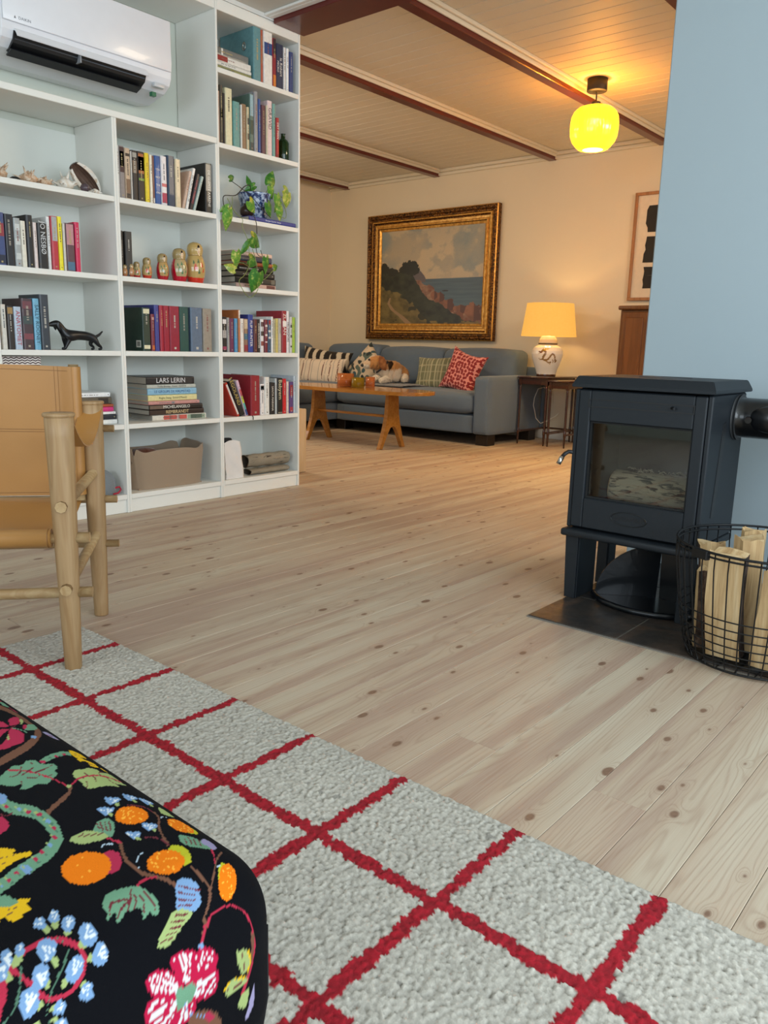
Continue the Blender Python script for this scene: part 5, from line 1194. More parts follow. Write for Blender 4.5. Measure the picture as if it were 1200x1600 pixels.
def shelve():
    sd = 0
    for k, (z, rows) in BOOKS.items():
        lim = {'1': SX[1], '2': SX[2], '3': SX[3]}[k[1]]-.0125
        e = rows[-1][1]; s0 = rows[0][0]; f = (lim-s0)/(e-s0) if e > lim else 1
        for (a, b, h, d, c, title, lab) in rows:
            a2, b2 = s0+(a-s0)*f, s0+(b-s0)*f; sd += 1
            t = b2-a2-.0006; h = min(h, {'c3s1': .2265}.get(k, h))
            make_book(t, h, min(d, .25), c, lab, ((a2+b2)/2, YF+.012+random.Random(sd).uniform(0, .006), z+.0004), (0, 0, 0),
                      title, BANDS.get(lab, ()), GROUPN[k], sd,
                      tcol={'GRAVID': '1e1a1c', 'SALLY ROONEY': '203848', 'ANATOMIET': 'a82a3a', 'HELSINGFORS': '1c1c1e', 'JO NESB\u00d8': 'c9ccce', 'Babyem': 'cfc9a8'}.get(title))
shelve()

def lying(x0, L, z0, t, d, y, col, label, title='', group=None, rz=0, bands=(), tcol=None, paper=None, seed=0, tsize=None):
    """book lying on its side, spine towards the room"""
    o = make_book(t, L, d, col, label, (x0+L, y, z0+t/2+.0002), (0, 0, 0), title, bands, group, seed, paper or PAPER2, tcol, tsize)
    o.rotation_euler = (Matrix.Rotation(rz, 4, 'Z') @ Matrix.Rotation(-PI/2, 4, 'Y')).to_euler()
    return o
def stack(z, rows, group):
    for k, (x0, L, t, d, y, c, lab, title, tc, bands, rz) in enumerate(rows):
        lying(x0, L, z, t-.0006, d, y, c, lab, title, group, rz, bands, tc, None, k+3)
        z += t
Y2 = YF+.045
stack(SZ[6]+.0002, [
 (2.050, .285, .026, .19, Y2-.005, 'd8cfc0', 'white paperback with a red and a grey-green scribbled pattern, bottom of the big stack', '', None, [(.02, .36, '8fa08a'), (.08, .30, '5c6a5c'), (.37, .80, 'c0574c'), (.5, .56, 'e0c9c0'), (.66, .7, 'e0c9c0')], -.05),
 (2.030, .296, .024, .205, Y2, '2c1d19', 'dark brown art book with cream capitals in the big stack', 'REMBRANDT', 'd9bd8c', [(.62, .98, '3a2a22')], 0),
 (2.030, .290, .022, .205, Y2, '241b18', 'dark art book with large white capitals in the big stack', 'MICHELANGELO', 'eae6dc', [(.72, .99, '6a5a4e')], 0),
 (2.027, .275, .017, .20, Y2, 'c08a84', 'thin dusty pink book in the big stack', '', None, [(.5, .56, '8a8486')], 0),
 (2.026, .262, .027, .20, Y2, 'd9cf96', 'pale yellow art book with dark lettering in the big stack', 'Ragna Stang  Edvard Munch', '3c4a30', [], 0),
 (2.024, .262, .029, .20, Y2, '86b4cf', 'light blue book with dark blue capitals in the big stack', 'LE GROUPE DE HALMSTAD', '1c3f78', [], 0),
 (2.022, .260, .018, .20, Y2, 'b4b7ae', 'thin grey-white book with black lettering in the big stack', 'Teddy Brunius - Kunst - GOSTA', '26282a', [], 0),
 (2.020, .255, .034, .20, Y2, '1f1f22', 'thick black book with white lettering, top of the big stack', 'LARS LERIN', 'd8d8da', [(.05, .5, '2e2c2c')], 0),
], 'books lying in the big stack of the middle column')
stack(SZ[4]+.0002, [
 (2.525, .250, .022, .19, Y2-.01, 'c8a598', 'pale pink-beige book, bottom of the stack behind the hanging vines', '', None, [(.02, .24, '6a3a34')], 0),
 (2.520, .256, .029, .19, Y2-.01, '2d2a26', 'dark book with cream plant title in the stack behind the hanging vines', 'of Plants', 'd8d2b4', [(.02, .12, '6a6458')], 0),
 (2.515, .254, .026, .19, Y2-.01, '1c1c1c', 'glossy black book in the lower half of the stack behind the vines', '', None, [], 0),
 (2.512, .248, .028, .19, Y2-.01, '26231f', 'thick dark grey book in the middle of the stack behind the vines', '', None, [], 0),
 (2.510, .244, .018, .19, Y2-.01, 'b05a34', 'orange and black book in the upper half of the stack behind the vines', '', None, [(.4, .98, '2a2220')], 0),
 (2.510, .240, .026, .19, Y2-.01, '2f3850', 'dark navy book, second from the top of the stack behind the vines', '', None, [], 0),
 (2.508, .244, .020, .19, Y2-.01, 'd8b8a6', 'pale peach book with grey capitals, top of the stack behind the vines', 'PALETTO', '7a7c78', [], 0),
], 'books lying in the stack behind the hanging vines')
stack(SZ[1]+.0002, [
 (2.412, .205, .018, .18, YF+.02, '8f8f5e', 'olive green book, bottom of the stack on the top shelf', '', None, [], 0),
 (2.412, .205, .016, .18, YF+.02, 'dcdad2', 'thin white book, second in the stack on the top shelf', '', None, [], 0),
 (2.412, .202, .028, .18, YF+.02, 'd9d6cf', 'white book with a dark red block at the left end of its spine', '', None, [(.66, .99, '8e2422')], 0),
 (2.412, .196, .034, .18, YF+.03, '70726f', 'grey book on top of the stack on the top shelf', '', None, [(.74, .79, 'd8d8d4')], 0),
], 'books lying in the stack on the top shelf')
stack(SZ[6]+.0002, [
 (1.690, .178, .020, .17, Y2, 'e4e2dc', 'white book, bottom of the small stack behind the chair', '', None, [], 0),
 (1.690, .176, .022, .17, Y2, '22252c', 'black book near the bottom of the small stack behind the chair', '', None, [], 0),
 (1.690, .172, .012, .17, Y2, 'e6e4df', 'thin white book under the pink one behind the chair', '', None, [], 0),
 (1.690, .163, .020, .17, Y2, 'd0327a', 'bright pink book in the small stack behind the chair', '', None, [], 0),
 (1.690, .164, .012, .17, Y2, 'a8502a', 'thin rust-orange book above the bright pink one', '', None, [], 0),
 (1.690, .156, .030, .17, Y2, '5d5344', 'brown photo book in the small stack behind the chair', '', None, [(.1, .4, '2b2420')], 0),
 (1.690, .150, .020, .17, Y2, 'e9ebee', 'white book with small grey lettering, top of the small stack behind the chair', '', None, [], 0),
], 'books lying in the small stack behind the chair')
lying(2.585, .300, SZ[3]+.0002, .020, .22, YF+.006, '2c3a86', 'large flat blue book lying under the blue and white plant pot', 'Norges historie  kunst', None, 0, (), 'd8dcf0', None, 5, .011)
# leaning books
def lean(xb, xt, z, h, t, d, c, lab, title, grp, bands=(), tc=None, y=YF+.014):
    """foot at xb (left-most for right lean), top displaced to xt"""
    a = math.asin(max(-.9, min(.9, (xt-xb)/h)))
    lift = abs(math.sin(a))*t/2
    o = make_book(t, h, d, c, lab, (xb, y, z+lift+.0005), (0, a, 0), title, bands, grp, 3, None, tc)
    return o
G1 = 'books leaning on the upper shelf of the middle column'
lean(2.220, 2.262, SZ[3], .165, .013, .15, 'c9ab97', 'pale pinkish paperback, first of the leaning books in the middle column', '', G1)
lean(2.238, 2.282, SZ[3], .180, .014, .15, 'e3e1dc', 'white paperback with black lettering leaning in the middle column', 'DE FORSTE DOTTRE', G1, (), '2a2a2a')
lean(2.258, 2.303, SZ[3], .160, .017, .14, '221d22', 'black paperback with dark red capitals leaning in the middle column', 'GONE MISSING', G1, (), 'a8364c')
lean(2.278, 2.326, SZ[3], .155, .013, .14, 'a9b9b2', 'pale grey-green paperback, last of the leaning books in the middle column', '', G1)
make_book(.038, .212, .22, '26221f', 'tall black and grey book upright against the right side of the middle column', (2.363, YF+.02, SZ[3]+.0004), (0, 0, 0), 'DE GLEMTE AARENE', [(.45, .98, '8b857c')], 'books leaning on the upper shelf of the middle column', 9, None, 'e6e2da')
G2 = 'books leaning against the red binder'
lean(2.512, 2.436, SZ[6], .178, .016, .15, 'b8392c', 'red book with a white edge, first of the books leaning by the red binder', '', G2, [(.05, .95, 'd8d2cc')])
lean(2.538, 2.466, SZ[6], .185, .030, .15, '1b1b1c', 'black book with gold lettering leaning by the red binder', 'LEGOLAND', G2, (), 'b9a25a')
lean(2.566, 2.505, SZ[6], .182, .017, .15, 'd3b9c4', 'rainbow-banded book leaning directly on the red binder', '', G2, [(.75, .99, 'd8b4c8'), (.56, .75, 'd0555a'), (.36, .56, 'b9c040'), (.18, .36, '58a8a0'), (.01, .18, '2c4a80')])
# black ribbon marker
rb = MB(); rb.tube([(2.585, YF-.002, SZ[6]+.002), (2.587, YF-.006, SZ[6]-.004), (2.586, YF-.007, SZ[6]-.018)], .0022, 6)
tag(rb.build('ribbon', M_black), 'short black ribbon hanging over the shelf edge below the red binder', 'ribbon')
# binder ring
rg = MB()
rg.lathe([(.006, 0), (.011, 0), (.0125, .001), (.011, .0025), (.006, .001), (.006, 0)], seg=18, M=T(2.6235, 3.120, 2.085) @ Matrix.Rotation(-PI/2, 4, 'Y') @ Matrix.Scale(1.6, 4, (1, 0, 0)))
ring = rg.build('finger_ring', M_steel)
bd = [o for o in bpy.data.objects if o.get('label', '').startswith('large blue-green binder')][0]
bpy.context.view_layer.update()
ring.parent = bd; ring.matrix_parent_inverse = bd.matrix_world.inverted()
# barcode on the large dark green book
bc = MB(); bk = [o for o in bpy.data.objects if o.get('label', '').startswith('large dark green book')][0]
hx = -.5*(BOOKS['c2s5'][1][0][1]-BOOKS['c2s5'][1][0][0])
bc.box(hx-.0006, hx+.0002, .02, .055, .015, .045, 0)
for k in range(7): bc.box(hx-.0008, hx-.0005, .025+k*.0035, .027+k*.0035, .02, .04, 1)
bc.build('barcode_label', [ink('c9ccc4'), ink('2a2a2a')], bk)

# ---------------------------------------------------------------- things on the shelves
def dolls():
    m = vcmat('lacquered_doll_paint', .16, 0, 300, 0, .6, grain=.03)
    spec = [(1.918, .047, 'smallest nesting doll at the far left end of the row, plain and tiny'),
            (1.948, .053, 'second smallest nesting doll, standing in front of the black books'),
            (1.995, .068, 'small nesting doll with a red skirt just right of the black books'),
            (2.046, .090, 'nesting doll with an orange-red flower panel, fourth in size rank from the smallest'),
            (2.125, .114, 'middle-sized nesting doll with a red cloak and gold apron'),
            (2.213, .145, 'second largest nesting doll with a crimson cloak and green sprigs'),
            (2.300, .180, 'largest nesting doll, at the right end, gold with orange flowers')]
    P = [(0, 0), (.165, 0), (.185, .01), (.205, .06), (.232, .16), (.25, .28), (.252, .38), (.242, .48), (.222, .57), (.20, .63), (.188, .665), (.186, .69),
         (.196, .73), (.204, .79), (.2, .86), (.178, .92), (.135, .965), (.075, .992), (0, 1.0)]
    for i, (x, h, lab) in enumerate(spec):
        mb = MB(); pr = []
        for (a, b) in zip(P, P[1:]):
            for k in range(7): pr.append((a[0]+(b[0]-a[0])*k/7, a[1]+(b[1]-a[1])*k/7))
        pr.append(P[-1]); pr = [pr[0]]+[p for p in pr[1:] if p[0] > 0 or p[1] > .5]
        wide = 1.0 if i > 4 else .95
        mb.lathe([(r*h*wide, z*h) for r, z in pr], seg=110)
        me = mb.mesh('nesting_doll', m)
        v = verts_of(me)/h; ang = np.arctan2(v[:, 0], -v[:, 1])+.28   # 0 faces the room
        z = v[:, 2]; c = np.tile(np.array(lin('b08a52')), (len(v), 1))
        red = np.array(lin(['9a5a3a', '9a4a34', 'b02028', 'bc3322', 'a81226', 'b30d2a', 'c9301e'][i]))
        gold = np.array(lin(['a87a50', 'b08058', 'b9a878', 'b59a66', 'b4925a', 'ac9a70', 'b89a5c'][i]))
        c[:] = gold
        cape = (z < .66) & (np.abs(ang) > (.95 if i in (4, 5) else 2.4)-np.clip(.45-z, 0, 1)*.8*(i in (4, 5)))
        c[cape & (i < 6)] = red; c[z < (.2 if i != 6 else .17)+.05*np.cos(ang)*(-1)] = red
        for sx, sz, r, k in ((-.3, .38, .12, 'c8402a'), (.35, .44, .1, 'c8402a'), (.05, .26, .09, '4f6a44'), (0, .52, .08, '5a6a44'), (-.5, .5, .07, '4f6a44'), (.55, .3, .07, 'cc3a20')):
            if i < 2: continue
            q = ((ang-sx)*.5)**2+(z-sz)**2; rr = np.sqrt(q)*(1+.25*np.sin(np.arctan2(z-sz, ang-sx)*5)) < r*(.8 if i < 4 else .62)
            kk = k if i not in (4, 5) else ('4f7a55' if k != 'c8402a' else '6a7c4c')
            c[rr] = lin(kk)
        kerch = (z > .68); c[kerch] = np.array(lin('a08a5c')) if i != 6 else gold
        face = ((ang-.15)*.62)**2+((z-.80)*1.15)**2 < .0125*1.5; c[face] = lin('e3c6a2')
        hair = face & (z > .85-.02*np.abs(ang-.15)*2); c[hair] = lin('17130f')
        for ex in (-.06, .3): c[(((ang-ex)*.62)**2+((z-.815)*1.2)**2 < .0005)] = lin('1c1612')
        c[((ang-.12)*.62)**2+((z-.745)*1.8)**2 < .0006] = lin('b03a30')
        c[(z > .655) & (z < .675)] = lin('8a6a3a')
        vcol(me, c)
        o = link('nesting_doll', me, None, (x, YF+(.05 if i > 1 else .018)+.0*i, SZ[4]+.0004)); tag(o, lab, 'nesting doll', 'nesting dolls in a row by size')
dolls()

def skin_mesh(name, verts, edges, radii, sub=2, mats=None, root=0, flat=None):
    me = bpy.data.meshes.new(name); me.from_pydata(verts, edges, []); o = bpy.data.objects.new(name, me); COL.objects.link(o)
    md = o.modifiers.new('s', 'SKIN'); md.use_smooth_shade = True
    for i, r in enumerate(radii):
        sv = me.skin_vertices[0].data[i]; sv.radius = r if isinstance(r, tuple) else (r, r); sv.use_root = (i == root)
    ms = o.modifiers.new('u', 'SUBSURF'); ms.levels = sub
    dg = bpy.context.evaluated_depsgraph_get(); dg.update()
    new = bpy.data.meshes.new_from_object(o.evaluated_get(dg)); bpy.data.objects.remove(o); bpy.data.meshes.remove(me)
    new.name = name; new.materials.clear()
    for k in (mats or []): new.materials.append(k)
    for p in new.polygons: p.use_smooth = True
    return new

def dachshund():
    # local: x forward to the left of the picture, built straight in shelf coordinates
    s = 1.0
    V = [(.060, 0, .058), (.020, 0, .056), (-.030, 0, .060), (-.058, 0, .064), (-.072, 0, .088), (-.085, 0, .103), (-.104, 0, .100), (-.124, 0, .095),
         (.080, 0, .054), (.096, 0, .062), (.113, 0, .078),
         (.070, .014, .040), (.062, .016, .022), (.078, .016, .012), (.078, .016, .004), (.066, .016, .004),
         (.070, -.014, .040), (.080, -.016, .022), (.094, -.016, .012), (.094, -.016, .004), (.080, -.016, .004),
         (-.050, .014, .040), (-.046, .016, .020), (-.048, .016, .005), (-.062, .016, .004),
         (-.046, -.014, .040), (-.058, -.016, .020), (-.066, -.016, .005), (-.080, -.016, .004)]
    E_ = [(0, 1), (1, 2), (2, 3), (3, 4), (4, 5), (5, 6), (6, 7), (0, 8), (8, 9), (9, 10), (0, 11), (11, 12), (12, 13), (13, 14), (14, 15), (0, 16), (16, 17), (17, 18), (18, 19), (19, 20),
          (2, 21), (21, 22), (22, 23), (23, 24), (2, 25), (25, 26), (26, 27), (27, 28)]
    R = [.017, .0165, .019, .016, .0125, .0150, .010, .005, .006, .0045, .0022, .010, .007, .0045, .0045, .0045, .010, .007, .0045, .0045, .0045, .010, .0065, .0055, .0045, .010, .0065, .0055, .0045]
    R = [r*1.22 for r in R]; m = mat('14161a', .35, .2, .15, 60, .2, 'dark_patinated_metal')
    me = skin_mesh('dog_figurine', V, E_, R, 2, [m], 1)
    zmin = min(v.co.z for v in me.vertices)
    o = link('dog_figurine', me, None, (1.712, YF+.055, SZ[5]-zmin+.0003))
    tag(o, 'small black dachshund figurine standing beside the paperbacks', 'figurine')
    for s_ in (-1, 1):
        mb = MB(); mb.grid(lambda u, v, s_=s_: (-.088+.0075*math.sin(PI*(.15+.8*v))*(u-.5)*2+.004*v, s_*(.0155+.002*math.sin(PI*u)), .106-.030*v), 6, 8)
        mb.grid(lambda u, v, s_=s_: (-.088+.0075*math.sin(PI*(.15+.8*v))*(u-.5)*2+.004*v, s_*(.0175+.002*math.sin(PI*u)), .106-.030*v), 6, 8)
        mb.build('ear', m, o)
dachshund()

def shells():
    cr = NT('shell_surface'); o = cr.coord(); f = cr.noise(o, 40, 4); cr.set(Base_Color=cr.ramp(f, [(.35, 'd9cbb8'), (.55, 'e6e2da'), (.7, 'c3a88c')]), Roughness=.35); cr.bump(f, .3, .002)
    tan = NT('tan_shell_surface'); o = tan.coord(); f = tan.noise(o, 60, 4, .6, 1); tan.set(Base_Color=tan.ramp(f, [(.3, 'a8764c'), (.5, 'cbb095'), (.7, 'e0d3c2')]), Roughness=.4); tan.bump(f, .3, .002)
    def spiky(name, label, loc, R, mt, n, seed, sq=.7, hole=None, spike=1.2):
        rng = random.Random(seed); mb = MB()
        mb.lathe([(0, -R*.55*sq), (R*.5, -R*.5*sq), (R*.85, -R*.25*sq), (R, .05*R), (R*.8, R*.35*sq), (R*.5, R*.55*sq), (R*.25, R*.75*sq), (0, R*.95*sq)], seg=22,
                 rfun=lambda a, z: 1+.12*math.sin(a*5+z*90)+.06*math.sin(a*11))
        b = mb.build(name, mt.m, None, loc); tag(b, label, 'seashell', 'seashells on the shelf under the heat pump')
        sp = MB()
        for k in range(n):
            a = 2*PI*k/n+rng.uniform(-.2, .2); e = rng.uniform(-.15, 1.0); d = Vector((math.cos(a)*math.cos(e), math.sin(a)*math.cos(e), math.sin(e)*sq))
            p = d*R*.82; q = d*R*(spike+rng.uniform(0, .55))+Vector((0, 0, rng.uniform(0, R*.3)))
            if q.z < -R*.5*sq: q.z = -R*.5*sq
            sp.tube([p, (p+q)/2+Vector((rng.uniform(-1, 1), rng.uniform(-1, 1), 0))*R*.06, q], [R*.17, R*.10, R*.012], 7)
        sp.build('spines', mt.m, b)
        return b
    z = SZ[3]
    spiky('seashell', 'brownish spiny shell cut by the left picture edge', (1.440, YF+.075, z+.021), .036, tan, 9, 1, 1.0)
    st = MB(); st.lathe([(0, 0), (.016, 0), (.022, .004), (.02, .010), (.012, .0155), (0, .017)], seg=20, rfun=lambda a, z: 1+.12*math.sin(2*a)); 
    tag(st.build('pebble', mat('16171a', .5), None, (1.494, YF+.05, z+.0003)), 'flat black pebble lying between the spiny shells', 'stone')
    b = spiky('seashell', 'tan and orange spiny shell lying open, left of centre', (1.550, YF+.06, z+.019), .034, tan, 10, 4, .95, spike=1.3)
    spiky('seashell', 'low tan spiny shell lying just left of the white ones', (1.612, YF+.06, z+.0145), .027, tan, 10, 7, .9)
    spiky('seashell', 'white knobbly shell with an upright finger-like spike', (1.697, YF+.06, z+.021), .034, cr, 12, 9, 1.05, spike=1.35)
    # the big open shell: a thick curved valve over a brown mouth, leaning to the right
    mb = MB()
    def valve(u, v, off):
        a = -PI*.55+PI*1.1*u; r = .085*math.sin(PI*(.06+.94*v))**.6
        x = (v-.5)*.150; y = math.cos(a)*(.034+off)*math.sin(PI*min(1, .08+v*.9))**.5; zz = math.sin(a)*(.026+off)*math.sin(PI*min(1, .08+v*.9))**.5
        return Vector((x, y+.0, zz+.002*math.sin(u*40)))
    mb.grid(lambda u, v: valve(u, v, .015), 24, 22); mb.grid(lambda u, v: valve(u, v, 0), 24, 22, 1, flip=True)
    for uu in (0, 1): mb.grid(lambda u, v, uu=uu: valve(uu, u, .015*v), 22, 3)
    mb.bm.transform(Matrix.Rotation(math.radians(22), 4, 'X')); mb.bm.transform(Matrix.Rotation(math.radians(36), 4, 'Y'))
    mb.bm.transform(Matrix.Rotation(math.radians(14), 4, 'Z'))
    zm = min(v.co.z for v in mb.bm.verts)
    b = mb.build('seashell', [cr.m, mat('6b5346', .5, 0, .3, 50)], None, (1.800, YF+.080, z-zm+.0005))
    tag(b, 'large white shell with a brown inside leaning against the divider', 'seashell', 'seashells on the shelf under the heat pump')
    st = MB(); st.lathe([(0, -.017), (.013, -.012), (.018, 0), (.013, .012), (0, .017)], seg=18, rfun=lambda a, z: 1+.1*math.sin(3*a))
    tag(st.build('stone', mat('55464c', .25, 0, .3, 60), None, (1.764, YF+.030, z+.0172)), 'dark purple polished stone resting in front of the large shell', 'stone')
    mb = MB(); c = (0, 0, .012)
    for k in range(5):
        a = 2*PI*k/5+.3; mb.tube([c, (math.cos(a)*.017, math.sin(a)*.017, .007), (math.cos(a)*.032, math.sin(a)*.028, .004)], [.009, .006, .002], 8)
    mb.lathe([(0, 0), (.012, .002), (.012, .012), (.006, .018), (0, .019)], seg=10)
    zm = min(v.co.z for v in mb.bm.verts)
    tag(mb.build('seashell', cr.m, None, (1.806, YF+.018+.012, z-zm+.0004)), 'small white star-shaped shell at the front edge of the shelf', 'seashell', 'seashells on the shelf under the heat pump')
shells()

def felt_basket():
    m = fabric('brown_felt', '8f7b66', 'a08c76', 700, .95, .2)
    r = thing('felt_basket', 'soft brown felt storage basket in the bottom shelf of the middle column', 'basket', (2.136, YF+.150, SZ[7]+.0005))
    def wall(n, out, hfun):
        mb = MB(); W, D = .200, .118
        def P(t, v, off):
            # superellipse plan; t along the perimeter
            a = 2*PI*t; c, s = math.cos(a), math.sin(a); e = .42
            k = 1+.03*v
            x = math.copysign(abs(c)**e, c)*(W-off)*(k if True else 1)*(1.0-.07*(1-v)); y = math.copysign(abs(s)**e, s)*(D-off)*(1-.03*(1-v))
            return Vector((x, y, v*hfun(t)))
        mb.grid(lambda u, v: P(u, v, 0), n, 10); mb.grid(lambda u, v: P(u, v, .005), n, 10, flip=True)
        mb.grid(lambda u, v: (P(u, 1, 0)*(1-v)+P(u, 1, .005)*v), n, 1)
        return mb
    def hf(t):
        # dips near the corners where the felt is pinched
        h = .182+.010*math.cos(4*PI*t)
        for c in (.60, .90, .40, .10): h -= .036*math.exp(-((t-c)/.014)**2)
        return h+.006*math.sin(7*2*PI*t)
    wall(180, 0, hf).build('felt_wall', m, r)
    bt = MB(); bt.box(-.172, .172, -.1, .1, 0, .005, 0); bt.build('base', m, r)
    hd = MB()
    hd.lathe([(0, 0), (.012, 0), (.012, .0012), (0, .0012)], seg=16, M=T(-.181, -.068, .125) @ Matrix.Rotation(math.radians(50), 4, 'Z') @ Matrix.Rotation(PI/2, 4, 'X') @ Matrix.Scale(1.6, 4, (1, 0, 0)))
    hd.build('handle_hole', M_black, r)
    # something brown and furry inside
    f = MB(); f.lathe([(0, 0), (.08, .0), (.095, .05), (.085, .11), (.05, .145), (0, .155)], seg=30, rfun=lambda a, z: 1+.08*math.sin(a*7+z*60)+.05*math.sin(a*13))
    o = f.build('woollen_bundle', fabric('rust_wool', '4a2414', '6e3a1e', 300), None, (2.065, YF+.150, SZ[7]+.007)); o.scale = (.9, .85, 1.12)
    tag(o, 'rust-brown woollen bundle inside the felt basket', 'textile')
felt_basket()

def bag_and_bark():
    m = mat('dcdad8', .75, 0, .05, 18, .15, 'white_paper'); r = thing('paper_bag', 'crumpled white paper bag with a dark rolled opening, bottom shelf right', 'bag', (2.490, YF+.075, SZ[7]+.0005))
    mb = MB()
    W, D, H = .056, .055, .180
    def P(t, v, off=0):
        c = [(-W, -D), (W, -D), (W, D), (-W, D)]; k = t*4 % 4; i = int(k) % 4; f = k-int(k); a, b = c[i], c[(i+1) % 4]
        x = a[0]+(b[0]-a[0])*f; y = a[1]+(b[1]-a[1])*f; s = 1-.10*v+.012*math.sin(v*9+t*17)*.3
        return Vector((x*s*(1-off)+.0012*math.sin(v*14+t*40)+(-.012)*v, y*s*(1-off)+.0015*math.cos(v*11+t*30), v*(H+.012*math.sin(t*12))))
    mb.grid(lambda u, v: P(u, v), 44, 14); mb.grid(lambda u, v: P(u, v, .04), 44, 14, 1, flip=True)
    mb.grid(lambda u, v: P(u, 1)*(1-v)+P(u, 1, .04)*v, 44, 1); mb.face([P(k/4, 0) for k in range(4)][::-1])
    mb.build('paper', [m, mat('6a6862', .8)], r)
    cf = MB(); cf.lathe([(.018, .12), (.03, .15), (.032, .19), (.026, .2), (.02, .17)], seg=20, rfun=lambda a, z: 1+.1*math.sin(3*a)); cf.bm.transform(T(-.008, 0, -.004))
    cf.build('dark_lining', mat('2d2d2e', .8), r)
    # birch bark rolls
    b = NT('birch_bark_grey'); o = b.coord(); q = b.scalev(o, (8, 60, 60)); f = b.noise(q, 1.6, 4, .6, 1); g = b.noise(o, 12, 3)
    b.set(Base_Color=b.mix(b.ramp(f, [(.60, 0.), (.68, 1.)]), b.mix(g, lin('9a9180'), lin('7a7160')), lin('2b2622')), Roughness=.85); b.bump(f, .6, .004)
    inn = mat('4e4438', .9, 0, .3, 60)
    def roll(label, x0, x1, y, z, r, seed):
        mb = MB(); n = 46
        def P(u, v, o_=0):
            a = u*2*PI*1.55+seed; rr = r*(1-.16*u)+o_+.0015*math.sin(v*20+a*2)
            return Vector((x0+(x1-x0)*v+.003*math.sin(a*3), math.cos(a)*rr, math.sin(a)*rr))
        mb.grid(lambda u, v: P(u, v), n, 14); mb.grid(lambda u, v: P(u, v, -.002), n, 14, 1, flip=True)
        for v in (0, 1): mb.grid(lambda u, w, v=v: P(u, v)*(1-w)+P(u, v, -.002)*w, n, 1, 1)
        zm = min(p.co.z for p in mb.bm.verts); o = mb.build('bark_roll', [b.m, inn], None, (0, y, z-zm)); tag(o, label, 'bark', 'rolls of birch bark on the bottom shelf'); return o
    z = SZ[7]+.0005
    roll('flattened grey birch bark roll, lower of the two beside the paper bag', 2.600, 2.860, YF+.060, z, .026, 0).scale = (1, 1.35, .62)
    o = bpy.context.view_layer; o.update()
    a = [q for q in bpy.data.objects if q.name.startswith('bark_roll')][0]; a.location.z = z+.026*.62*1.02
    roll('round grey birch bark roll lying on the flattened one, bottom shelf right', 2.590, 2.872, YF+.070, z+.0345, .036, 2.2)
bag_and_bark()

def zigzag_box():
    r = thing('storage_box', 'small box with a black and white zigzag pattern behind the chair back', 'box', (1.395, Y2, SZ[6]+.001))
    MB().box(0, .148, 0, .15, 0, .25, 0, .002).build('box', mat('2a1c1c', .6), r)
    MB().box(-.002, .150, -.002, .152, .2505, .283, 0, .002).build('lid', mat('efe9e4', .6), r)
    mb = MB(); n = 14; w = .148/n
    for row in range(3):
        z = .2535+row*.0095
        for k in range(n):
            x = k*w+.0005; a, b = (0, .0045) if k % 2 == 0 else (.0045, 0)
            mb.face([(x, -.0026, z+a), (x+w, -.0026, z+b), (x+w, -.0026, z+b+.0045), (x, -.0026, z+a+.0045)])
            mb.face([(-.0024, x, z+a), (-.0024, x+w, z+b), (-.0024, x+w, z+b+.0045), (-.0024, x, z+a+.0045)][::-1])
    mb.build('zigzag_print', mat('3a1f22', .6), r)
zigzag_box()
def low_left_items():
    # grey cloth pouch with a red loop, a white box and a dark magazine glimpsed behind the chair
    mb = MB(); mb.lathe([(0, 0), (.045, 0), (.058, .02), (.055, .06), (.04, .09), (.02, .105), (0, .11)], seg=26, rfun=lambda a, z: 1+.07*math.sin(5*a+z*40))
    r = mb.build('pouch', fabric('grey_cloth', '6a7074', '84898c', 500), None, (1.800, YF+.075, SZ[7]+.0005)); tag(r, 'grey cloth pouch with a red loop, bottom shelf left column', 'bag')
    l = MB(); l.tube([(.03, -.045, .03), (.052, -.05, .034), (.062, -.045, .02), (.045, -.052, .008), (.02, -.055, .006)], .004, 8); l.build('red_loop', mat('b01e38', .6), r)
    r = thing('storage_box', 'white storage box on the bottom shelf glimpsed under the chair back', 'box', (1.395, Y2, SZ[7]+.0005))
    MB().box(0, .165, 0, .2, 0, .09, 0, .003).build('box', mat('d9d9d6', .6), r); MB().box(-.003, .168, -.003, .203, .0905, .105, 0, .003).build('lid', mat('e6e6e2', .6), r)
    lying(1.58, .145, SZ[7]+.0005, .03, .18, Y2, '33363a', 'dark magazine with a white sweep on the bottom shelf glimpsed under the chair back', '', None, 0, [(.1, .5, '8a8c8e')])
low_left_items()

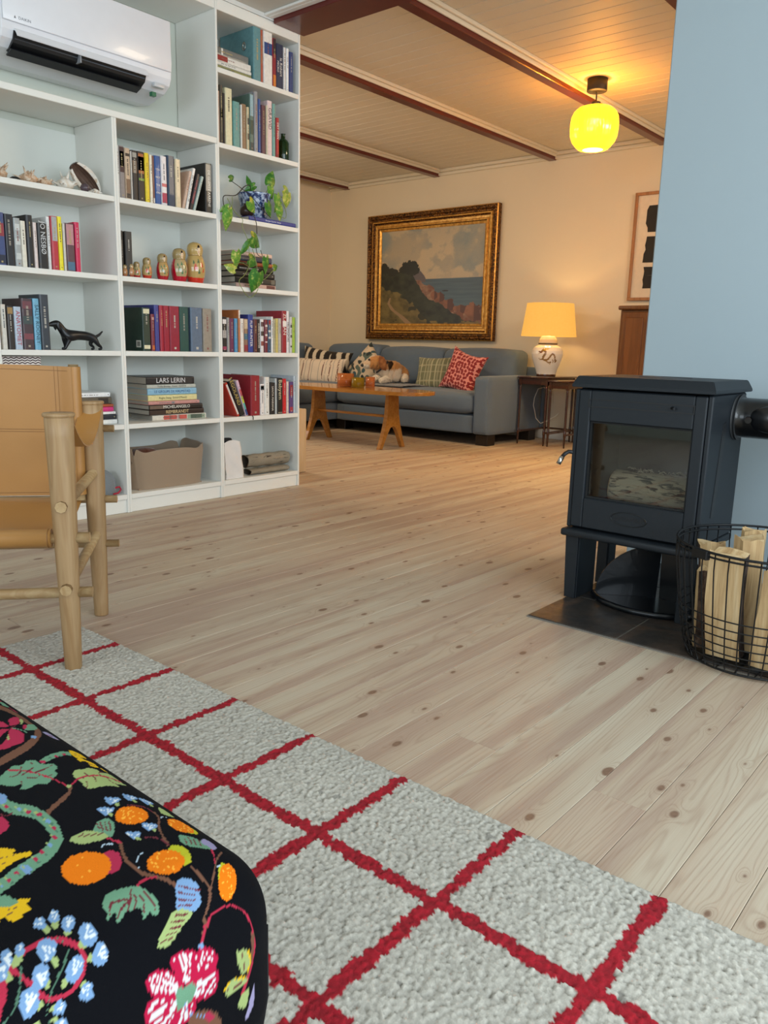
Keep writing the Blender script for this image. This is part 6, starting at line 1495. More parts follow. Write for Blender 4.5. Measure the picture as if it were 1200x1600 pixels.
def glassware_and_plant():
    g = NT('dark_green_glass'); g.set(Base_Color=lin('2f5a2c'), Roughness=.06, Transmission_Weight=.75, IOR=1.45)
    mb = MB(); mb.lathe([(0, 0), (.026, 0), (.029, .006), (.029, .085), (.022, .098), (.011, .106), (.010, .125), (.013, .128), (.009, .128), (.008, .108), (.02, .094), (.026, .083), (.026, .008), (0, .006)], seg=28)
    tag(mb.build('glass_bottle', g.m, None, (2.846, YF+.055, SZ[2]+.0004)), 'small dark green glass bottle next to the short red book', 'bottle')
    # plant pot
    p = NT('blue_white_glaze'); o = p.coord(); v = p.vor(p.scalev(o, (1, 1, .8)), 62, 'SMOOTH_F1').outputs['Distance']; w = p.noise(o, 52, 4, .6, 1.2)
    s = p.math('ADD', p.math('MULTIPLY', v, .5), w)
    p.set(Base_Color=p.ramp(s, [(.55, 'c3cfe0'), (.66, '8fa4c6'), (.76, '2d3f6e'), (.9, '1f2c55')]), Roughness=.15, Coat_Weight=.5)
    pot = thing('potted_plant', 'trailing pothos plant in a blue and white glazed pot', 'plant', (2.708, YF+.110, SZ[3]+.0211))
    mb = MB(); mb.lathe([(0, .004), (.052, .004), (.058, .010), (.063, .030), (.073, .075), (.082, .112), (.086, .118), (.084, .121), (.078, .119), (.070, .08), (.06, .03), (0, .02)], seg=40)
    mb.build('pot', p.m, pot)
    MB().lathe([(0, 0), (.060, 0), (.066, .0035), (.060, .0038), (0, .0038)], seg=32).build('saucer', mat('cfd3da', .2, coat=.4), pot)
    MB().lathe([(0, .100), (.060, .102), (.0735, .098), (.0735, .094), (0, .094)], seg=24, rfun=lambda a, z: 1+.02*math.sin(7*a)).build('soil', mat('2c221a', .95, 0, .3, 80, .8), pot)
    lf = []
    for i, (a, b, vv) in enumerate((('2f6a24', '3f7d2e', 'a9b95a'), ('4c8a30', '78a040', 'd0cf7a'), ('7f9a2f', 'b4b552', 'd9d68a'))):
        n = NT('pothos_leaf_%d' % i); o = n.coord(); f = n.noise(o, 55, 4, .6, .5)
        n.set(Base_Color=n.ramp(f, [(.4, a), (.56, b), (.66 if i else .74, vv)]), Roughness=.3, Subsurface_Weight=0); lf.append(n.m)
    stem = mat('7d8a4a', .5); bark = mat('2e2a1e', .6)
    Y = YF
    def W(x, z, y=0.0): return Vector((x-pot.location.x, Y+y-pot.location.y, z-pot.location.z))
    def leaf(x, z, y, L, ang, mi, tw=0, wid=.8, tilt=.25):
        """heart-shaped leaf; tip points along ang (degrees, 0 = right, 90 = up) in the shelf-front plane"""
        L *= 1.15; mb = MB(); n = 10; rows = []
        for j in range(n+1):
            t = j/n; w = wid*L*.5*(math.sin(PI*min(1, t*.96+.04)**.62))**.9*(1-.15*t)
            if j == n: w = .0004
            row = []
            for k in (-1, -.66, -.33, 0, .33, .66, 1):
                xx = t*L - (abs(k)**2)*(.16*L if t < .2 else .02*L)*(1-t)
                row.append(mb.bm.verts.new((xx, k*w, -abs(k)*w*.28*(1) - .12*L*t*t + .05*L*math.sin(t*3))))
            rows.append(row)
        for A, B in zip(rows, rows[1:]):
            for k in range(6):
                f = mb.bm.faces.new((A[k], A[k+1], B[k+1], B[k])); f.smooth = True
        a = math.radians(ang)
        Mx = Matrix(((math.cos(a), -math.sin(a), 0), (0, 0, -1), (math.sin(a), math.cos(a), 0))).to_4x4()
        mb.bm.transform(T(*W(x, z, y)) @ Matrix.Rotation(tw, 4, 'Z') @ Mx @ Matrix.Rotation(tilt, 4, 'Y') @ T(-L*.45, 0, 0))
        mb.build('leaf', lf[mi], pot)
    Ls = [(2.530, 1.497, .06, .062, 20, 0, .2, .45), (2.655, 1.508, .09, .045, 100, 0, 0, .7), (2.765, 1.533, .05, .078, 62, 0, -.2, .68), (2.655, 1.474, .08, .055, -150, 0, 0, .6),
          (2.748, 1.462, .03, .060, -60, 1, 0, .7), (2.780, 1.424, .02, .062, -65, 1, 0, .7), (2.785, 1.400, .03, .05, -110, 1, 0, .7), (2.848, 1.483, .03, .052, -10, 2, 0, .85), (2.843, 1.437, .02, .058, -80, 2, 0, .95),
          (2.592, 1.372, -.01, .066, -40, 1, 0, .8), (2.702, 1.372, -.005, .070, -55, 0, 0, .6), (2.768, 1.362, -.01, .058, -70, 1, 0, .8), (2.436, 1.293, -.02, .085, -85, 1, 0, .66), (2.424, 1.338, -.01, .05, -150, 1, 0, .6),
          (2.602, 1.214, -.02, .080, -25, 0, 0, .85), (2.533, 1.176, -.02, .062, -120, 0, 0, .5), (2.478, 1.123, -.03, .066, -75, 1, 0, .85), (2.437, 1.083, -.03, .050, 160, 2, 0, .8),
          (2.588, 1.123, -.02, .066, -15, 0, 0, .85), (2.666, 1.112, -.02, .074, -75, 0, 0, .55), (2.728, 1.110, -.02, .040, 20, 0, 0, .8), (2.592, 1.030, -.03, .088, -100, 0, 0, .95)]
    for L in Ls: leaf(L[0], L[1], L[2], L[3], L[4], L[5], L[6], L[7])
    def vine(pts, r=.0016, m=stem):
        mb = MB(); P = [W(*p) for p in pts]; out = []
        for i in range(len(P)-1):
            p0, p1, p2, p3 = P[max(0, i-1)], P[i], P[i+1], P[min(len(P)-1, i+2)]
            for k in range(5):
                t = k/5; out.append(.5*((2*p1)+(p2-p0)*t+(2*p0-5*p1+4*p2-p3)*t*t+(3*p1-p0-3*p2+p3)*t**3))
        out.append(P[-1]); mb.tube(out, r, 6); mb.build('vine', m, pot)
    vine([(2.66, 1.445, .09), (2.62, 1.474, .04), (2.56, 1.458, .01), (2.50, 1.41, 0), (2.43, 1.396, 0), (2.424, 1.345, -.01)], .0022, bark)
    vine([(2.515, 1.48, .05), (2.55, 1.45, .02), (2.60, 1.41, -.005), (2.65, 1.365, -.015), (2.70, 1.335, -.015)], .0018, bark)
    vine([(2.45, 1.39, 0), (2.475, 1.345, -.01), (2.50, 1.322, -.012), (2.522, 1.305, -.02), (2.52, 1.27, -.02), (2.55, 1.22, -.02), (2.56, 1.16, -.02), (2.55, 1.10, -.03), (2.52, 1.055, -.03), (2.49, 1.03, -.03), (2.50, 1.0, -.03), (2.55, .955, -.03), (2.60, .99, -.03), (2.60, 1.02, -.03)])
    vine([(2.59, 1.34, -.015), (2.605, 1.30, -.02), (2.608, 1.25, -.02)], .002, bark)
    vine([(2.58, 1.18, -.02), (2.60, 1.13, -.02), (2.61, 1.07, -.025), (2.64, 1.045, -.025), (2.68, 1.07, -.025), (2.72, 1.105, -.02)])
    vine([(2.72, 1.44, .05), (2.745, 1.49, .05), (2.755, 1.505, .05)]); vine([(2.69, 1.44, .07), (2.67, 1.47, .08), (2.655, 1.49, .09)])
    vine([(2.73, 1.44, .05), (2.77, 1.46, .03), (2.82, 1.45, .03), (2.845, 1.475, .03)]); vine([(2.80, 1.44, .03), (2.81, 1.39, .0), (2.79, 1.345, -.02), (2.74, 1.36, -.01)])
    vine([(2.478, 1.40, 0), (2.47, 1.36, -.01), (2.44, 1.31, -.02)], .0014); vine([(2.56, 1.09, -.03), (2.50, 1.11, -.03), (2.45, 1.085, -.03), (2.47, 1.06, -.03)], .0012)
    vine([(2.60, 1.20, -.02), (2.61, 1.16, -.02), (2.64, 1.15, -.02), (2.63, 1.18, -.02)], .0016, bark)
    # small round brown vase
    mb = MB(); mb.lathe([(0, 0), (.018, 0), (.030, .010), (.035, .026), (.031, .042), (.017, .052), (.014, .056), (.018, .060), (.012, .060), (.010, .052), (0, .045)], seg=30)
    tag(mb.build('vase', mat('34241e', .3, 0, .3, 30, 0, coat=.3), None, (2.617, YF+.062, SZ[3]+.0212)), 'small round dark brown vase left of the blue and white pot', 'vase')
glassware_and_plant()

def heat_pump():
    r = thing('heat_pump', 'white wall-mounted heat pump with its air flap open above the bookcase', 'heat pump', (1.475, 3.085, 1.775))
    w = mat('e2e3e8', .3, 0, .02, 20, name='white_plastic', coat=.15); L = .72
    # side profile in (y, z), extruded along x
    prof = [(0, .055), (-.003, .12), (0, .27), (.02, .285), (.2445, .285), (.2445, -.012), (.17, -.020), (.05, .005), (.012, .030)]
    MB().prism(prof, 'x', 0, L, 0, .006, 2).build('housing', w, r)
    MB().box(.006, L-.006, -.0105, -.0035, .082, .276, 0, .003, 2).build('front_cover', w, r)
    MB().box(.05, L-.13, -.0012, .03, .040, .062).build('air_slot', M_black, r)
    # curved opening underneath with black vanes
    mb = MB(); mb.prism([(.0, .056), (-.004, .050), (.010, .018), (.055, -.006), (.065, .000), (.03, .02)], 'x', .045, L-.125, 0); mb.build('outlet', mat('0e1013', .4), r)
    fl = MB(); fl.prism([(.004, .066), (-.012, .058), (-.024, .036), (-.021, .034), (-.008, .053), (.006, .062)], 'x', .048, L-.128, 0); fl.build('air_flap', w, r)
    fl = MB(); fl.prism([(.020, -.004), (.024, .000), (.062, -.013), (.058, -.018)], 'x', .042, L-.135, 0); fl.build('air_flap', mat('24272b', .4), r)
    for k in range(3):
        v = MB(); v.tube([(.05, .004+.018*k, .030-.010*k), (L-.13, .004+.018*k, .030-.010*k)], .0018, 6); v.build('vane', mat('50565e', .4), r)
    v = MB(); v.box(.295, .301, -.012, .03, .012, .045); v.build('vane_post', mat('8c8f94', .4), r)
    lg = MB(); text_into(lg, 'DAIKIN', .014, T(.085, -.0109, .098) @ Matrix.Rotation(PI/2, 4, 'X'), 0); lg.face([(.045, -.0109, .094), (.053, -.0109, .094), (.049, -.0109, .104)])
    lg.build('lettering', mat('6d7078', .5), r)
    b = MB(); b.box(L-.085, L-.035, -.0005, .02, .012, .03, 0, .003, 2); b.build('sensor', mat('c7cacd', .3), r)
    b = MB(); b.box(L-.078, L-.058, .03, .05, -.018, -.002); b.build('indicator', mat('1f6a4a', .3), r)
heat_pump()
# ---------------------------------------------------------------- far room
def rbox(mb, x0, x1, y0, y1, z0, z1, r, m=0, seg=4, puff=0.0, nseg=8, M=None):
    """soft upholstery block: rounded box with optional crowned faces"""
    c = Vector(((x0+x1)/2, (y0+y1)/2, (z0+z1)/2)); h = Vector((x1-x0, y1-y0, z1-z0))/2
    import itertools
    n = nseg; verts = {}
    def P(p):
        key = tuple(round(q, 5) for q in p)
        if key in verts: return verts[key]
        v = Vector((p[0]*h.x, p[1]*h.y, p[2]*h.z))
        i = Vector([max(-(h[k]-r), min(h[k]-r, v[k])) for k in range(3)]); d = v-i
        if d.length > 1e-9: v = i+d.normalized()*r
        for k in range(3):
            a, b = [q for q in range(3) if q != k]
            v[k] += math.copysign(1, p[k])*puff*(1-p[a]**2)*(1-p[b]**2)*(abs(p[k]) > .999)
        w = c+v; verts[key] = mb.bm.verts.new(M @ w if M else w); return verts[key]
    t = [math.sin(PI/2*(-1+2*k/n)) if False else -1+2*k/n for k in range(n+1)]
    # concentrate samples near the edges
    t = [math.copysign(abs(q)**.55, q) for q in t]
    for k in range(3):
        a, b = [q for q in range(3) if q != k]
        for sgn in (-1, 1):
            for i in range(n):
                for j in range(n):
                    q = []
                    for (u, v) in ((t[i], t[j]), (t[i+1], t[j]), (t[i+1], t[j+1]), (t[i], t[j+1])):
                        p = [0, 0, 0]; p[k] = sgn; p[a] = u; p[b] = v; q.append(P(p))
                    if (sgn > 0) == (k == 1): q = q[::-1]
                    try: f = mb.bm.faces.new(q); f.smooth = True; f.material_index = m
                    except ValueError: pass
    return mb

def sofa():
    m = fabric('slate_blue_upholstery', '46566a', '6f7f90', 500, .95, .15); leg = mat('17110e', .4)
    s = thing('corner_sofa', 'blue-grey L-shaped corner sofa along the far walls', 'sofa', (5.12, 3.27, 0))
    ox, oy = 5.12, 3.27
    def B(name, x0, x1, y0, y1, z0, z1, r, puff=0, lean=0, n=8):
        mb = MB(); rbox(mb, x0-ox, x1-ox, y0-oy, y1-oy, z0, z1, r, 0, 4, puff, n)
        return mb.build(name, m, s)
    B('base', 5.135, 5.95, 3.445, 4.90, .085, .235, .02)
    B('base', 4.30, 5.95, 4.905, 5.84, .085, .235, .02)
    B('arm', 5.13, 5.95, 3.302, 3.440, .085, .532, .022, .004)
    B('seat_cushion', 5.105, 5.72, 3.446, 4.895, .24, .400, .055, .012, 0, 10)
    B('seat_cushion', 4.29, 5.66, 4.905, 5.66, .24, .400, .05, .012, 0, 10)
    def back(y0, y1, x0=5.66, x1=5.90, z1=.73, rr=.055):
        mb = MB(); rbox(mb, x0-ox, x1-ox, y0-oy, y1-oy, .30, z1, rr, 0, 4, .018, 8)
        for v in mb.bm.verts: v.co.x += (v.co.z-.30)*.20
        return mb.build('back_cushion', m, s)
    back(3.45, 4.195); back(4.20, 4.93)
    back(4.935, 5.62, 5.66, 5.90, .745)
    def backl(x0, x1):
        mb = MB(); rbox(mb, x0-ox, x1-ox, 5.64-oy, 5.84-oy, .30, .745, .05, 0, 4, .015, 8)
        for v in mb.bm.verts: v.co.y += min(.05, (v.co.z-.30)*.12)-.02
        return mb.build('back_cushion', m, s)
    backl(4.95, 5.63); backl(4.30, 4.945)
    B('back_frame', 5.955, 6.035, 3.305, 5.86, .085, .60, .03)
    B('back_frame', 4.30, 5.95, 5.865, 5.898, .085, .60, .012)
    for x, y in ((5.17, 3.32), (5.80, 3.32), (5.20, 4.85), (4.40, 4.95), (4.40, 5.75), (5.82, 5.75)):
        MB().box(x-ox, x+.11-ox, y-oy, y+.11-oy, .0005, .0845, 0, .003).build('leg', leg, s)
    return s
sofa()

def cushion(name, label, cx, cy, cz, W, H, D, rotm, colfun, mt, n=34):
    """pillow in its own plane: u across, v up, thickness D"""
    mb = MB(); idx = {}
    for side in (1, -1):
        for j in range(n+1):
            for i in range(n+1):
                u, v = -1+2*i/n, -1+2*j/n; edge = i in (0, n) or j in (0, n)
                if edge and side == -1: idx[(side, i, j)] = idx[(1, i, j)]; continue
                pin = .10 if 'leopard' not in label else .19
                x = u*W/2*(1-pin*(1-v*v)*abs(u)); z = v*H/2*(1-pin*(1-u*u)*abs(v))
                t = ((1-u**4)*(1-v**4))**.62*D/2
                idx[(side, i, j)] = mb.bm.verts.new((x, -side*t*(1+.03*math.sin(u*7+v*5)), z))
        for j in range(n):
            for i in range(n):
                q = [idx[(side, i, j)], idx[(side, i+1, j)], idx[(side, i+1, j+1)], idx[(side, i, j+1)]]
                try: f = mb.bm.faces.new(q if side == 1 else q[::-1]); f.smooth = True
                except ValueError: pass
    me = mb.mesh(name, mt); v = verts_of(me)
    vcol(me, colfun(v[:, 0]/(W/2), v[:, 2]/(H/2), v[:, 1]))
    o = link(name, me, None, (cx, cy, cz)); o.matrix_world = T(cx, cy, cz) @ rotm; tag(o, label, 'cushion'); return o
def cols(mask_list, base, n):
    c = np.tile(np.array(lin(base)), (n, 1))
    for m_, k in mask_list: c[m_] = lin(k)
    return c
def cushions():
    mt = vcmat('printed_cushion_fabric', .9, .2, 900, .15)
    def zebra(u, v, y):
        w = u*5.2+1.5*vnoise(u*1.6+3, v*1.6, 3)*1.6+v*.7*np.sign(u-.2)*(1+np.abs(u))
        s = np.sin(w*3.2)
        return cols([(s > .12, 'c9bca8')], '1c1613', len(u))
    def stripe(u, v, y):
        w = (u+1)*5.0 % 1.25
        return cols([((w > .10) & (w < .17), '4a2a26'), ((w > .22) & (w < .27), '6a2c2a'), ((w > .68) & (w < .76), '8f8a84')], 'd8c8b6', len(u))
    def leafy(u, v, y):
        a = vnoise(u*3.4+2, v*3.4, 1); b = vnoise(u*4.2+9, v*4.2, 5); c_ = vnoise(u*3.7+20, v*4.4, 8)
        return cols([(a > .62, '2f4f5a'), (b > .66, '53625a'), (c_ > .74, '1f2c2e')], 'c9b7a0', len(u))
    def plaid(u, v, y):
        c = np.tile(np.array(lin('6d6f55')), (len(u), 1)); light = np.array(lin('a9a68a')); mid = np.array(lin('8b8a70'))
        a = ((u+1)*1.9 % 1); b = ((v+1)*1.1 % 1)
        c[(a > .36) & (a < .5)] = mid; c[(a > .66) & (a < .78)] = light; c[(a > .12) & (a < .2)] = light
        c[(b > .5) & (b < .58)] = c[(b > .5) & (b < .58)]*.4+light*.6
        c[(b > .1) & (b < .16)] = c[(b > .1) & (b < .16)]*.5+light*.5
        return c
    def leopard(u, v, y):
        gx, gy = u*6.6, v*6.6; ix, iy = np.floor(gx), np.floor(gy); best = np.full(len(u), 9.)
        for dx in (-1, 0, 1):
            for dy in (-1, 0, 1):
                cx = ix+dx+.5+.5*(hash2(ix+dx, iy+dy, 1)-.5); cy = iy+dy+.5+.5*(hash2(ix+dx, iy+dy, 2)-.5)
                best = np.minimum(best, np.hypot(gx-cx, gy-cy))
        rim = (best > .16) & (best < .42+.06*np.sin(np.arctan2(gy-iy, gx-ix)*6))
        return cols([(rim, '7c1018'), (best <= .16, 'a02c34')], 'dd8f86', len(u))
    def R(rz, rx=0, ry=0): return Matrix.Rotation(rz, 4, 'Z') @ Matrix.Rotation(rx, 4, 'X') @ Matrix.Rotation(ry, 4, 'Y')
    a = -PI/2   # face towards -x
    cushion('cushion', 'black and cream zebra-striped cushion in the sofa corner, behind the pinstriped one', 5.47, 5.37, .540, .50, .33, .12, R(a+.45, -.30, .12), zebra, mt, 90)
    cushion('cushion', 'off-white cushion with thin dark red stripes at the left end of the sofa', 5.33, 5.33, .492, .60, .26, .12, R(a+.20, -.30), stripe, mt, 110)
    cushion('cushion', 'cream cushion with dark blue-green foliage behind the glass tealights', 5.50, 4.88, .535, .36, .36, .12, R(a-.1, -.32, .72), leafy, mt, 70)
    cushion('cushion', 'olive and cream checked cushion on the right half of the sofa', 5.52, 4.10, .520, .38, .30, .11, R(a+.12, -.32, -.04), plaid, mt, 64)
    cushion('cushion', 'bright red leopard-print cushion standing on its corner by the sofa arm', 5.46, 3.775, .545, .38, .37, .12, R(a-.05, -.28, .24), leopard, mt, 100)
    # grey throw on the seat
    mb = MB(); mb.grid(lambda u, v: (5.14+.40*v, 4.16+.52*u-.06*v, .4165+.006*math.sin(u*19+v*6)*(1-abs(2*v-1))+.002*math.sin(v*40)-.006*(v < .05)), 30, 16)
    g = mb.build('throw_blanket', fabric('grey_throw', '4e4f52', '7d7c7a', 300), None); 
    sol = g.modifiers.new('t', 'SOLIDIFY'); sol.thickness = .006; tag(g, 'thin dark grey throw spread on the sofa seat under the dog', 'blanket')
cushions()

def dog():
    V = [(.14, -.11, .098), (.085, -.07, .108), (.03, -.02, .112), (-.02, .03, .128), (-.04, .055, .155), (-.055, .085, .190), (-.065, .125, .184), (-.075, .170, .166), (-.082, .215, .153),
         (-.02, -.02, .06), (-.09, .02, .036), (-.15, .06, .030), (-.02, .07, .06), (-.08, .12, .036), (-.14, .16, .030),
         (.10, -.15, .07), (.03, -.16, .05), (-.03, -.14, .035), (.19, -.06, .06), (.17, .01, .04), (.12, .05, .030)]
    E_ = [(0, 1), (1, 2), (2, 3), (3, 4), (4, 5), (5, 6), (6, 7), (7, 8), (2, 9), (9, 10), (10, 11), (3, 12), (12, 13), (13, 14), (0, 15), (15, 16), (16, 17), (0, 18), (18, 19), (19, 20)]
    R = [.088, .094, .090, .076, .064, .070, .062, .040, .027, .045, .030, .027, .040, .028, .025, .055, .034, .024, .05, .034, .024]
    mt = vcmat('dog_coat', .85, .5, 400, .3, grain=.25)
    me = skin_mesh('dog', V, E_, R, 3, [mt], 2)
    for i, v in enumerate(me.vertices):
        p = v.co; q = .0035*math.sin(p.x*210+p.z*160)*math.sin(p.y*190+p.z*90); v.co = p+v.normal*q
    v = verts_of(me); n = len(v)
    tan = np.array(lin('a9713c')); tan2 = np.array(lin('c4935a')); white = np.array(lin('d9cfc0'))
    ns = fbm(v[:, 0]*14, v[:, 1]*14+v[:, 2]*11, 2)
    c = tan*(1-ns[:, None])+tan2*ns[:, None]
    chest = (v[:, 2] < .125+.04*(ns-.5)) & (v[:, 0] < .04); c[chest] = white
    muz = (v[:, 1] > .15+.02*(ns-.5)) & (v[:, 2] > .11) & (v[:, 0] < .02); c[muz] = white*.5+tan2*.5
    c[(v[:, 1] > .155) & (v[:, 2] < .165) & (v[:, 2] > .11) & (v[:, 0] < .02)] = white
    blaze = (np.abs(v[:, 0]+.062) < .015) & (v[:, 2] > .19) & (v[:, 1] > .11); c[blaze] = white
    vcol(me, c)
    zmin = v[:, 2].min()
    r = link('dog', me, None, (5.35, 4.50, .4215-zmin)); r.rotation_euler = (0, 0, .72)
    tag(r, 'scruffy tan and white dog lying on the sofa looking left, with a dark collar', 'dog')
    ear = vcmat('dog_ear', .9, .4, 300)
    for s, ang in ((-1, 0), (1, 0)):
        mb = MB()
        def P(u, w, s=s):
            x = -.055+s*(.068+.012*math.sin(PI*w)); y = .062-.022*(w)+(u-.5)*(.026+.040*math.sin(PI*min(1, w*.8+.1))); z = .236-.115*w+.01*(u-.5)
            return Vector((x+s*.006*math.cos(PI*(u-.5)), y-.01, z))
        mb.grid(lambda u, w: P(u, w), 8, 12); mb.grid(lambda u, w: P(u, w)-Vector((s*.007, 0, 0)), 8, 12, flip=True)
        e = mb.mesh('ear', ear); q = verts_of(e); vcol(e, np.array(lin('7d4a28'))*(1-.0)+0*q[:, :1]+np.clip(fbm(q[:, 1]*40, q[:, 2]*40, 3)[:, None]-.4, 0, 1)*np.array(lin('c4935a')))
        link('ear', e, r)
    blk = mat('120f0e', .2, 0, .05, 40, coat=.5)
    nz = MB(); nz.lathe([(0, -.015), (.014, -.010), (.019, 0), (.014, .010), (0, .015)], (-.0830, .2140, .158), 14); nz.build('nose', blk, r)
    for s in (-1, 1):
        e = MB(); e.lathe([(0, -.010), (.008, -.006), (.011, 0), (.008, .006), (0, .010)], (-.068+s*.047, .158, .207), 12); e.build('eye', blk, r)
    col = MB(); c0 = Vector((-.036, .046, .146)); d = Vector((-.10, .75, .75)).normalized(); a = d.cross(Vector((1, 0, 0))).normalized(); b = d.cross(a)
    col.tube([c0+(a*math.cos(t)+b*math.sin(t))*.066 for t in [2*PI*k/24 for k in range(24)]], .008, 6, closed=True); col.build('collar', mat('1d2230', .6), r)
    # rough coat: short tapering tufts standing off the skin
    rng = random.Random(2); fur = MB(); me.calc_loop_triangles() if hasattr(me, 'calc_loop_triangles') else None
    polys = list(me.polygons)
    fc = []
    for k in range(5200):
        p = rng.choice(polys); co = p.center; nn = p.normal
        if co.z < zmin+.02: continue
        t = nn.orthogonal().normalized(); w = .0015; L = rng.uniform(.008, .017); flow = (Vector((.3, -.5, -.8))+Vector([rng.uniform(-.6, .6) for _ in range(3)])).normalized()
        tip = co+nn*L*.55+flow*L*.7
        fur.bm.faces.new([fur.bm.verts.new(co-t*w), fur.bm.verts.new(co+t*w), fur.bm.verts.new(tip)])
        cc = c[p.vertices[0]]; j = rng.uniform(.8, 1.2); fc += [cc*j*.8, cc*j*.8, np.minimum(cc*j*1.15, 1)]
    fm = fur.mesh('fur', mt); vcol(fm, np.array(fc)); stuff(link('fur', fm, r))
dog()

def coffee_table():
    m = wood('honey_teak', 'a06a28', 'b47c36', 1, .6, .25, .5, '84551e')
    t = thing('coffee_table', 'honey-coloured wooden coffee table with splayed wishbone legs', 'table', (4.50, 4.11, 0))
    W, L = .245, .72
    pts = []
    n = 60
    for k in range(n):
        a = 2*PI*k/n; c, s = math.cos(a), math.sin(a)
        x = math.copysign(abs(c)**.72, c)*W; y = math.copysign(abs(s)**.55, s)*L
        pts.append((x*(1-.10*(abs(y)/L)**3), y))
    mb = MB()
    mb.prism(pts, 'z', .404, .430, 0, .007, 3)
    mb.build('tabletop', m, t)
    for s in (-1, 1):
        y = s*.38; mb = MB()
        # wishbone in the x-z plane: broad upper web parting into two feet
        out = [(-.058, .4035), (-.060, .34), (-.066, .25), (-.085, .17), (-.118, .07), (-.150, .0005), (-.112, .0005), (-.085, .06), (-.055, .125), (-.032, .158), (0, .170)]
        out = out+[(-x, z) for x, z in out[::-1][1:]]
        mb.prism(out, 'y', y-.016, y+.016, 0, .005, 2)
        mb.build('leg', m, t)
    MB().box(-.028, .028, -.3638, .3638, .225, .243, 0, .004, 2).build('stretcher', m, t)
    # tealight glasses
    def gl(col, name, rough=.05):
        g = NT(name); tr = g.n('ShaderNodeBsdfTransparent'); tr.inputs[0].default_value = (*[min(1, q*.45+.54) for q in lin(col)], 1); g.set(Base_Color=lin(col), Roughness=.15, Coat_Weight=.5)
        mx = g.n('ShaderNodeMixShader'); mx.inputs[0].default_value = .35; g.t.links.new(tr.outputs[0], mx.inputs[1]); g.t.links.new(g.b.outputs[0], mx.inputs[2]); g.t.links.new(mx.outputs[0], g.out.inputs[0]); return g.m
    def glass(label, x, y, r, h, c, w):
        g = thing('candle_glass', label, 'candle holder', (x, y, .4302), 0, 'glass candle holders on the coffee table')
        MB().lathe([(0, 0), (r*.92, 0), (r, .006), (r, h), (r-.004, h), (r-.004, .009), (0, .008)], seg=32).build('glass', gl(c, 'tinted_glass_'+c), g)
        MB().lathe([(0, .0085), (r-.006, .0085), (r-.006, h*w), (r*.5, h*w+.001), (0, h*w-.002)], seg=24).build('wax', mat({'d98a4c': 'c9a584', 'b09018': 'b5a85c', 'd8884e': 'd4ad88'}[c], .5), g)
        MB().tube([(0, 0, h*w-.003), (.001, 0, h*w+.010)], .0012, 6).build('wick', M_black, g)
    glass('largest amber glass candle holder, on the left of the coffee table', 4.47, 4.170, .064, .100, 'd98a4c', .55)
    glass('small mustard-yellow glass candle holder in front of the amber ones', 4.455, 4.030, .050, .075, 'b09018', .78)
    glass('small amber glass candle holder on the right of the three', 4.60, 4.035, .037, .078, 'd8884e', .5)
coffee_table()

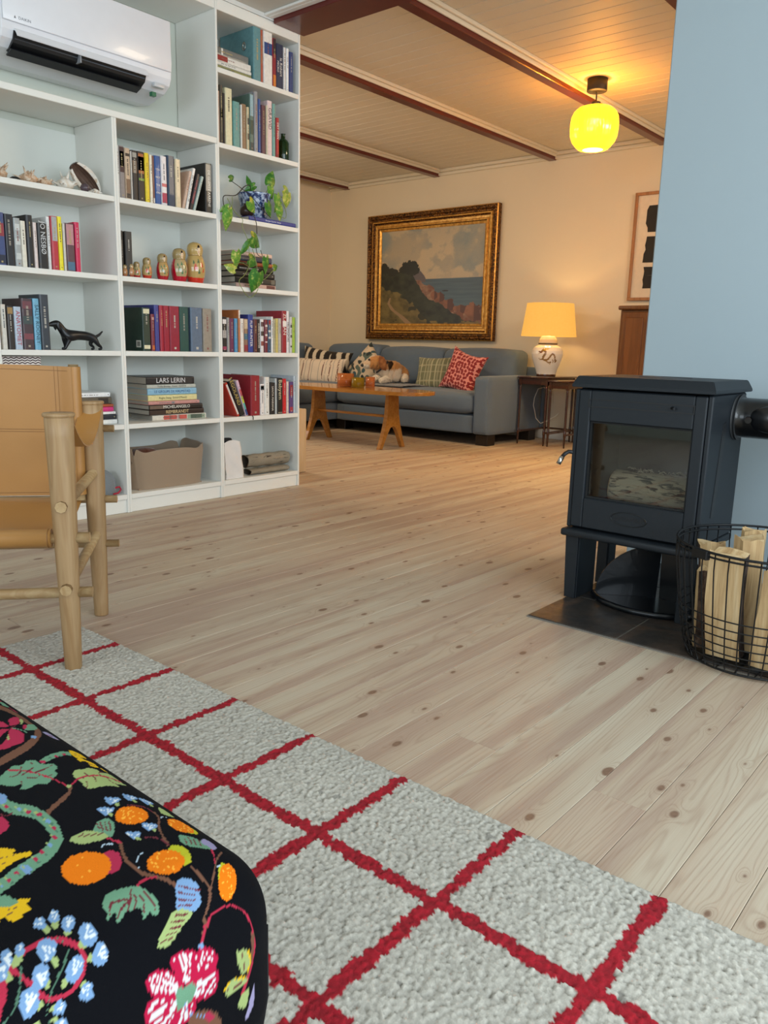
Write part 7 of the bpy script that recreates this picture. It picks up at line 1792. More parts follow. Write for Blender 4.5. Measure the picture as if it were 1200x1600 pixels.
def painting():
    y0, y1, z0, z1 = 3.872, 5.355, .805, 1.958; x = 6.074
    r = thing('framed_painting', 'large gilt-framed oil painting of a rocky coast above the sofa', 'painting', (x, (y0+y1)/2, z0))
    W, H = y1-y0, z1-z0; cy = (y0+y1)/2
    gold = NT('aged_gilt'); o = gold.coord(); f = gold.noise(o, 45, 3); gold.set(Base_Color=gold.ramp(f, [(.3, 'a87430'), (.55, 'cf9a48'), (.75, 'e0b468')]), Metallic=.55, Roughness=.33); gold.bump(f, .12, .002)
    dk = NT('dark_carved_gilt'); o = dk.coord(); f = dk.vor(o, 70).outputs['Distance']; dk.set(Base_Color=dk.ramp(f, [(.15, 'a87430'), (.4, '6a4218'), (.8, '2f1c0b')]), Metallic=.5, Roughness=.4); dk.bump(f, .8, .006)
    prof = [(0, .002, 1), (0, .050, 0), (.008, .058, 1), (.022, .064, 1), (.034, .058, 1), (.044, .040, 1), (.056, .040, 0), (.066, .056, 0), (.074, .056, 1), (.084, .036, 1), (.090, .034, 0), (.108, .030, 0), (.114, .036, 0), (.124, .036, 1), (.130, .022, 0), (.150, .014, 0), (.152, .004, 0)]
    sides = [('frame_rail', 'top'), ('frame_rail', 'bottom'), ('frame_stile', 'l'), ('frame_stile', 'r')]
    def corner(d): return [(-W/2+d, d), (W/2-d, d), (W/2-d, H-d), (-W/2+d, H-d)]
    for i, nm in enumerate(('frame_rail', 'frame_stile', 'frame_rail', 'frame_stile')):
        mb = MB(); rows = []
        for d, h, m in prof:
            a = corner(d)[i]; b = corner(d)[(i+1) % 4]; rows.append(((-h, a[0], a[1]), (-h, b[0], b[1]), m))
        V = [(mb.bm.verts.new(a), mb.bm.verts.new(b)) for a, b, _ in rows]
        for k in range(len(V)-1):
            f = mb.bm.faces.new((V[k][0], V[k][1], V[k+1][1], V[k+1][0])); f.material_index = rows[k][2]
        mb.build(nm, [gold.m, dk.m], r)
    n = 330; m_ = 250; cw, ch = W-.30, H-.30
    mb = MB(); mb.grid(lambda u, v: (-.008, cw/2-cw*u, .15+ch*v), n, m_)
    cm = vcmat('oil_paint', .42, .4, 120, grain=.12); me = mb.mesh('canvas', cm); q = verts_of(me)
    u = (cw/2-q[:, 1])/cw; v = (q[:, 2]-.15)/ch; N = len(u)
    L = lambda h: np.array(lin(h))
    fb0 = fbm
    def fbn(x, y, s=0, o=4): return np.clip((fb0(x, y, s, o)-.47)*2.3+.5, 0, 1)
    cl = fbn(u*6+2, v*5.6-u*2.5, 3, 6); sky = L('7f8886')[None]*(1-cl[:, None])+L('a89a84')[None]*cl[:, None]
    puff = np.clip((fbm(u*9, v*8+5, 9, 6)-.46)*9, 0, 1)*np.clip(1.2-np.abs(v-.68)*1.5, 0, 1); sky = sky*(1-puff[:, None]*.75)+L('c0ab8c')[None]*puff[:, None]*.75
    bl = np.clip((.25-u)*3, 0, 1)*np.clip((v-.75)*5, 0, 1)*(1-puff); sky = sky*(1-bl[:, None]*.6)+L('6f8690')[None]*bl[:, None]*.6
    hz = np.clip((.56-v)*7, 0, 1); sky = sky*(1-.5*hz[:, None])+L('b49f86')[None]*.5*hz[:, None]
    c = sky.copy()
    seav = .475; w = fbm(u*5, v*60, 4, 3); sea = L('3c4c5c')[None]*(1-w[:, None])+L('566a74')[None]*w[:, None]
    deep = np.clip((seav-v)*4, 0, 1); sea = sea*(1-.3*deep[:, None])+L('4a6470')[None]*.3*deep[:, None]
    s_ = v < seav; c[s_] = sea[s_]
    for (a, b, rx) in ((.655, .345, .03), (.63, .30, .022)): c[((u-a)/rx)**2+((v-b)/.008)**2 < 1] = L('2e2c30')
    # distant headland
    hd = (v < .475+.13*np.clip(1-np.abs(u-.36)/.1, 0, 1)**.7) & (v > .44) & (u < .46); c[hd] = L('5d5558')
    ns = fbn(u*18, v*18, 6, 5)
    # beach and pink rocks running to lower right
    coast = np.interp(u, [.30, .40, .5, .6, .7, .8, .88, 1.0], [.50, .46, .40, .30, .20, .16, .13, .20])+.05*(ns-.5)
    beach = (v < coast) & (v < seav); rk = L('9a7a62')[None]*(1-ns[:, None])+L('6d4638')[None]*ns[:, None]; c[beach] = rk[beach]
    bo = beach & (fbm(u*26, v*22, 11, 3) > .52) & (v < .36); c[bo] = L('7a4a36')*.9
    for (a, b, rx, rz) in ((.60, .27, .05, .07), (.68, .20, .06, .055), (.80, .16, .05, .045), (.93, .10, .07, .10), (.55, .30, .03, .04)):
        d = ((u-a)/rx)**2+((v-b)/rz)**2+(ns-.5)*1.4; k = d < 1; c[k] = (L('8a5a42')*(1-.4*ns[k, None])); kk = k & (u > a); c[kk] = L('54342a')
    # dark wooded slope
    slope = np.interp(u, [0, .08, .16, .24, .30, .36, .42, .5, .6, .72, .85, 1.0], [.56, .55, .56, .58, .57, .47, .36, .26, .22, .13, .04, .0])+.05*(fbm(u*30, v*30, 2, 3)-.5)
    k = v < slope; dkc = L('1e2119')[None]*(1-ns[:, None])+L('363a2a')[None]*ns[:, None]; c[k] = dkc[k]
    for (a, b, rx, rz) in ((.30, .60, .08, .07), (.25, .585, .055, .045), (.345, .57, .045, .05), (.33, .64, .04, .03), (.03, .60, .045, .06), (.12, .56, .05, .045)):
        d = ((u-a)/rx)**2+((v-b)/rz)**2+(fbm(u*45, v*45, 7, 3)-.5)*1.6; c[d < 1] = L('24261f')
    # sunlit grass path at lower left
    g = (v < np.interp(u, [0, .1, .2, .32, .42, .5], [.40, .36, .30, .22, .12, 0])+.06*(ns-.5)); gc = L('4f4626')[None]*(1-ns[:, None])+L('75653a')[None]*ns[:, None]; c[g] = gc[g]
    dk2 = g & (fbm(u*9, v*12, 14, 3) > .5) & (v < .2); c[dk2] = L('33301f')
    path = np.abs(u-np.interp(v, [0, .08, .15, .22, .28], [.30, .22, .13, .085, .1])) < np.interp(v, [0, .3], [.035, .006]); c[path & (v < .28)] = L('8f7556')
    vcol(me, np.clip(c*1.05, 0, 1)); link('canvas', me, r)
painting()

def far_right_things():
    # framed print
    r = thing('framed_print', 'tall framed print of a torn black shape on cream paper, partly behind the blue wall', 'picture', (6.073, 2.40, 1.133))
    fm = wood('light_frame', '8f5f38', 'a8744a', 2, .6, .5); W, H = .55, .788
    for z in (0, H-.022): MB().box(-.025, -.001, -W/2, W/2, z, z+.022, 0, .002).build('frame_rail', fm, r)
    for y in (-W/2, W/2-.022): MB().box(-.025, -.001, y, y+.022, .0222, H-.0222, 0, .002).build('frame_stile', fm, r)
    MB().box(-.010, -.006, -W/2+.022, W/2-.022, .022, H-.022).build('paper', mat('d6c8b4', .7), r)
    rng = random.Random(4); mb = MB()
    pts = []
    for k in range(20):
        z = .09+.60*k/19; pts.append((W/2-.105+rng.uniform(-.012, .012), z))
    pts2 = [(-W/2+.11+rng.uniform(-.012, .012), p[1]) for p in pts[::-1]]
    for (a, b) in ((0, 3), (3, 5), (6, 12), (13, 16), (16, 19)):
        seg = pts[a:b+1]; oth = [(p[0]-.33, p[1]+rng.uniform(-.01, .01)) for p in seg[::-1]]
        if len(seg) > 1: mb.prism(seg+oth, 'x', -.0125, -.0105)
    mb.build('black_shapes', mat('1b1817', .7, 0, .2, 40), r)
    # cabinet
    wd = wood('walnut_veneer', '543016', '66401f', 2, .7, .35, .3)
    r = thing('cabinet', 'tall reddish-brown wooden cabinet standing against the back wall, partly behind the blue wall', 'cabinet', (5.70, 2.10, 0))
    MB().box(.012, .355, 0, .462, .03, 1.045, 0, .004).build('carcass', wd, r)
    MB().box(-.012, .358, -.015, .477, 1.0455, 1.076, 0, .010, 3).build('top', wd, r)
    MB().box(0, .0115, .25, .44, .06, 1.030, 0, .004).build('door', wd, r); MB().box(0, .0115, .02, .246, .06, 1.030, 0, .004).build('door', wd, r)
    MB().box(-.004, -.0003, .28, .41, .10, .99, 0, .003).build('panel', wood('walnut_panel', '5a3516', '6e4420', 2, .5, .35, .3), r)
    for y in (.01, .41): MB().box(.02, .06, y, y+.04, .0005, .0295, 0, .003).build('foot', wd, r); MB().box(.30, .34, y, y+.04, .0005, .0295, 0, .003).build('foot', wd, r)
    # nest of side tables
    dw = wood('dark_mahogany', '2a1410', '3d1f18', 0, .8, .22, .6)
    def side(label, x0, x1, y0, y1, h):
        t = thing('side_table', label, 'side table', (x0, y0, 0), 0, 'nest of dark wooden side tables'); W, D = x1-x0, y1-y0
        MB().box(-.012, W+.012, -.008, D+.008, h-.014, h, 0, .004, 2).build('tabletop', dw, t)
        MB().box(.004, .016, .024, D-.024, h-.062, h-.0142, 0, .001).build('apron', dw, t); MB().box(W-.016, W-.004, .024, D-.024, h-.062, h-.0142, 0, .001).build('apron', dw, t)
        MB().box(.024, W-.024, .004, .016, h-.062, h-.0142, 0, .001).build('apron', dw, t); MB().box(.024, W-.024, D-.016, D-.004, h-.062, h-.0142, 0, .001).build('apron', dw, t)
        for lx in (.012, W-.012):
            for ly in (.012, D-.012):
                mb = MB(); mb.box(lx-.0115, lx+.0115, ly-.0115, ly+.0115, h-.070, h-.0143, 0, .001)
                pr = []; z = h-.070
                k = 0
                while z > .125: pr.append((.0078 if k % 2 else .0105, z)); z -= .0075; k += 1
                pr = [(0, h-.0695), (.009, h-.0695)]+pr[1:]+[(.010, .122), (.011, .118), (.011, .088), (.009, .083), (.0085, .05), (.0055, .0006), (0, .0005)]
                mb.lathe(pr[::-1], (lx, ly, 0), 10); mb.build('leg', dw, t)
        for ly in (.012, D-.012): MB().box(.024, W-.024, ly-.006, ly+.006, .094, .108, 0, .002).build('stretcher', dw, t)
        MB().box(W-.018, W-.006, .024, D-.024, .094, .108, 0, .002).build('stretcher', dw, t)
        return t
    side('taller dark side table with turned legs that carries the lamp', 5.535, 5.995, 3.030, 3.288, .537)
    side('lower dark side table with turned legs between the lamp table and the black stove', 5.535, 5.985, 2.850, 3.018, .515)
    # table lamp
    r = thing('table_lamp', 'lit table lamp with white ginger-jar base, dragon decoration and cream drum shade', 'lamp', (5.735, 3.160, .5375))
    cer = vcmat('painted_porcelain', .12, 0, 300, 0, .6, grain=.02)
    P = [(0, 0), (.072, 0), (.077, .004), (.078, .012), (.076, .02), (.085, .05), (.104, .10), (.119, .145), (.124, .175), (.121, .20), (.108, .225), (.085, .240), (.076, .244), (.075, .252), (.077, .256), (.076, .262), (.070, .285), (.055, .31), (.038, .322), (.03, .325), (0, .325)]
    pr = [P[0]]
    for a, b in zip(P[1:], P[2:]):
        k_ = max(1, int(abs(b[1]-a[1])/.0035))
        for k in range(k_): pr.append((a[0]+(b[0]-a[0])*k/k_, a[1]+(b[1]-a[1])*k/k_))
    pr.append(P[-1])
    mb = MB(); mb.lathe(pr, seg=120); me = mb.mesh('jar', cer); v = verts_of(me)
    ang = np.arctan2(v[:, 1], -v[:, 0]); s = (ang-math.atan2(-.875*1, 1.0)*.55)*.12*-1; z = v[:, 2]   # s grows to the right in view
    c = np.tile(np.array(lin('e4dcd2')), (len(v), 1))
    c[(z > .246) & (z < .258)] = lin('6a5a3c'); c[z < .02] = lin('4a2a18'); c[(z > .008) & (z < .012)] = lin('b09060')
    def strokes(pts, w0, w1, k):
        pts = np.array(pts, float)
        for i in range(len(pts)-1):
            a, b = pts[i], pts[i+1]; d = b-a; t = np.clip(((s-a[0])*d[0]+(z-a[1])*d[1])/(d@d), 0, 1)
            dist = np.hypot(s-a[0]-t*d[0], z-a[1]-t*d[1]); w = w0+(w1-w0)*(i+t)/(len(pts)-1); c[dist < w] = lin(k)
    for (k, e) in (('6a3a22', 0), ('8a6a34', -.0035)):
        strokes([(-.035, .190), (-.02, .205), (-.005, .198), (0, .180), (-.015, .155), (-.022, .135), (0, .125), (.022, .135), (.038, .160), (.052, .178), (.070, .165), (.080, .135), (.088, .115), (.098, .128)], .0085+e, .005+e*.6, k)
        strokes([(-.022, .135), (-.045, .130), (-.055, .140)], .005+e*.6, .003, k); strokes([(0, .125), (.025, .108), (.045, .112), (.038, .095)], .0065+e*.6, .003, k); strokes([(.06, .13), (.07, .118), (.064, .108)], .004, .002, k)
    strokes([(-.052, .192), (-.035, .188)], .006, .007, '6a3a22'); strokes([(-.04, .182), (-.055, .175), (-.058, .155)], .0018, .001, '5a3a2a')
    for a in range(6): strokes([(-.012, .203), (-.022+a*.010, .224-abs(a-2.5)*.003)], .003, .0015, 'c9a22a')
    vcol(me, c); link('jar', me, r)
    MB().lathe([(0, .325), (.012, .325), (.012, .345), (.018, .350), (.018, .385), (0, .388)], seg=18).build('lamp_holder', M_brass, r)
    sh = NT('lit_linen_shade'); o = sh.coord(); f = sh.noise(sh.scalev(o, (40, 40, 160)), 1, 3); g = sh.noise(sh.scalev(o, (160, 160, 12)), 1, 2)
    cc = sh.mix(sh.math('MULTIPLY', sh.math('ADD', f, g), .5), (1.0, .44, .05), (1.0, .55, .11))
    sh.set(Base_Color=lin('8a6e44'), Roughness=.9, Emission_Color=cc, Emission_Strength=.80)
    mb = MB(); mb.lathe([(.216, .312), (.182, .562)], seg=56); mb.lathe([(.180, .562), (.214, .312)], seg=56)
    mb.tube([(math.cos(t)*.215, math.sin(t)*.215, .312) for t in [2*PI*k/56 for k in range(56)]], .0016, 6, closed=True); mb.tube([(math.cos(t)*.181, math.sin(t)*.181, .562) for t in [2*PI*k/56 for k in range(56)]], .0016, 6, closed=True)
    mb.build('lamp_shade', sh.m, r)
    sp = MB()
    for k in range(3): a = 2*PI*k/3; sp.tube([(math.cos(a)*.014, math.sin(a)*.014, .385), (math.cos(a)*.180, math.sin(a)*.180, .552)], .0014, 5)
    sp.build('shade_carrier', M_brass, r)
    bu = NT('warm_bulb_glass'); bu.set(Base_Color=(1, .8, .5), Emission_Color=(1, .62, .25), Emission_Strength=9.0)
    MB().lathe([(0, .3885), (.014, .389), (.016, .40), (.030, .43), (.033, .45), (.025, .475), (0, .485)], seg=20).build('bulb', bu.m, r)
    pl = bpy.data.lights.new('lamp_bulb_light', 'POINT'); pl.energy = 11; pl.color = (1, .62, .22); pl.shadow_soft_size = .045
    po = bpy.data.objects.new('lamp_bulb_light', pl); COL.objects.link(po); po.parent = r; po.location = (0, 0, .435)
    cb = MB(); cb.tube([(6.062, 3.26, .30), (6.03, 3.262, .40), (5.90, 3.262, .44), (5.80, 3.258, .43), (5.755, 3.262, .36), (5.745, 3.262, .298), (5.77, 3.26, .25), (5.80, 3.262, .19), (5.86, 3.25, .145), (5.93, 3.235, .16), (6.02, 3.20, .20), (6.062, 3.2, .22)], .0028, 6)
    tag(cb.build('lamp_cord', mat('e2ddd2', .5), None), 'thin white lamp cord hanging down beside the side table', 'cord')
    # pendant
    r = thing('pendant_lamp', 'glowing yellow ribbed glass pendant lamp hanging from the board ceiling', 'lamp', (4.62, 2.335, 2.2995))
    MB().lathe([(0, -.001), (.058, -.001), (.058, -.066), (.056, -.068), (0, -.068)], seg=40).build('canopy', mat('0b0907', .6), r)
    MB().tube([(0, 0, -.069), (0, 0, -.1245)], .0045, 8).build('rod', M_black, r)
    MB().lathe([(0, -.125), (.026, -.125), (.027, -.128), (.027, -.1495), (0, -.1495)], seg=28).build('fitting', mat('17130f', .4), r)
    ye = NT('lit_yellow_glass'); ye.set(Base_Color=lin('e0c020'), Roughness=.12, Coat_Weight=.6, Emission_Color=(1.0, .80, .02), Emission_Strength=1.35)
    tb = ye.n('ShaderNodeBsdfTransparent'); tb.inputs[0].default_value = (.085, .05, .02, 1); ad = ye.n('ShaderNodeAddShader'); ye.t.links.new(ye.b.outputs[0], ad.inputs[0]); ye.t.links.new(tb.outputs[0], ad.inputs[1]); ye.t.links.new(ad.outputs[0], ye.out.inputs[0])
    R_ = .139; pr = [(.030, -.1935), (.075, -.196), (.108, -.203), (.133, -.220), (.146, -.243), (R_, -.272), (R_*1.0, -.302), (.146, -.336), (.133, -.362), (.110, -.383), (.085, -.395), (.060, -.398)]
    pr = [(r_*(.925 if .1 < r_ < .1389 or r_ > .1391 else 1), -.150+(z_+.1935)*1.16) for r_, z_ in pr]
    mb = MB(); mb.lathe(pr, seg=192, rfun=lambda a, z: 1+.006*math.sin(a*48)*math.exp(-((z+.26)/.07)**4)); mb.build('glass_shade', ye.m, r)
    op = NT('lit_opal_disc'); op.set(Base_Color=(1, .9, .6), Emission_Color=(1, .85, .35), Emission_Strength=2.4)
    tb = op.n('ShaderNodeBsdfTransparent'); tb.inputs[0].default_value = (.9, .8, .6, 1); ad = op.n('ShaderNodeAddShader'); op.t.links.new(op.b.outputs[0], ad.inputs[0]); op.t.links.new(tb.outputs[0], ad.inputs[1]); op.t.links.new(ad.outputs[0], op.out.inputs[0])
    MB().lathe([(.061, -.3862), (0, -.3862)], seg=32).build('opal_disc', op.m, r)
    pl = bpy.data.lights.new('pendant_light', 'POINT'); pl.energy = 112; pl.color = (1, .62, .22); pl.shadow_soft_size = .05
    po = bpy.data.objects.new('pendant_light', pl); COL.objects.link(po); po.parent = r; po.location = (0, 0, -.29)
far_right_things()
# ---------------------------------------------------------------- near room
def stove():
    iron = NT('matt_grey_iron_paint'); o = iron.coord(); f = iron.noise(o, 500, 2)
    iron.set(Base_Color=iron.mix(f, lin('161b20'), lin('1e242a')), Roughness=.5, Metallic=.1, Specular_IOR_Level=.35); iron.bump(f, .25, .001)
    I = iron.m; dark = mat('0e0f10', .7, 0, .2, 40)
    X, Y = 2.14, .69; D, W = .300, .385
    r = thing('wood_stove', 'dark grey cast-iron wood stove with a glass door on two plate legs', 'stove', (X, Y, 0))
    # body panels (hollow firebox)
    MB().box(.024, D, 0, .020, .226, .642, 0, .004).build('side_panel', I, r)
    MB().box(.024, D, W-.020, W, .226, .642, 0, .004).build('side_panel', I, r)
    MB().box(D-.020, D, .0203, W-.0203, .226, .642, 0, .002).build('back_panel', I, r)
    MB().box(.024, D-.0203, .0203, W-.0203, .226, .300, 0, .002).build('firebox_floor', dark, r)
    fb = MB()
    fb.box(D-.045, D-.0205, .0205, W-.0205, .3003, .62); fb.box(.03, D-.0455, .0205, .034, .3003, .62); fb.box(.03, D-.0455, W-.034, W-.0205, .3003, .62); fb.box(.03, D-.0455, .0345, W-.0345, .56, .62)
    brk = mat('191715', .95, 0, .25, 20, .4); fb.build('firebox_lining', brk, r)
    # narrow vent slot plate on the side
    MB().prism([(.092, .300), (.110, .300), (.118, .32), (.146, .545), (.136, .565), (.118, .560)], 'y', -.0015, .0005).build('side_vent', M_black, r)
    # front: frame with window opening
    def ring(mb, yo0, yo1, zo0, zo1, yi0, yi1, zi0, zi1, x0, x1, bev=.004):
        mb.box(x0, x1, yo0, yi0, zo0, zo1, 0, bev); mb.box(x0, x1, yi1, yo1, zo0, zo1, 0, bev)
        mb.box(x0, x1, yi0+.0002, yi1-.0002, zo0, zi0, 0, bev); mb.box(x0, x1, yi0+.0002, yi1-.0002, zi1, zo1, 0, bev)
    mb = MB(); ring(mb, .010, W-.010, .232, .638, .042, W-.046, .322, .548, .000, .0235, .003)
    d = mb.build('door', I, r)
    MB().box(.004, .0238, -.004, .0097, .228, .640, 0, .003).build('door_jamb', I, r); MB().box(.004, .0238, W-.0097, W+.004, .228, .640, 0, .003).build('door_jamb', I, r)
    gl = NT('stove_glass'); t = gl.t; tr = t.nodes.new('ShaderNodeBsdfTransparent'); tr.inputs[0].default_value = (.80, .80, .78, 1); g2 = t.nodes.new('ShaderNodeBsdfGlossy'); g2.inputs[0].default_value = (.8, .85, .9, 1); g2.inputs[1].default_value = .03
    mx = t.nodes.new('ShaderNodeMixShader'); mx.inputs[0].default_value = .07; t.links.new(tr.outputs[0], mx.inputs[1]); t.links.new(g2.outputs[0], mx.inputs[2]); t.links.new(mx.outputs[0], gl.out.inputs[0])
    MB().box(.0165, .0195, .0405, W-.0445, .3205, .5495).build('glass', gl.m, d)
    # soot edge gasket
    gk = MB(); ring(gk, .0422, W-.0462, .3222, .5478, .047, W-.051, .327, .543, .011, .0163, 0); gk.build('gasket', dark, d)
    # slot line above window with lever, oval badge
    mb = MB(); ring(mb, .040, W-.040, .589, .613, .0435, W-.0435, .5925, .6095, -.0012, .002, 0); mb.build('air_slot_rim', mat('0a0c0e', .5), d)
    lv = MB(); lv.tube([(-.002, .098, .603), (-.012, .098, .603), (-.016, .090, .602)], .004, 8); lv.build('air_lever', M_black, d)
    bg = MB(); n = 48; yc, zc = .195, .278
    bg.tube([(-.0005, yc+.053*math.cos(2*PI*k/n), zc+.0195*math.sin(2*PI*k/n)) for k in range(n)], .0014, 6, closed=True)
    text_into(bg, 'DOVRE', .021, T(-.0009, yc, zc) @ Matrix(((0, 0, -1, 0), (-1.35, 0, 0, 0), (0, 1, 0, 0), (0, 0, 0, 1))), 0)
    bg.build('badge', mat('101316', .35), d)
    # handle
    hb = MB(); hb.tube([(.010, W+.004, .452), (-.004, W+.010, .454), (-.014, W+.016, .448), (-.022, W+.021, .438)], .006, 10); ho = hb.build('door_handle', M_black, r)
    hb = MB(); hb.tube([(-.021, W+.0205, .439), (-.032, W+.026, .418)], .0072, 12); hb.build('grip', M_steel, ho)
    # top plate: chamfered slab
    mb = MB()
    a0, a1, b0, b1 = -.010, D+.010, -.012, W+.012
    lo = [(a0, b0), (a1, b0), (a1, b1), (a0, b1)]; i = .012
    V0 = [mb.bm.verts.new((x, y, .6445)) for x, y in lo]; V1 = [mb.bm.verts.new((x, y, .652)) for x, y in lo]
    up = [(a0+i, b0+i), (a1-i, b0+i), (a1-i, b1-i), (a0+i, b1-i)]; V2 = [mb.bm.verts.new((x, y, .677)) for x, y in up]
    for A, B in ((V0, V1), (V1, V2)):
        for k in range(4): mb.bm.faces.new((A[k], A[(k+1) % 4], B[(k+1) % 4], B[k]))
    mb.bm.faces.new(V0[::-1]); mb.bm.faces.new(V2)
    bmesh.ops.bevel(mb.bm, geom=mb.bm.edges[:], offset=.0018, segments=2, affect='EDGES')
    mb.build('top_plate', I, r)
    ov = MB(); ov.tube([(.17+.075*math.cos(t), W/2+.075*math.sin(t), .6772) for t in [2*PI*k/40 for k in range(40)]], .0012, 6, closed=True); ov.build('hotplate_ring', mat('20252a', .5), r)
    # ledge and legs
    MB().box(-.022, D+.004, -.004, W+.010, .203, .2255, 0, .007, 3).build('base_ledge', I, r)
    for s, y in ((1, W-.022), (-1, .022)):
        mb = MB()
        mb.prism([(y-.016 if s > 0 else y-.018, .0066), (y+.018 if s > 0 else y+.016, .0066), (y+.026 if s > 0 else y+.016, .2025), (y-.016, .2025)] if s > 0 else [(y-.018, .0066), (y+.016, .0066), (y+.016, .2025), (y-.026, .2025)], 'x', .006, .012, 0, .001)
        mb.box(.0122, .13, y-s*.016-.003, y-s*.016+.003, .0066, .2025, 0, .001)
        mb.build('leg', I, r)
        mb = MB(); mb.box(.22, .226, y-.016, y+.018, .0066, .2025, 0, .001); mb.box(.2262, .28, y-s*.016-.003, y-s*.016+.003, .0066, .2025, 0, .001); mb.build('leg', I, r)
    # round ash tray with two upright walls meeting behind
    t = thing('ash_shield', 'black quarter-round steel hearth bin standing under the stove', 'stove tool', (2.322, .846, .0062))
    G = mat('14181d', .28, .4, .1, 60, coat=.3)
    R_ = .192; a0, a1 = math.radians(122), math.radians(262); n = 40
    arc = [(R_*math.cos(a0+(a1-a0)*k/n), R_*math.sin(a0+(a1-a0)*k/n)) for k in range(n+1)]
    MB().prism([(0.0, 0.0)]+arc, 'z', 0, .006).build('base', G, t)
    mb = MB(); mb.tube([(x, y, .010) for x, y in arc], .0095, 8); mb.build('rim', G, t)
    for a in (a0, a1):
        dx, dy = math.cos(a), math.sin(a); m2 = Matrix(((dx, -dy, 0, 0), (dy, dx, 0, 0), (0, 0, 1, 0), (0, 0, 0, 1)))
        prof = [(.006, .0065)]+[(R_*math.sin(t_)*.98, .0065+.165*math.cos(t_)) for t_ in [PI/2*(1-k/16) for k in range(17)]]
        mb = MB(); mb.prism(prof, 'y', -.0025, .0025, M=m2); mb.build('wall', G, t)
    # logs in the firebox
    bk = NT('birch_log_bark'); o = bk.coord(); q = bk.scalev(o, (60, 12, 60)); f = bk.noise(q, 1.8, 4, .6, .8); g = bk.noise(o, 9, 3)
    bk.set(Base_Color=bk.mix(bk.ramp(f, [(.52, 0.), (.60, 1.)]), bk.mix(g, lin('b9ae94'), lin('867b66')), lin('3f372c')), Roughness=.8); bk.bump(f, .5, .004)
    end = mat('b3905f', .9, 0, .2, 90, .3)
    def log(label, c, L, R_, rz, seed):
        mb = MB(); ph = seed
        rf = lambda a, z: 1+.04*math.sin(2*a+ph)+.02*math.sin(5*a+z*30+ph)+.04*math.exp(-((z-.05)/.02)**2)
        pr = [(0, -L/2), (R_*.9, -L/2)]+[(R_, -L/2+.004+(L-.008)*k/24) for k in range(25)]+[(R_*.9, L/2), (0, L/2)]
        mb.lathe(pr, seg=36, rfun=rf)
        for f in mb.bm.faces:
            if abs(f.calc_center_median().z) > L/2-.0035: f.material_index = 1
        mb.bm.transform(Matrix.Rotation(rz, 4, 'Z') @ Matrix.Rotation(PI/2, 4, 'X'))
        o_ = mb.build('log', [bk.m, end], None, c); tag(o_, label, 'firewood'); return o_
    log('thick birch log lying behind the glass of the stove', (2.245, .855, .3525), .255, .050, .05, 0)
    log('smaller split birch log lying behind the front log in the stove', (2.345, .86, .3380), .24, .036, -.05, 2)
    kd = MB(); rng = random.Random(3)
    for k in range(34):
        y = rng.uniform(.76, .93); x = 2.245+rng.uniform(-.02, .02); z = .4035+rng.uniform(0, .007); a = rng.uniform(0, 3.1); l = rng.uniform(.008, .02)
        kd.tube([(x, y, z), (x+l*.5*math.cos(a), y+l*.5*math.sin(a), z+.005), (x+l*math.cos(a), y+l*math.sin(a), z+.001)], .0011, 4)
    o_ = stuff(kd.build('wood_shavings', mat('a39c88', .9))); tag(o_, 'curled wood shavings lying on top of the log in the stove', 'kindling')
    # flue pipe leaving the right side
    fl = thing('flue_pipe', 'black enamelled flue pipe running from the side of the stove along the blue wall', 'pipe', (2.372, .689, .574))
    E_ = mat('0b0c0e', .32, .1, .06, 30, coat=.35)
    mb = MB(); mb.tube([(0, -.001, 0), (0, -.035, 0), (0, -.45, 0), (.012, -.505, 0), (.045, -.545, 0), (.10, -.56, 0), (.3765, -.56, 0)], .056, 40, cap=True); mb.build('pipe', E_, fl)
    cb = MB(); cb.tube([(0, -.0005, 0), (0, -.010, 0)], .064, 40); cb.build('collar', mat('2a2c2e', .6), fl)
    el = MB(); el.lathe([(0, -.020), (.040, -.018), (.050, -.010), (.053, 0), (.050, .008)], seg=36, M=T(-.042, -.106, .002) @ Matrix.Rotation(PI/2, 4, 'Y') @ Matrix.Scale(.72, 4, (1, 0, 0)) @ Matrix.Scale(1.25, 4, (0, 1, 0)))
    el.tube([(-.040, -.106+.060*math.cos(t_), .002+.037*math.sin(t_)) for t_ in [2*PI*k/40 for k in range(40)]], .0025, 6, closed=True)
    el.build('cleaning_hatch', E_, fl)
    kn = MB(); kn.tube([(-.052, -.045, 0), (-.066, -.048, -.002)], .009, 12); kn.build('damper_knob', E_, fl)
    wc = MB(); wc.tube([(.366, -.56, 0), (.3768, -.56, 0)], .075, 32); wc.build('wall_collar', mat('2a2c2e', .6), fl)
stove()

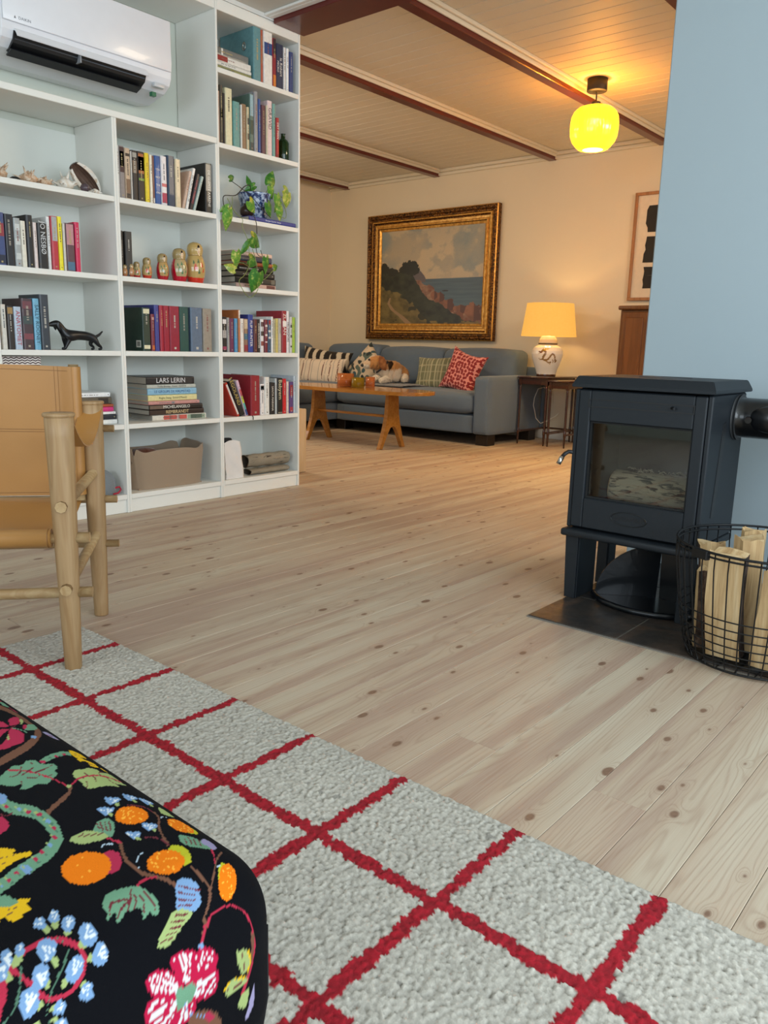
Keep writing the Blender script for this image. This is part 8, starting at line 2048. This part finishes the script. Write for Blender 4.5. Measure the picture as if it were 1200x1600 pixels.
def basket():
    W_ = mat('111214', .45, .3, .05, 60); cx, cy = 2.040, .4880
    r = thing('wire_basket', 'round black wire basket full of split firewood on the slate tiles', 'basket', (cx, cy, .0062))
    R0, R1, H = .156, .207, .292
    def rad(z):
        t = z/H; return R0+(R1-R0)*min(1, t*1.15)**.62 if t > 0 else R0
    def ringw(z, rr, w, name):
        mb = MB(); mb.tube([(rr*math.cos(2*PI*k/64), rr*math.sin(2*PI*k/64), z) for k in range(64)], w, 6, closed=True); mb.build(name, W_, r)
    ringw(H, R1, .0032, 'rim_wire'); ringw(H-.011, R1-.001, .0026, 'rim_wire')
    for k in range(7): z = .006+.0215*k if k else .003; ringw(z, rad(z), .0017 if k else .003, 'hoop_wire')
    n = 38
    for k in range(n):
        a = 2*PI*k/n+.04; mb = MB(); z = [.003, .02, .05, .09, .14, .2, .25, H]
        mb.tube([(rad(q)*math.cos(a), rad(q)*math.sin(a), q) for q in z], .0017, 5); mb.build('upright_wire', W_, r)
    mb = MB()
    for k in range(-3, 4):
        q = k*.044; L = math.sqrt(max(0, (R0-.001)**2-q*q)); mb.tube([(-L, q, .003), (L, q, .003)], .0016, 5); mb.tube([(q, -L, .0062), (q, L, .0062)], .0016, 5)
    mb.build('base_grid', W_, r)
    # bracket on the rim nearest the room
    a = math.radians(152)
    mb = MB(); mb.box(-.007, .007, -.024, .024, -.012, .010, 0, .002); mb.bm.transform(T(R1*math.cos(a), R1*math.sin(a), H-.008) @ rotz(a)); mb.build('handle_socket', W_, r)
    # firewood
    wn = NT('split_wood'); o = wn.coord(); rr = wn.rand(); v = wn.vmath('ADD', wn.scalev(o, (26, 26, 1.6)), wn.cxyz(wn.math('MULTIPLY', rr, 30), rr, rr)); f = wn.noise(v, 1.5, 4, .55, .5); g = wn.noise(wn.scalev(o, (300, 300, 12)), 1, 2)
    wn.set(Base_Color=wn.mix(wn.math('MULTIPLY', g, .5), wn.ramp(f, [(.3, '9c7a50'), (.5, 'c8aa7c'), (.7, 'd6bf97')]), lin('a2845c')), Roughness=.8); wn.bump(wn.math('ADD', f, g), .35, .003)
    br = NT('rough_bark'); o = br.coord(); f = br.noise(br.scalev(o, (40, 40, 16)), 1, 5, .7, 1); br.set(Base_Color=br.ramp(f, [(.35, '17120f'), (.5, '3c2a20'), (.65, '5d4a3c')]), Roughness=.95); br.bump(f, 1.0, .01)
    def log(label, x, y, pts, h, tx=0, ty=0, rz=0, barkside=(), zb=.0145, seed=0):
        """split log standing on end: cross-section pts (metres), leaning tx, ty"""
        rng = random.Random(seed); mb = MB(); n = 14; rows = []
        sub = []
        for i, p in enumerate(pts):
            q = pts[(i+1) % len(pts)]
            for k in range(3): sub.append((p[0]+(q[0]-p[0])*k/3, p[1]+(q[1]-p[1])*k/3, i))
        for j in range(n+1):
            t = j/n; wob = [1+.035*math.sin(t*6+i*1.7+seed)+.012*rng.uniform(-1, 1) for i in range(len(sub))]
            rows.append([mb.bm.verts.new((p[0]*wob[i]+.004*math.sin(t*4+seed), p[1]*wob[i]+.003*math.sin(t*3+seed*2), t*h+(.006*math.sin(i+seed) if j == n else 0))) for i, p in enumerate(sub)])
        N = len(sub)
        for A, B in zip(rows, rows[1:]):
            for i in range(N):
                f_ = mb.bm.faces.new((A[i], A[(i+1) % N], B[(i+1) % N], B[i])); f_.material_index = 1 if sub[i][2] in barkside else 0
        mb.bm.faces.new(rows[0][::-1]); mb.bm.faces.new(rows[-1])
        M_ = Matrix.Rotation(ty, 4, 'Y') @ Matrix.Rotation(tx, 4, 'X') @ Matrix.Rotation(rz, 4, 'Z'); mb.bm.transform(M_)
        zm = min(v_.co.z for v_ in mb.bm.verts)
        o_ = mb.build('log', [wn.m, br.m], None, (x, y, .0062+zb-zm)); tag(o_, label, 'firewood', None); return o_
    wedge = lambda w, d: [(-w*.5, -d*.4), (w*.45, -d*.5), (w*.5, d*.25), (0, d*.5), (-w*.45, d*.3)]
    c = Vector((cx, cy))
    # towards the camera the near side of the basket is at -x
    log('short split log with dark bark at the left side of the basket', cx-.055, cy+.108, wedge(.055, .05), .200, -.04, -.05, .15, (0, 4), seed=1)
    log('pale log with a rounded top right behind the short barked one', cx+.035, cy+.125, wedge(.06, .06), .245, -.10, .04, 1.0, (2,), seed=2)
    log('broad pale split log at the front of the basket, left of centre', cx-.085, cy+.050, [(-.026, -.046), (.020, -.043), (.028, .03), (.006, .040), (-.022, .036)], .262, -.03, -.09, 0, (0,), seed=3)
    log('broad pale split log at the front of the basket, right of the dark gap', cx-.090, cy-.060, [(-.024, -.040), (.020, -.042), (.028, .034), (-.02, .037)], .240, .02, -.11, 0, (1, 2), seed=4)
    log('pale log with an angled cut top sticking up in the middle of the basket', cx-.005, cy+.035, wedge(.06, .07), .285, -.02, .02, .5, (), seed=5)
    log('square-cut pale log sticking up behind the angled one', cx+.055, cy+.045, wedge(.055, .055), .290, -.02, .06, .1, (), seed=6)
    log('reddish-barked split log at the back right of the basket', cx+.02, cy-.055, wedge(.055, .065), .285, .06, .03, 2.0, (0, 1, 3), seed=7)
    log('dark-barked log leaning at the right side of the basket', cx-.050, cy-.118, wedge(.055, .05), .262, .12, -.05, .4, (0, 1, 4), seed=8)
    log('small dark-barked log standing at the far right of the basket', cx+.055, cy-.112, wedge(.05, .05), .250, .12, .06, 1.4, (0, 1, 2), seed=9)
basket()

def armchair():
    wd = wood('oiled_oak', 'a98a62', '98774f', 2, .7, .5, 0, '7d6040')
    wx = wood('oiled_oak_rail', 'b59a70', 'a3845a', 0, .7, .5, 0, '8a6c48')
    lt = NT('tan_saddle_leather'); o = lt.coord(); f = lt.noise(o, 220, 3); g = lt.noise(o, 5, 3)
    lt.set(Base_Color=lt.mix(g, lin('9c6c34'), lin('b07f45')), Roughness=.42, Coat_Weight=.15); lt.bump(f, .12, .001)
    Lm = lt.m; stitch = mat('7c5326', .6)
    A = Vector((.840, 1.616, 0)); B = Vector((1.093, 1.930, 0)); D = Vector((-.78, .625, 0)).normalized(); S = (B-A).normalized(); Wd = .60
    r = thing('safari_chair', 'low safari armchair with oak posts and tan saddle-leather back, seat and armrests', 'chair', (A.x, A.y, 0))
    o0 = Vector((A.x, A.y, 0)); up = Vector((0, 0, 1))
    posts = {}
    for nm, base in (('f', A), ('b', B)):
        for side in (0, 1):
            p = base+D*Wd*side; posts[nm, side] = p
            zb = .0135 if nm == 'f' else .0005; H = .592 if nm == 'f' else .588
            mb = MB(); pr = [(0, 0), (.0175, 0), (.0185, .003)]+[(.0185+.0115*(k/14)**.9, .003+(H-zb-.014)*k/14) for k in range(1, 15)]+[(.0285, H-zb-.010), (.0325, H-zb-.008), (.0335, H-zb-.003), (.0315, H-zb), (0, H-zb)]
            mb.lathe(pr, seg=30, rfun=lambda a, z: 1+.01*math.sin(3*a))
            mb.bm.transform(T(p.x-o0.x, p.y-o0.y, zb)); mb.build('post', wd, r)
    def rail(name, p, q, rr, m=wx, seg=8): 
        mb = MB(); mb.tube([p-o0, q-o0], rr, seg); mb.build(name, m, r)
    for side in (0, 1):
        a, b = posts['f', side], posts['b', side]
        rail('side_rail', a-S*.035+up*.393, b+S*.03+up*.400, .0125); rail('side_rail', a-S*.035+up*.207, b+S*.03+up*.235, .0125)
        # armrest: leather sling hung between the two posts
        mb = MB(); n = 26; ac = D*(.024 if side == 0 else -.024)
        def P(u, v, off=0, a=a, b=b, ac=ac):
            c = a+(b-a)*u; sag = .078*(1-(2*u-1)**2); return c-o0+D*(v-.5)*.056+up*(.577-sag-off)
        mb.grid(lambda u, v: P(u, v), n, 6); mb.grid(lambda u, v: P(u, v, .0035), n, 6, flip=True)
        for vv in (0, 1): mb.grid(lambda u, w, vv=vv: P(u, vv, .0035*w), n, 1)
        mb.build('armrest_sling', Lm, r)
    # cross rails
    def cross(p, z, rr, ext=.05, ln=None):
        rail('cross_rail', p-D*ext+up*z, p+D*(Wd+ext)+up*z, rr)
    cross(A, .193, .0125); cross(A, .318, .0125)
    cross(B, .516, .0095, .055); cross(B, .326, .0105, .055); cross(B, .203, .0105, .055)
    # seat leather: tube round the front rail, sling back to the rear rail
    mb = MB(); mb.tube([A+D*.030-o0+up*.318, A+D*(Wd-.030)-o0+up*.318], .0205, 20); mb.build('seat_sleeve', Lm, r)
    mb = MB(); mb.tube([A+D*.0345-o0+up*.318, A+D*.0365-o0+up*.318], .0209, 20); mb.build('stitching', stitch, r)
    def seat(u, v, off=0):
        c = A+D*(.032+(Wd-.064)*u)+S*(v*((B-A).length-.004)); z = .332*(1-v)+.338*v-.030*math.sin(PI*v)-.004; return c-o0+up*(z-off)
    mb = MB(); mb.grid(lambda u, v: seat(u, v), 20, 16); mb.grid(lambda u, v: seat(u, v, .004), 20, 16, flip=True)
    for uu in (0, 1): mb.grid(lambda w, v, uu=uu: seat(uu, v, .004*w), 1, 16)
    mb.build('seat', Lm, r)
    # back: two uprights in leather sleeves, panel between
    q0 = Vector((1.050, 1.931, 0)); wb = .535; q1 = q0+D*wb
    for q in (q0, q1):
        mb = MB(); mb.tube([q-o0+up*.330, q-o0+up*.6815-S*.0], .0125, 16); mb.build('back_upright', wx, r)
        mb = MB(); mb.tube([q-o0+up*.345, q-o0+up*.50, q-o0+up*.676], [.0165, .0168, .0172], 24, cap=False); mb.build('back_sleeve', Lm, r)
    F = -S  # facing the camera
    def back(u, v, off=0):
        c = q0+D*(.002+(wb-.004)*u); bow = -.016*math.sin(PI*u)+(.014*math.exp(-(u/.045)**2) if u < .3 else 0)+(.014*math.exp(-((1-u)/.045)**2) if u > .7 else 0)
        return c-o0+F*(bow+.004-off)+up*(.343+(.676-.343)*v+.003*math.sin(PI*u)*(1 if v > .5 else -1)*abs(2*v-1))
    mb = MB(); mb.grid(lambda u, v: back(u, v), 44, 14); mb.grid(lambda u, v: back(u, v, .0045), 44, 14, flip=True)
    for vv in (0, 1): mb.grid(lambda u, w, vv=vv: back(u, vv, .0045*w), 44, 1)
    mb.build('backrest', Lm, r)
    for (u0, u1, v0, v1) in ((.066, .0675, 0, 1), (.084, .0855, 0, 1), (0.02, .98, .515, .519), (0.02, .98, .497, .501), (.02, .98, .965, .969), (.02, .98, .022, .026)):
        mb = MB(); k = 40 if u1-u0 > .1 else 2; mb.grid(lambda u, v: back(u0+(u1-u0)*u, v0+(v1-v0)*v, -.0008), k, 14 if k == 2 else 1); mb.build('stitching', stitch, r)
armchair()

def rug():
    # tufted pile: every vertex belongs to a jittered tuft; height is real, colour follows the woven grid
    x1, y1 = .995, 1.862; x0, y0 = -.35, -.10; st = .0027
    nx, ny = int((x1-x0)/st), int((y1-y0)/st)
    gx, gy = np.meshgrid(np.linspace(x0, x1, nx+1), np.linspace(y0, y1, ny+1)); X = gx.ravel(); Y = gy.ravel()
    S = 1/.0062; u, v = X*S, Y*S; ix, iy = np.floor(u), np.floor(v); best = np.full(u.shape, 9.); bid = np.zeros(u.shape); bx = np.zeros(u.shape); by = np.zeros(u.shape)
    for dx in (-1, 0, 1):
        for dy in (-1, 0, 1):
            cx = ix+dx+.5+.85*(hash2(ix+dx, iy+dy, 1)-.5); cy = iy+dy+.5+.85*(hash2(ix+dx, iy+dy, 2)-.5)
            d = (u-cx)**2+(v-cy)**2; k = d < best; best[k] = d[k]; bid[k] = hash2(ix+dx, iy+dy, 3)[k]; bx[k] = (cx/S)[k]; by[k] = (cy/S)[k]
    h = .0105+.0042*np.sqrt(np.clip(1-best*1.25, 0, 1))+.0022*bid
    edge = np.minimum(np.minimum(X-x0, x1-X), np.minimum(Y-y0, y1-Y)); h = h*np.clip(.25+edge/.010, .1, 1)
    Xp = X+.0015*(hash2(ix, iy, 7)-.5)
    wob = .004*(vnoise(bx*60, by*60, 4)-.5)*2
    red = np.zeros(u.shape, bool)
    for xl in (.770, .542, .314, .086): red |= np.abs(bx+wob-xl) < .0122*.95
    for k in range(12):
        yl = 1.673-.2268*k; red |= np.abs(by+wob-yl) < .0115*.95
    # frayed outer edge of the rug
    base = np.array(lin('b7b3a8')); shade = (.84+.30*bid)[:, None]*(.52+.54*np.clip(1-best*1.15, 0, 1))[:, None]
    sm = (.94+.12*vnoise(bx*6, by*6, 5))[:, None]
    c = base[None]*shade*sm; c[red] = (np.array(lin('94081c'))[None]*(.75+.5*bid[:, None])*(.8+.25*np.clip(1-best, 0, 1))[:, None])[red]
    spot = vnoise(bx*70+9, by*70, 8) > .965; c[spot & ~red] *= .55
    me = bpy.data.meshes.new('rug'); V = np.stack([Xp, Y, h], 1)
    idx = np.arange((nx+1)*(ny+1)).reshape(ny+1, nx+1); q = np.stack([idx[:-1, :-1], idx[:-1, 1:], idx[1:, 1:], idx[1:, :-1]], -1).reshape(-1, 4)
    me.vertices.add(len(V)); me.vertices.foreach_set('co', V.astype(np.float32).ravel())
    me.loops.add(q.size); me.loops.foreach_set('vertex_index', q.ravel().astype(np.int32))
    me.polygons.add(len(q)); me.polygons.foreach_set('loop_start', (np.arange(len(q))*4).astype(np.int32)); me.polygons.foreach_set('loop_total', np.full(len(q), 4, np.int32))
    me.update(); me.validate(); me.shade_smooth()
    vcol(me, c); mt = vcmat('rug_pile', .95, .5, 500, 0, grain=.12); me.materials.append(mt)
    o = link('rug', me, None); tag(o, 'thick light grey pile rug with a grid of red lines', 'rug')
    bb = MB().box(x0+.003, x1-.003, y0+.003, y1-.003, .0004, .003).build('backing', mat('a09c90', .9), o)
rug()

PAL = {'g': '638b70', 'l': '92a268', 'y': 'd0a61c', 'o': 'd87010', 'p': 'a02a46', 'm': '642a32', 'b': '6f8fb4', 'w': 'c9cfd2', 'n': '6a4838', 't': '4a6a58', 'd': 'eba83a', 'c': 'a52a40', 'u': '8d86a6', 'y2': 'a9a828', 'w2': 'a9bccb', 'p3': 'a8163c'}
def ottoman():
    """floor pouffe covered in a printed black fabric; the print is laid out in metres on the unfolded cover"""
    YE, ZT = .372, .382
    x0, x1, y0, y1, z0, z1 = -.30, .360, .376, 1.32, .016, .382; r = .058
    mb = MB()
    def axis(a, b, fine0, fine1, st):
        out = [a]
        while out[-1] < b-1e-6:
            t = out[-1]; s_ = st if fine0-.0005 <= t <= fine1 else .02
            if t < fine0: s_ = min(.02, fine0-t)
            out.append(min(b, t+max(s_, .0005)))
        return out
    st = .00135
    ax = axis(x0, x1, .055, x1, st); ay = axis(y0, y1, y0, .96, st); az = axis(z0, z1, .15, z1, .0022)
    V = []; Q = []; cen = np.array([(x0+x1)/2, (y0+y1)/2, (z0+z1)/2]); h = np.array([(x1-x0)/2, (y1-y0)/2, (z1-z0)/2])
    def patch(A, B, k, sgn, flip):
        base = sum(len(v) for v in V); a, b = [q for q in range(3) if q != k]
        G = np.zeros((len(B), len(A), 3)); G[..., a] = np.array(A)[None, :]; G[..., b] = np.array(B)[:, None]; G[..., k] = (cen+sgn*h)[k]
        V.append(G.reshape(-1, 3)); n, m_ = len(A), len(B); idx = base+np.arange(n*m_).reshape(m_, n)
        q = np.stack([idx[:-1, :-1], idx[:-1, 1:], idx[1:, 1:], idx[1:, :-1]], -1).reshape(-1, 4)
        Q.append(q[:, ::-1] if flip else q)
    patch(ax, ay, 2, 1, False)
    patch(ax, az, 1, -1, False); patch(ay, az, 0, 1, False)
    cx = list(np.linspace(x0, x1, 34)); cy = list(np.linspace(y0, y1, 40)); cz = list(np.linspace(z0, z1, 24))
    patch(cx, cz, 1, 1, True); patch(cy, cz, 0, -1, True); patch(cx, cy, 2, -1, True)
    P = np.concatenate(V); Q = np.concatenate(Q)
    _, first, inv = np.unique(np.round(P, 5), axis=0, return_index=True, return_inverse=True); P = P[first]; Q = inv.reshape(-1)[Q]
    # print coordinates before rounding: top plane, front flap hanging over y, side flap over x
    U = P[:, 0].copy(); W = P[:, 1].copy()
    front = P[:, 1] <= y0+1e-5; W[front] = y0-(z1-P[front, 2])
    side = P[:, 0] >= x1-1e-5; U[side] = P[side, 0]+(z1-P[side, 2])
    # rounding with larger radius in plan at the corner
    d = P-cen; inner = h-r; q = np.clip(d, -inner, inner); e = d-q; L = np.linalg.norm(e, axis=1, keepdims=True); L[L == 0] = 1
    P2 = cen+q+e/L*np.where(np.linalg.norm(e, axis=1, keepdims=True) > 0, r, 0)
    on = (np.abs(d[:, 0]) < inner[0]) & (np.abs(d[:, 1]) < inner[1]); 
    crown = .012*np.clip(1-(d[:, 0]/h[0])**2, 0, 1)*np.clip(1-(d[:, 1]/h[1])**2, 0, 1); P2[:, 2] += np.where(P[:, 2] > z1-1e-4, crown, 0)
    t = np.clip((.26-P2[:, 2])/.26, 0, 1); k = 1-.16*t**1.5; 
    P2[:, 0] = cen[0]+(P2[:, 0]-cen[0])*(1-.05*t); P2[:, 1] = cen[1]+(P2[:, 1]-cen[1])*(1-.08*t)
    c = np.tile(np.array(lin('06070c')), (len(P2), 1)); sel = np.where((U > .04) & (U < .62) & (W > .10) & (W < 1.02))[0]
    su, sw = U[sel], W[sel]; cc = c[sel]
    for key, a in MOTIF:
        a = np.array(a, float).reshape(-1, 2)/10000; lo, hi = a.min(0), a.max(0)
        m_ = np.where((su >= lo[0]) & (su <= hi[0]) & (sw >= lo[1]) & (sw <= hi[1]))[0]
        if len(m_) == 0: continue
        ins = inpoly(su[m_], sw[m_], a); cc[m_[ins]] = lin(PAL[key])
    c[sel] = cc
    me = bpy.data.meshes.new('pouffe_cover'); me.vertices.add(len(P2)); me.vertices.foreach_set('co', (P2-np.array([x0, y0, 0])).astype(np.float32).ravel())
    me.loops.add(Q.size); me.loops.foreach_set('vertex_index', Q.ravel().astype(np.int32)); me.polygons.add(len(Q))
    me.polygons.foreach_set('loop_start', (np.arange(len(Q))*4).astype(np.int32)); me.polygons.foreach_set('loop_total', np.full(len(Q), 4, np.int32))
    me.update(); me.validate(); me.shade_smooth(); vcol(me, c)
    me.materials.append(vcmat('printed_linen', .95, .3, 1500, 0, grain=.10, spec=.12))
    t = thing('pouffe', 'large upholstered pouffe in black fabric with embroidered-looking flowers and oranges', 'ottoman', (x0, y0, 0))
    link('cover', me, t)
    # seams at the near corner and feet
    for (yy, xx) in ((y0+.0168, x1-.0168),):
        mb = MB(); mb.tube([(cen[0]+(xx-cen[0])*(1-.05*max(0, (.26-z_)/.26)**1.0)-x0, cen[1]+(yy-cen[1])*(1-.08*max(0, (.26-z_)/.26)**1.0)-y0, z_) for z_ in [z1-.06-.25*k/16 for k in range(17)]], .0011, 5); mb.build('corner_seam', mat('05060a', .8), t)
    for x in (x0+.08, x1-.11):
        for y in (y0+.08, y1-.11): MB().lathe([(0, .0), (.018, 0), (.022, .03), (0, .03)], (x-x0, y-y0, .0165 if True else 0), 16).build('foot', M_black, t)
ottoman()
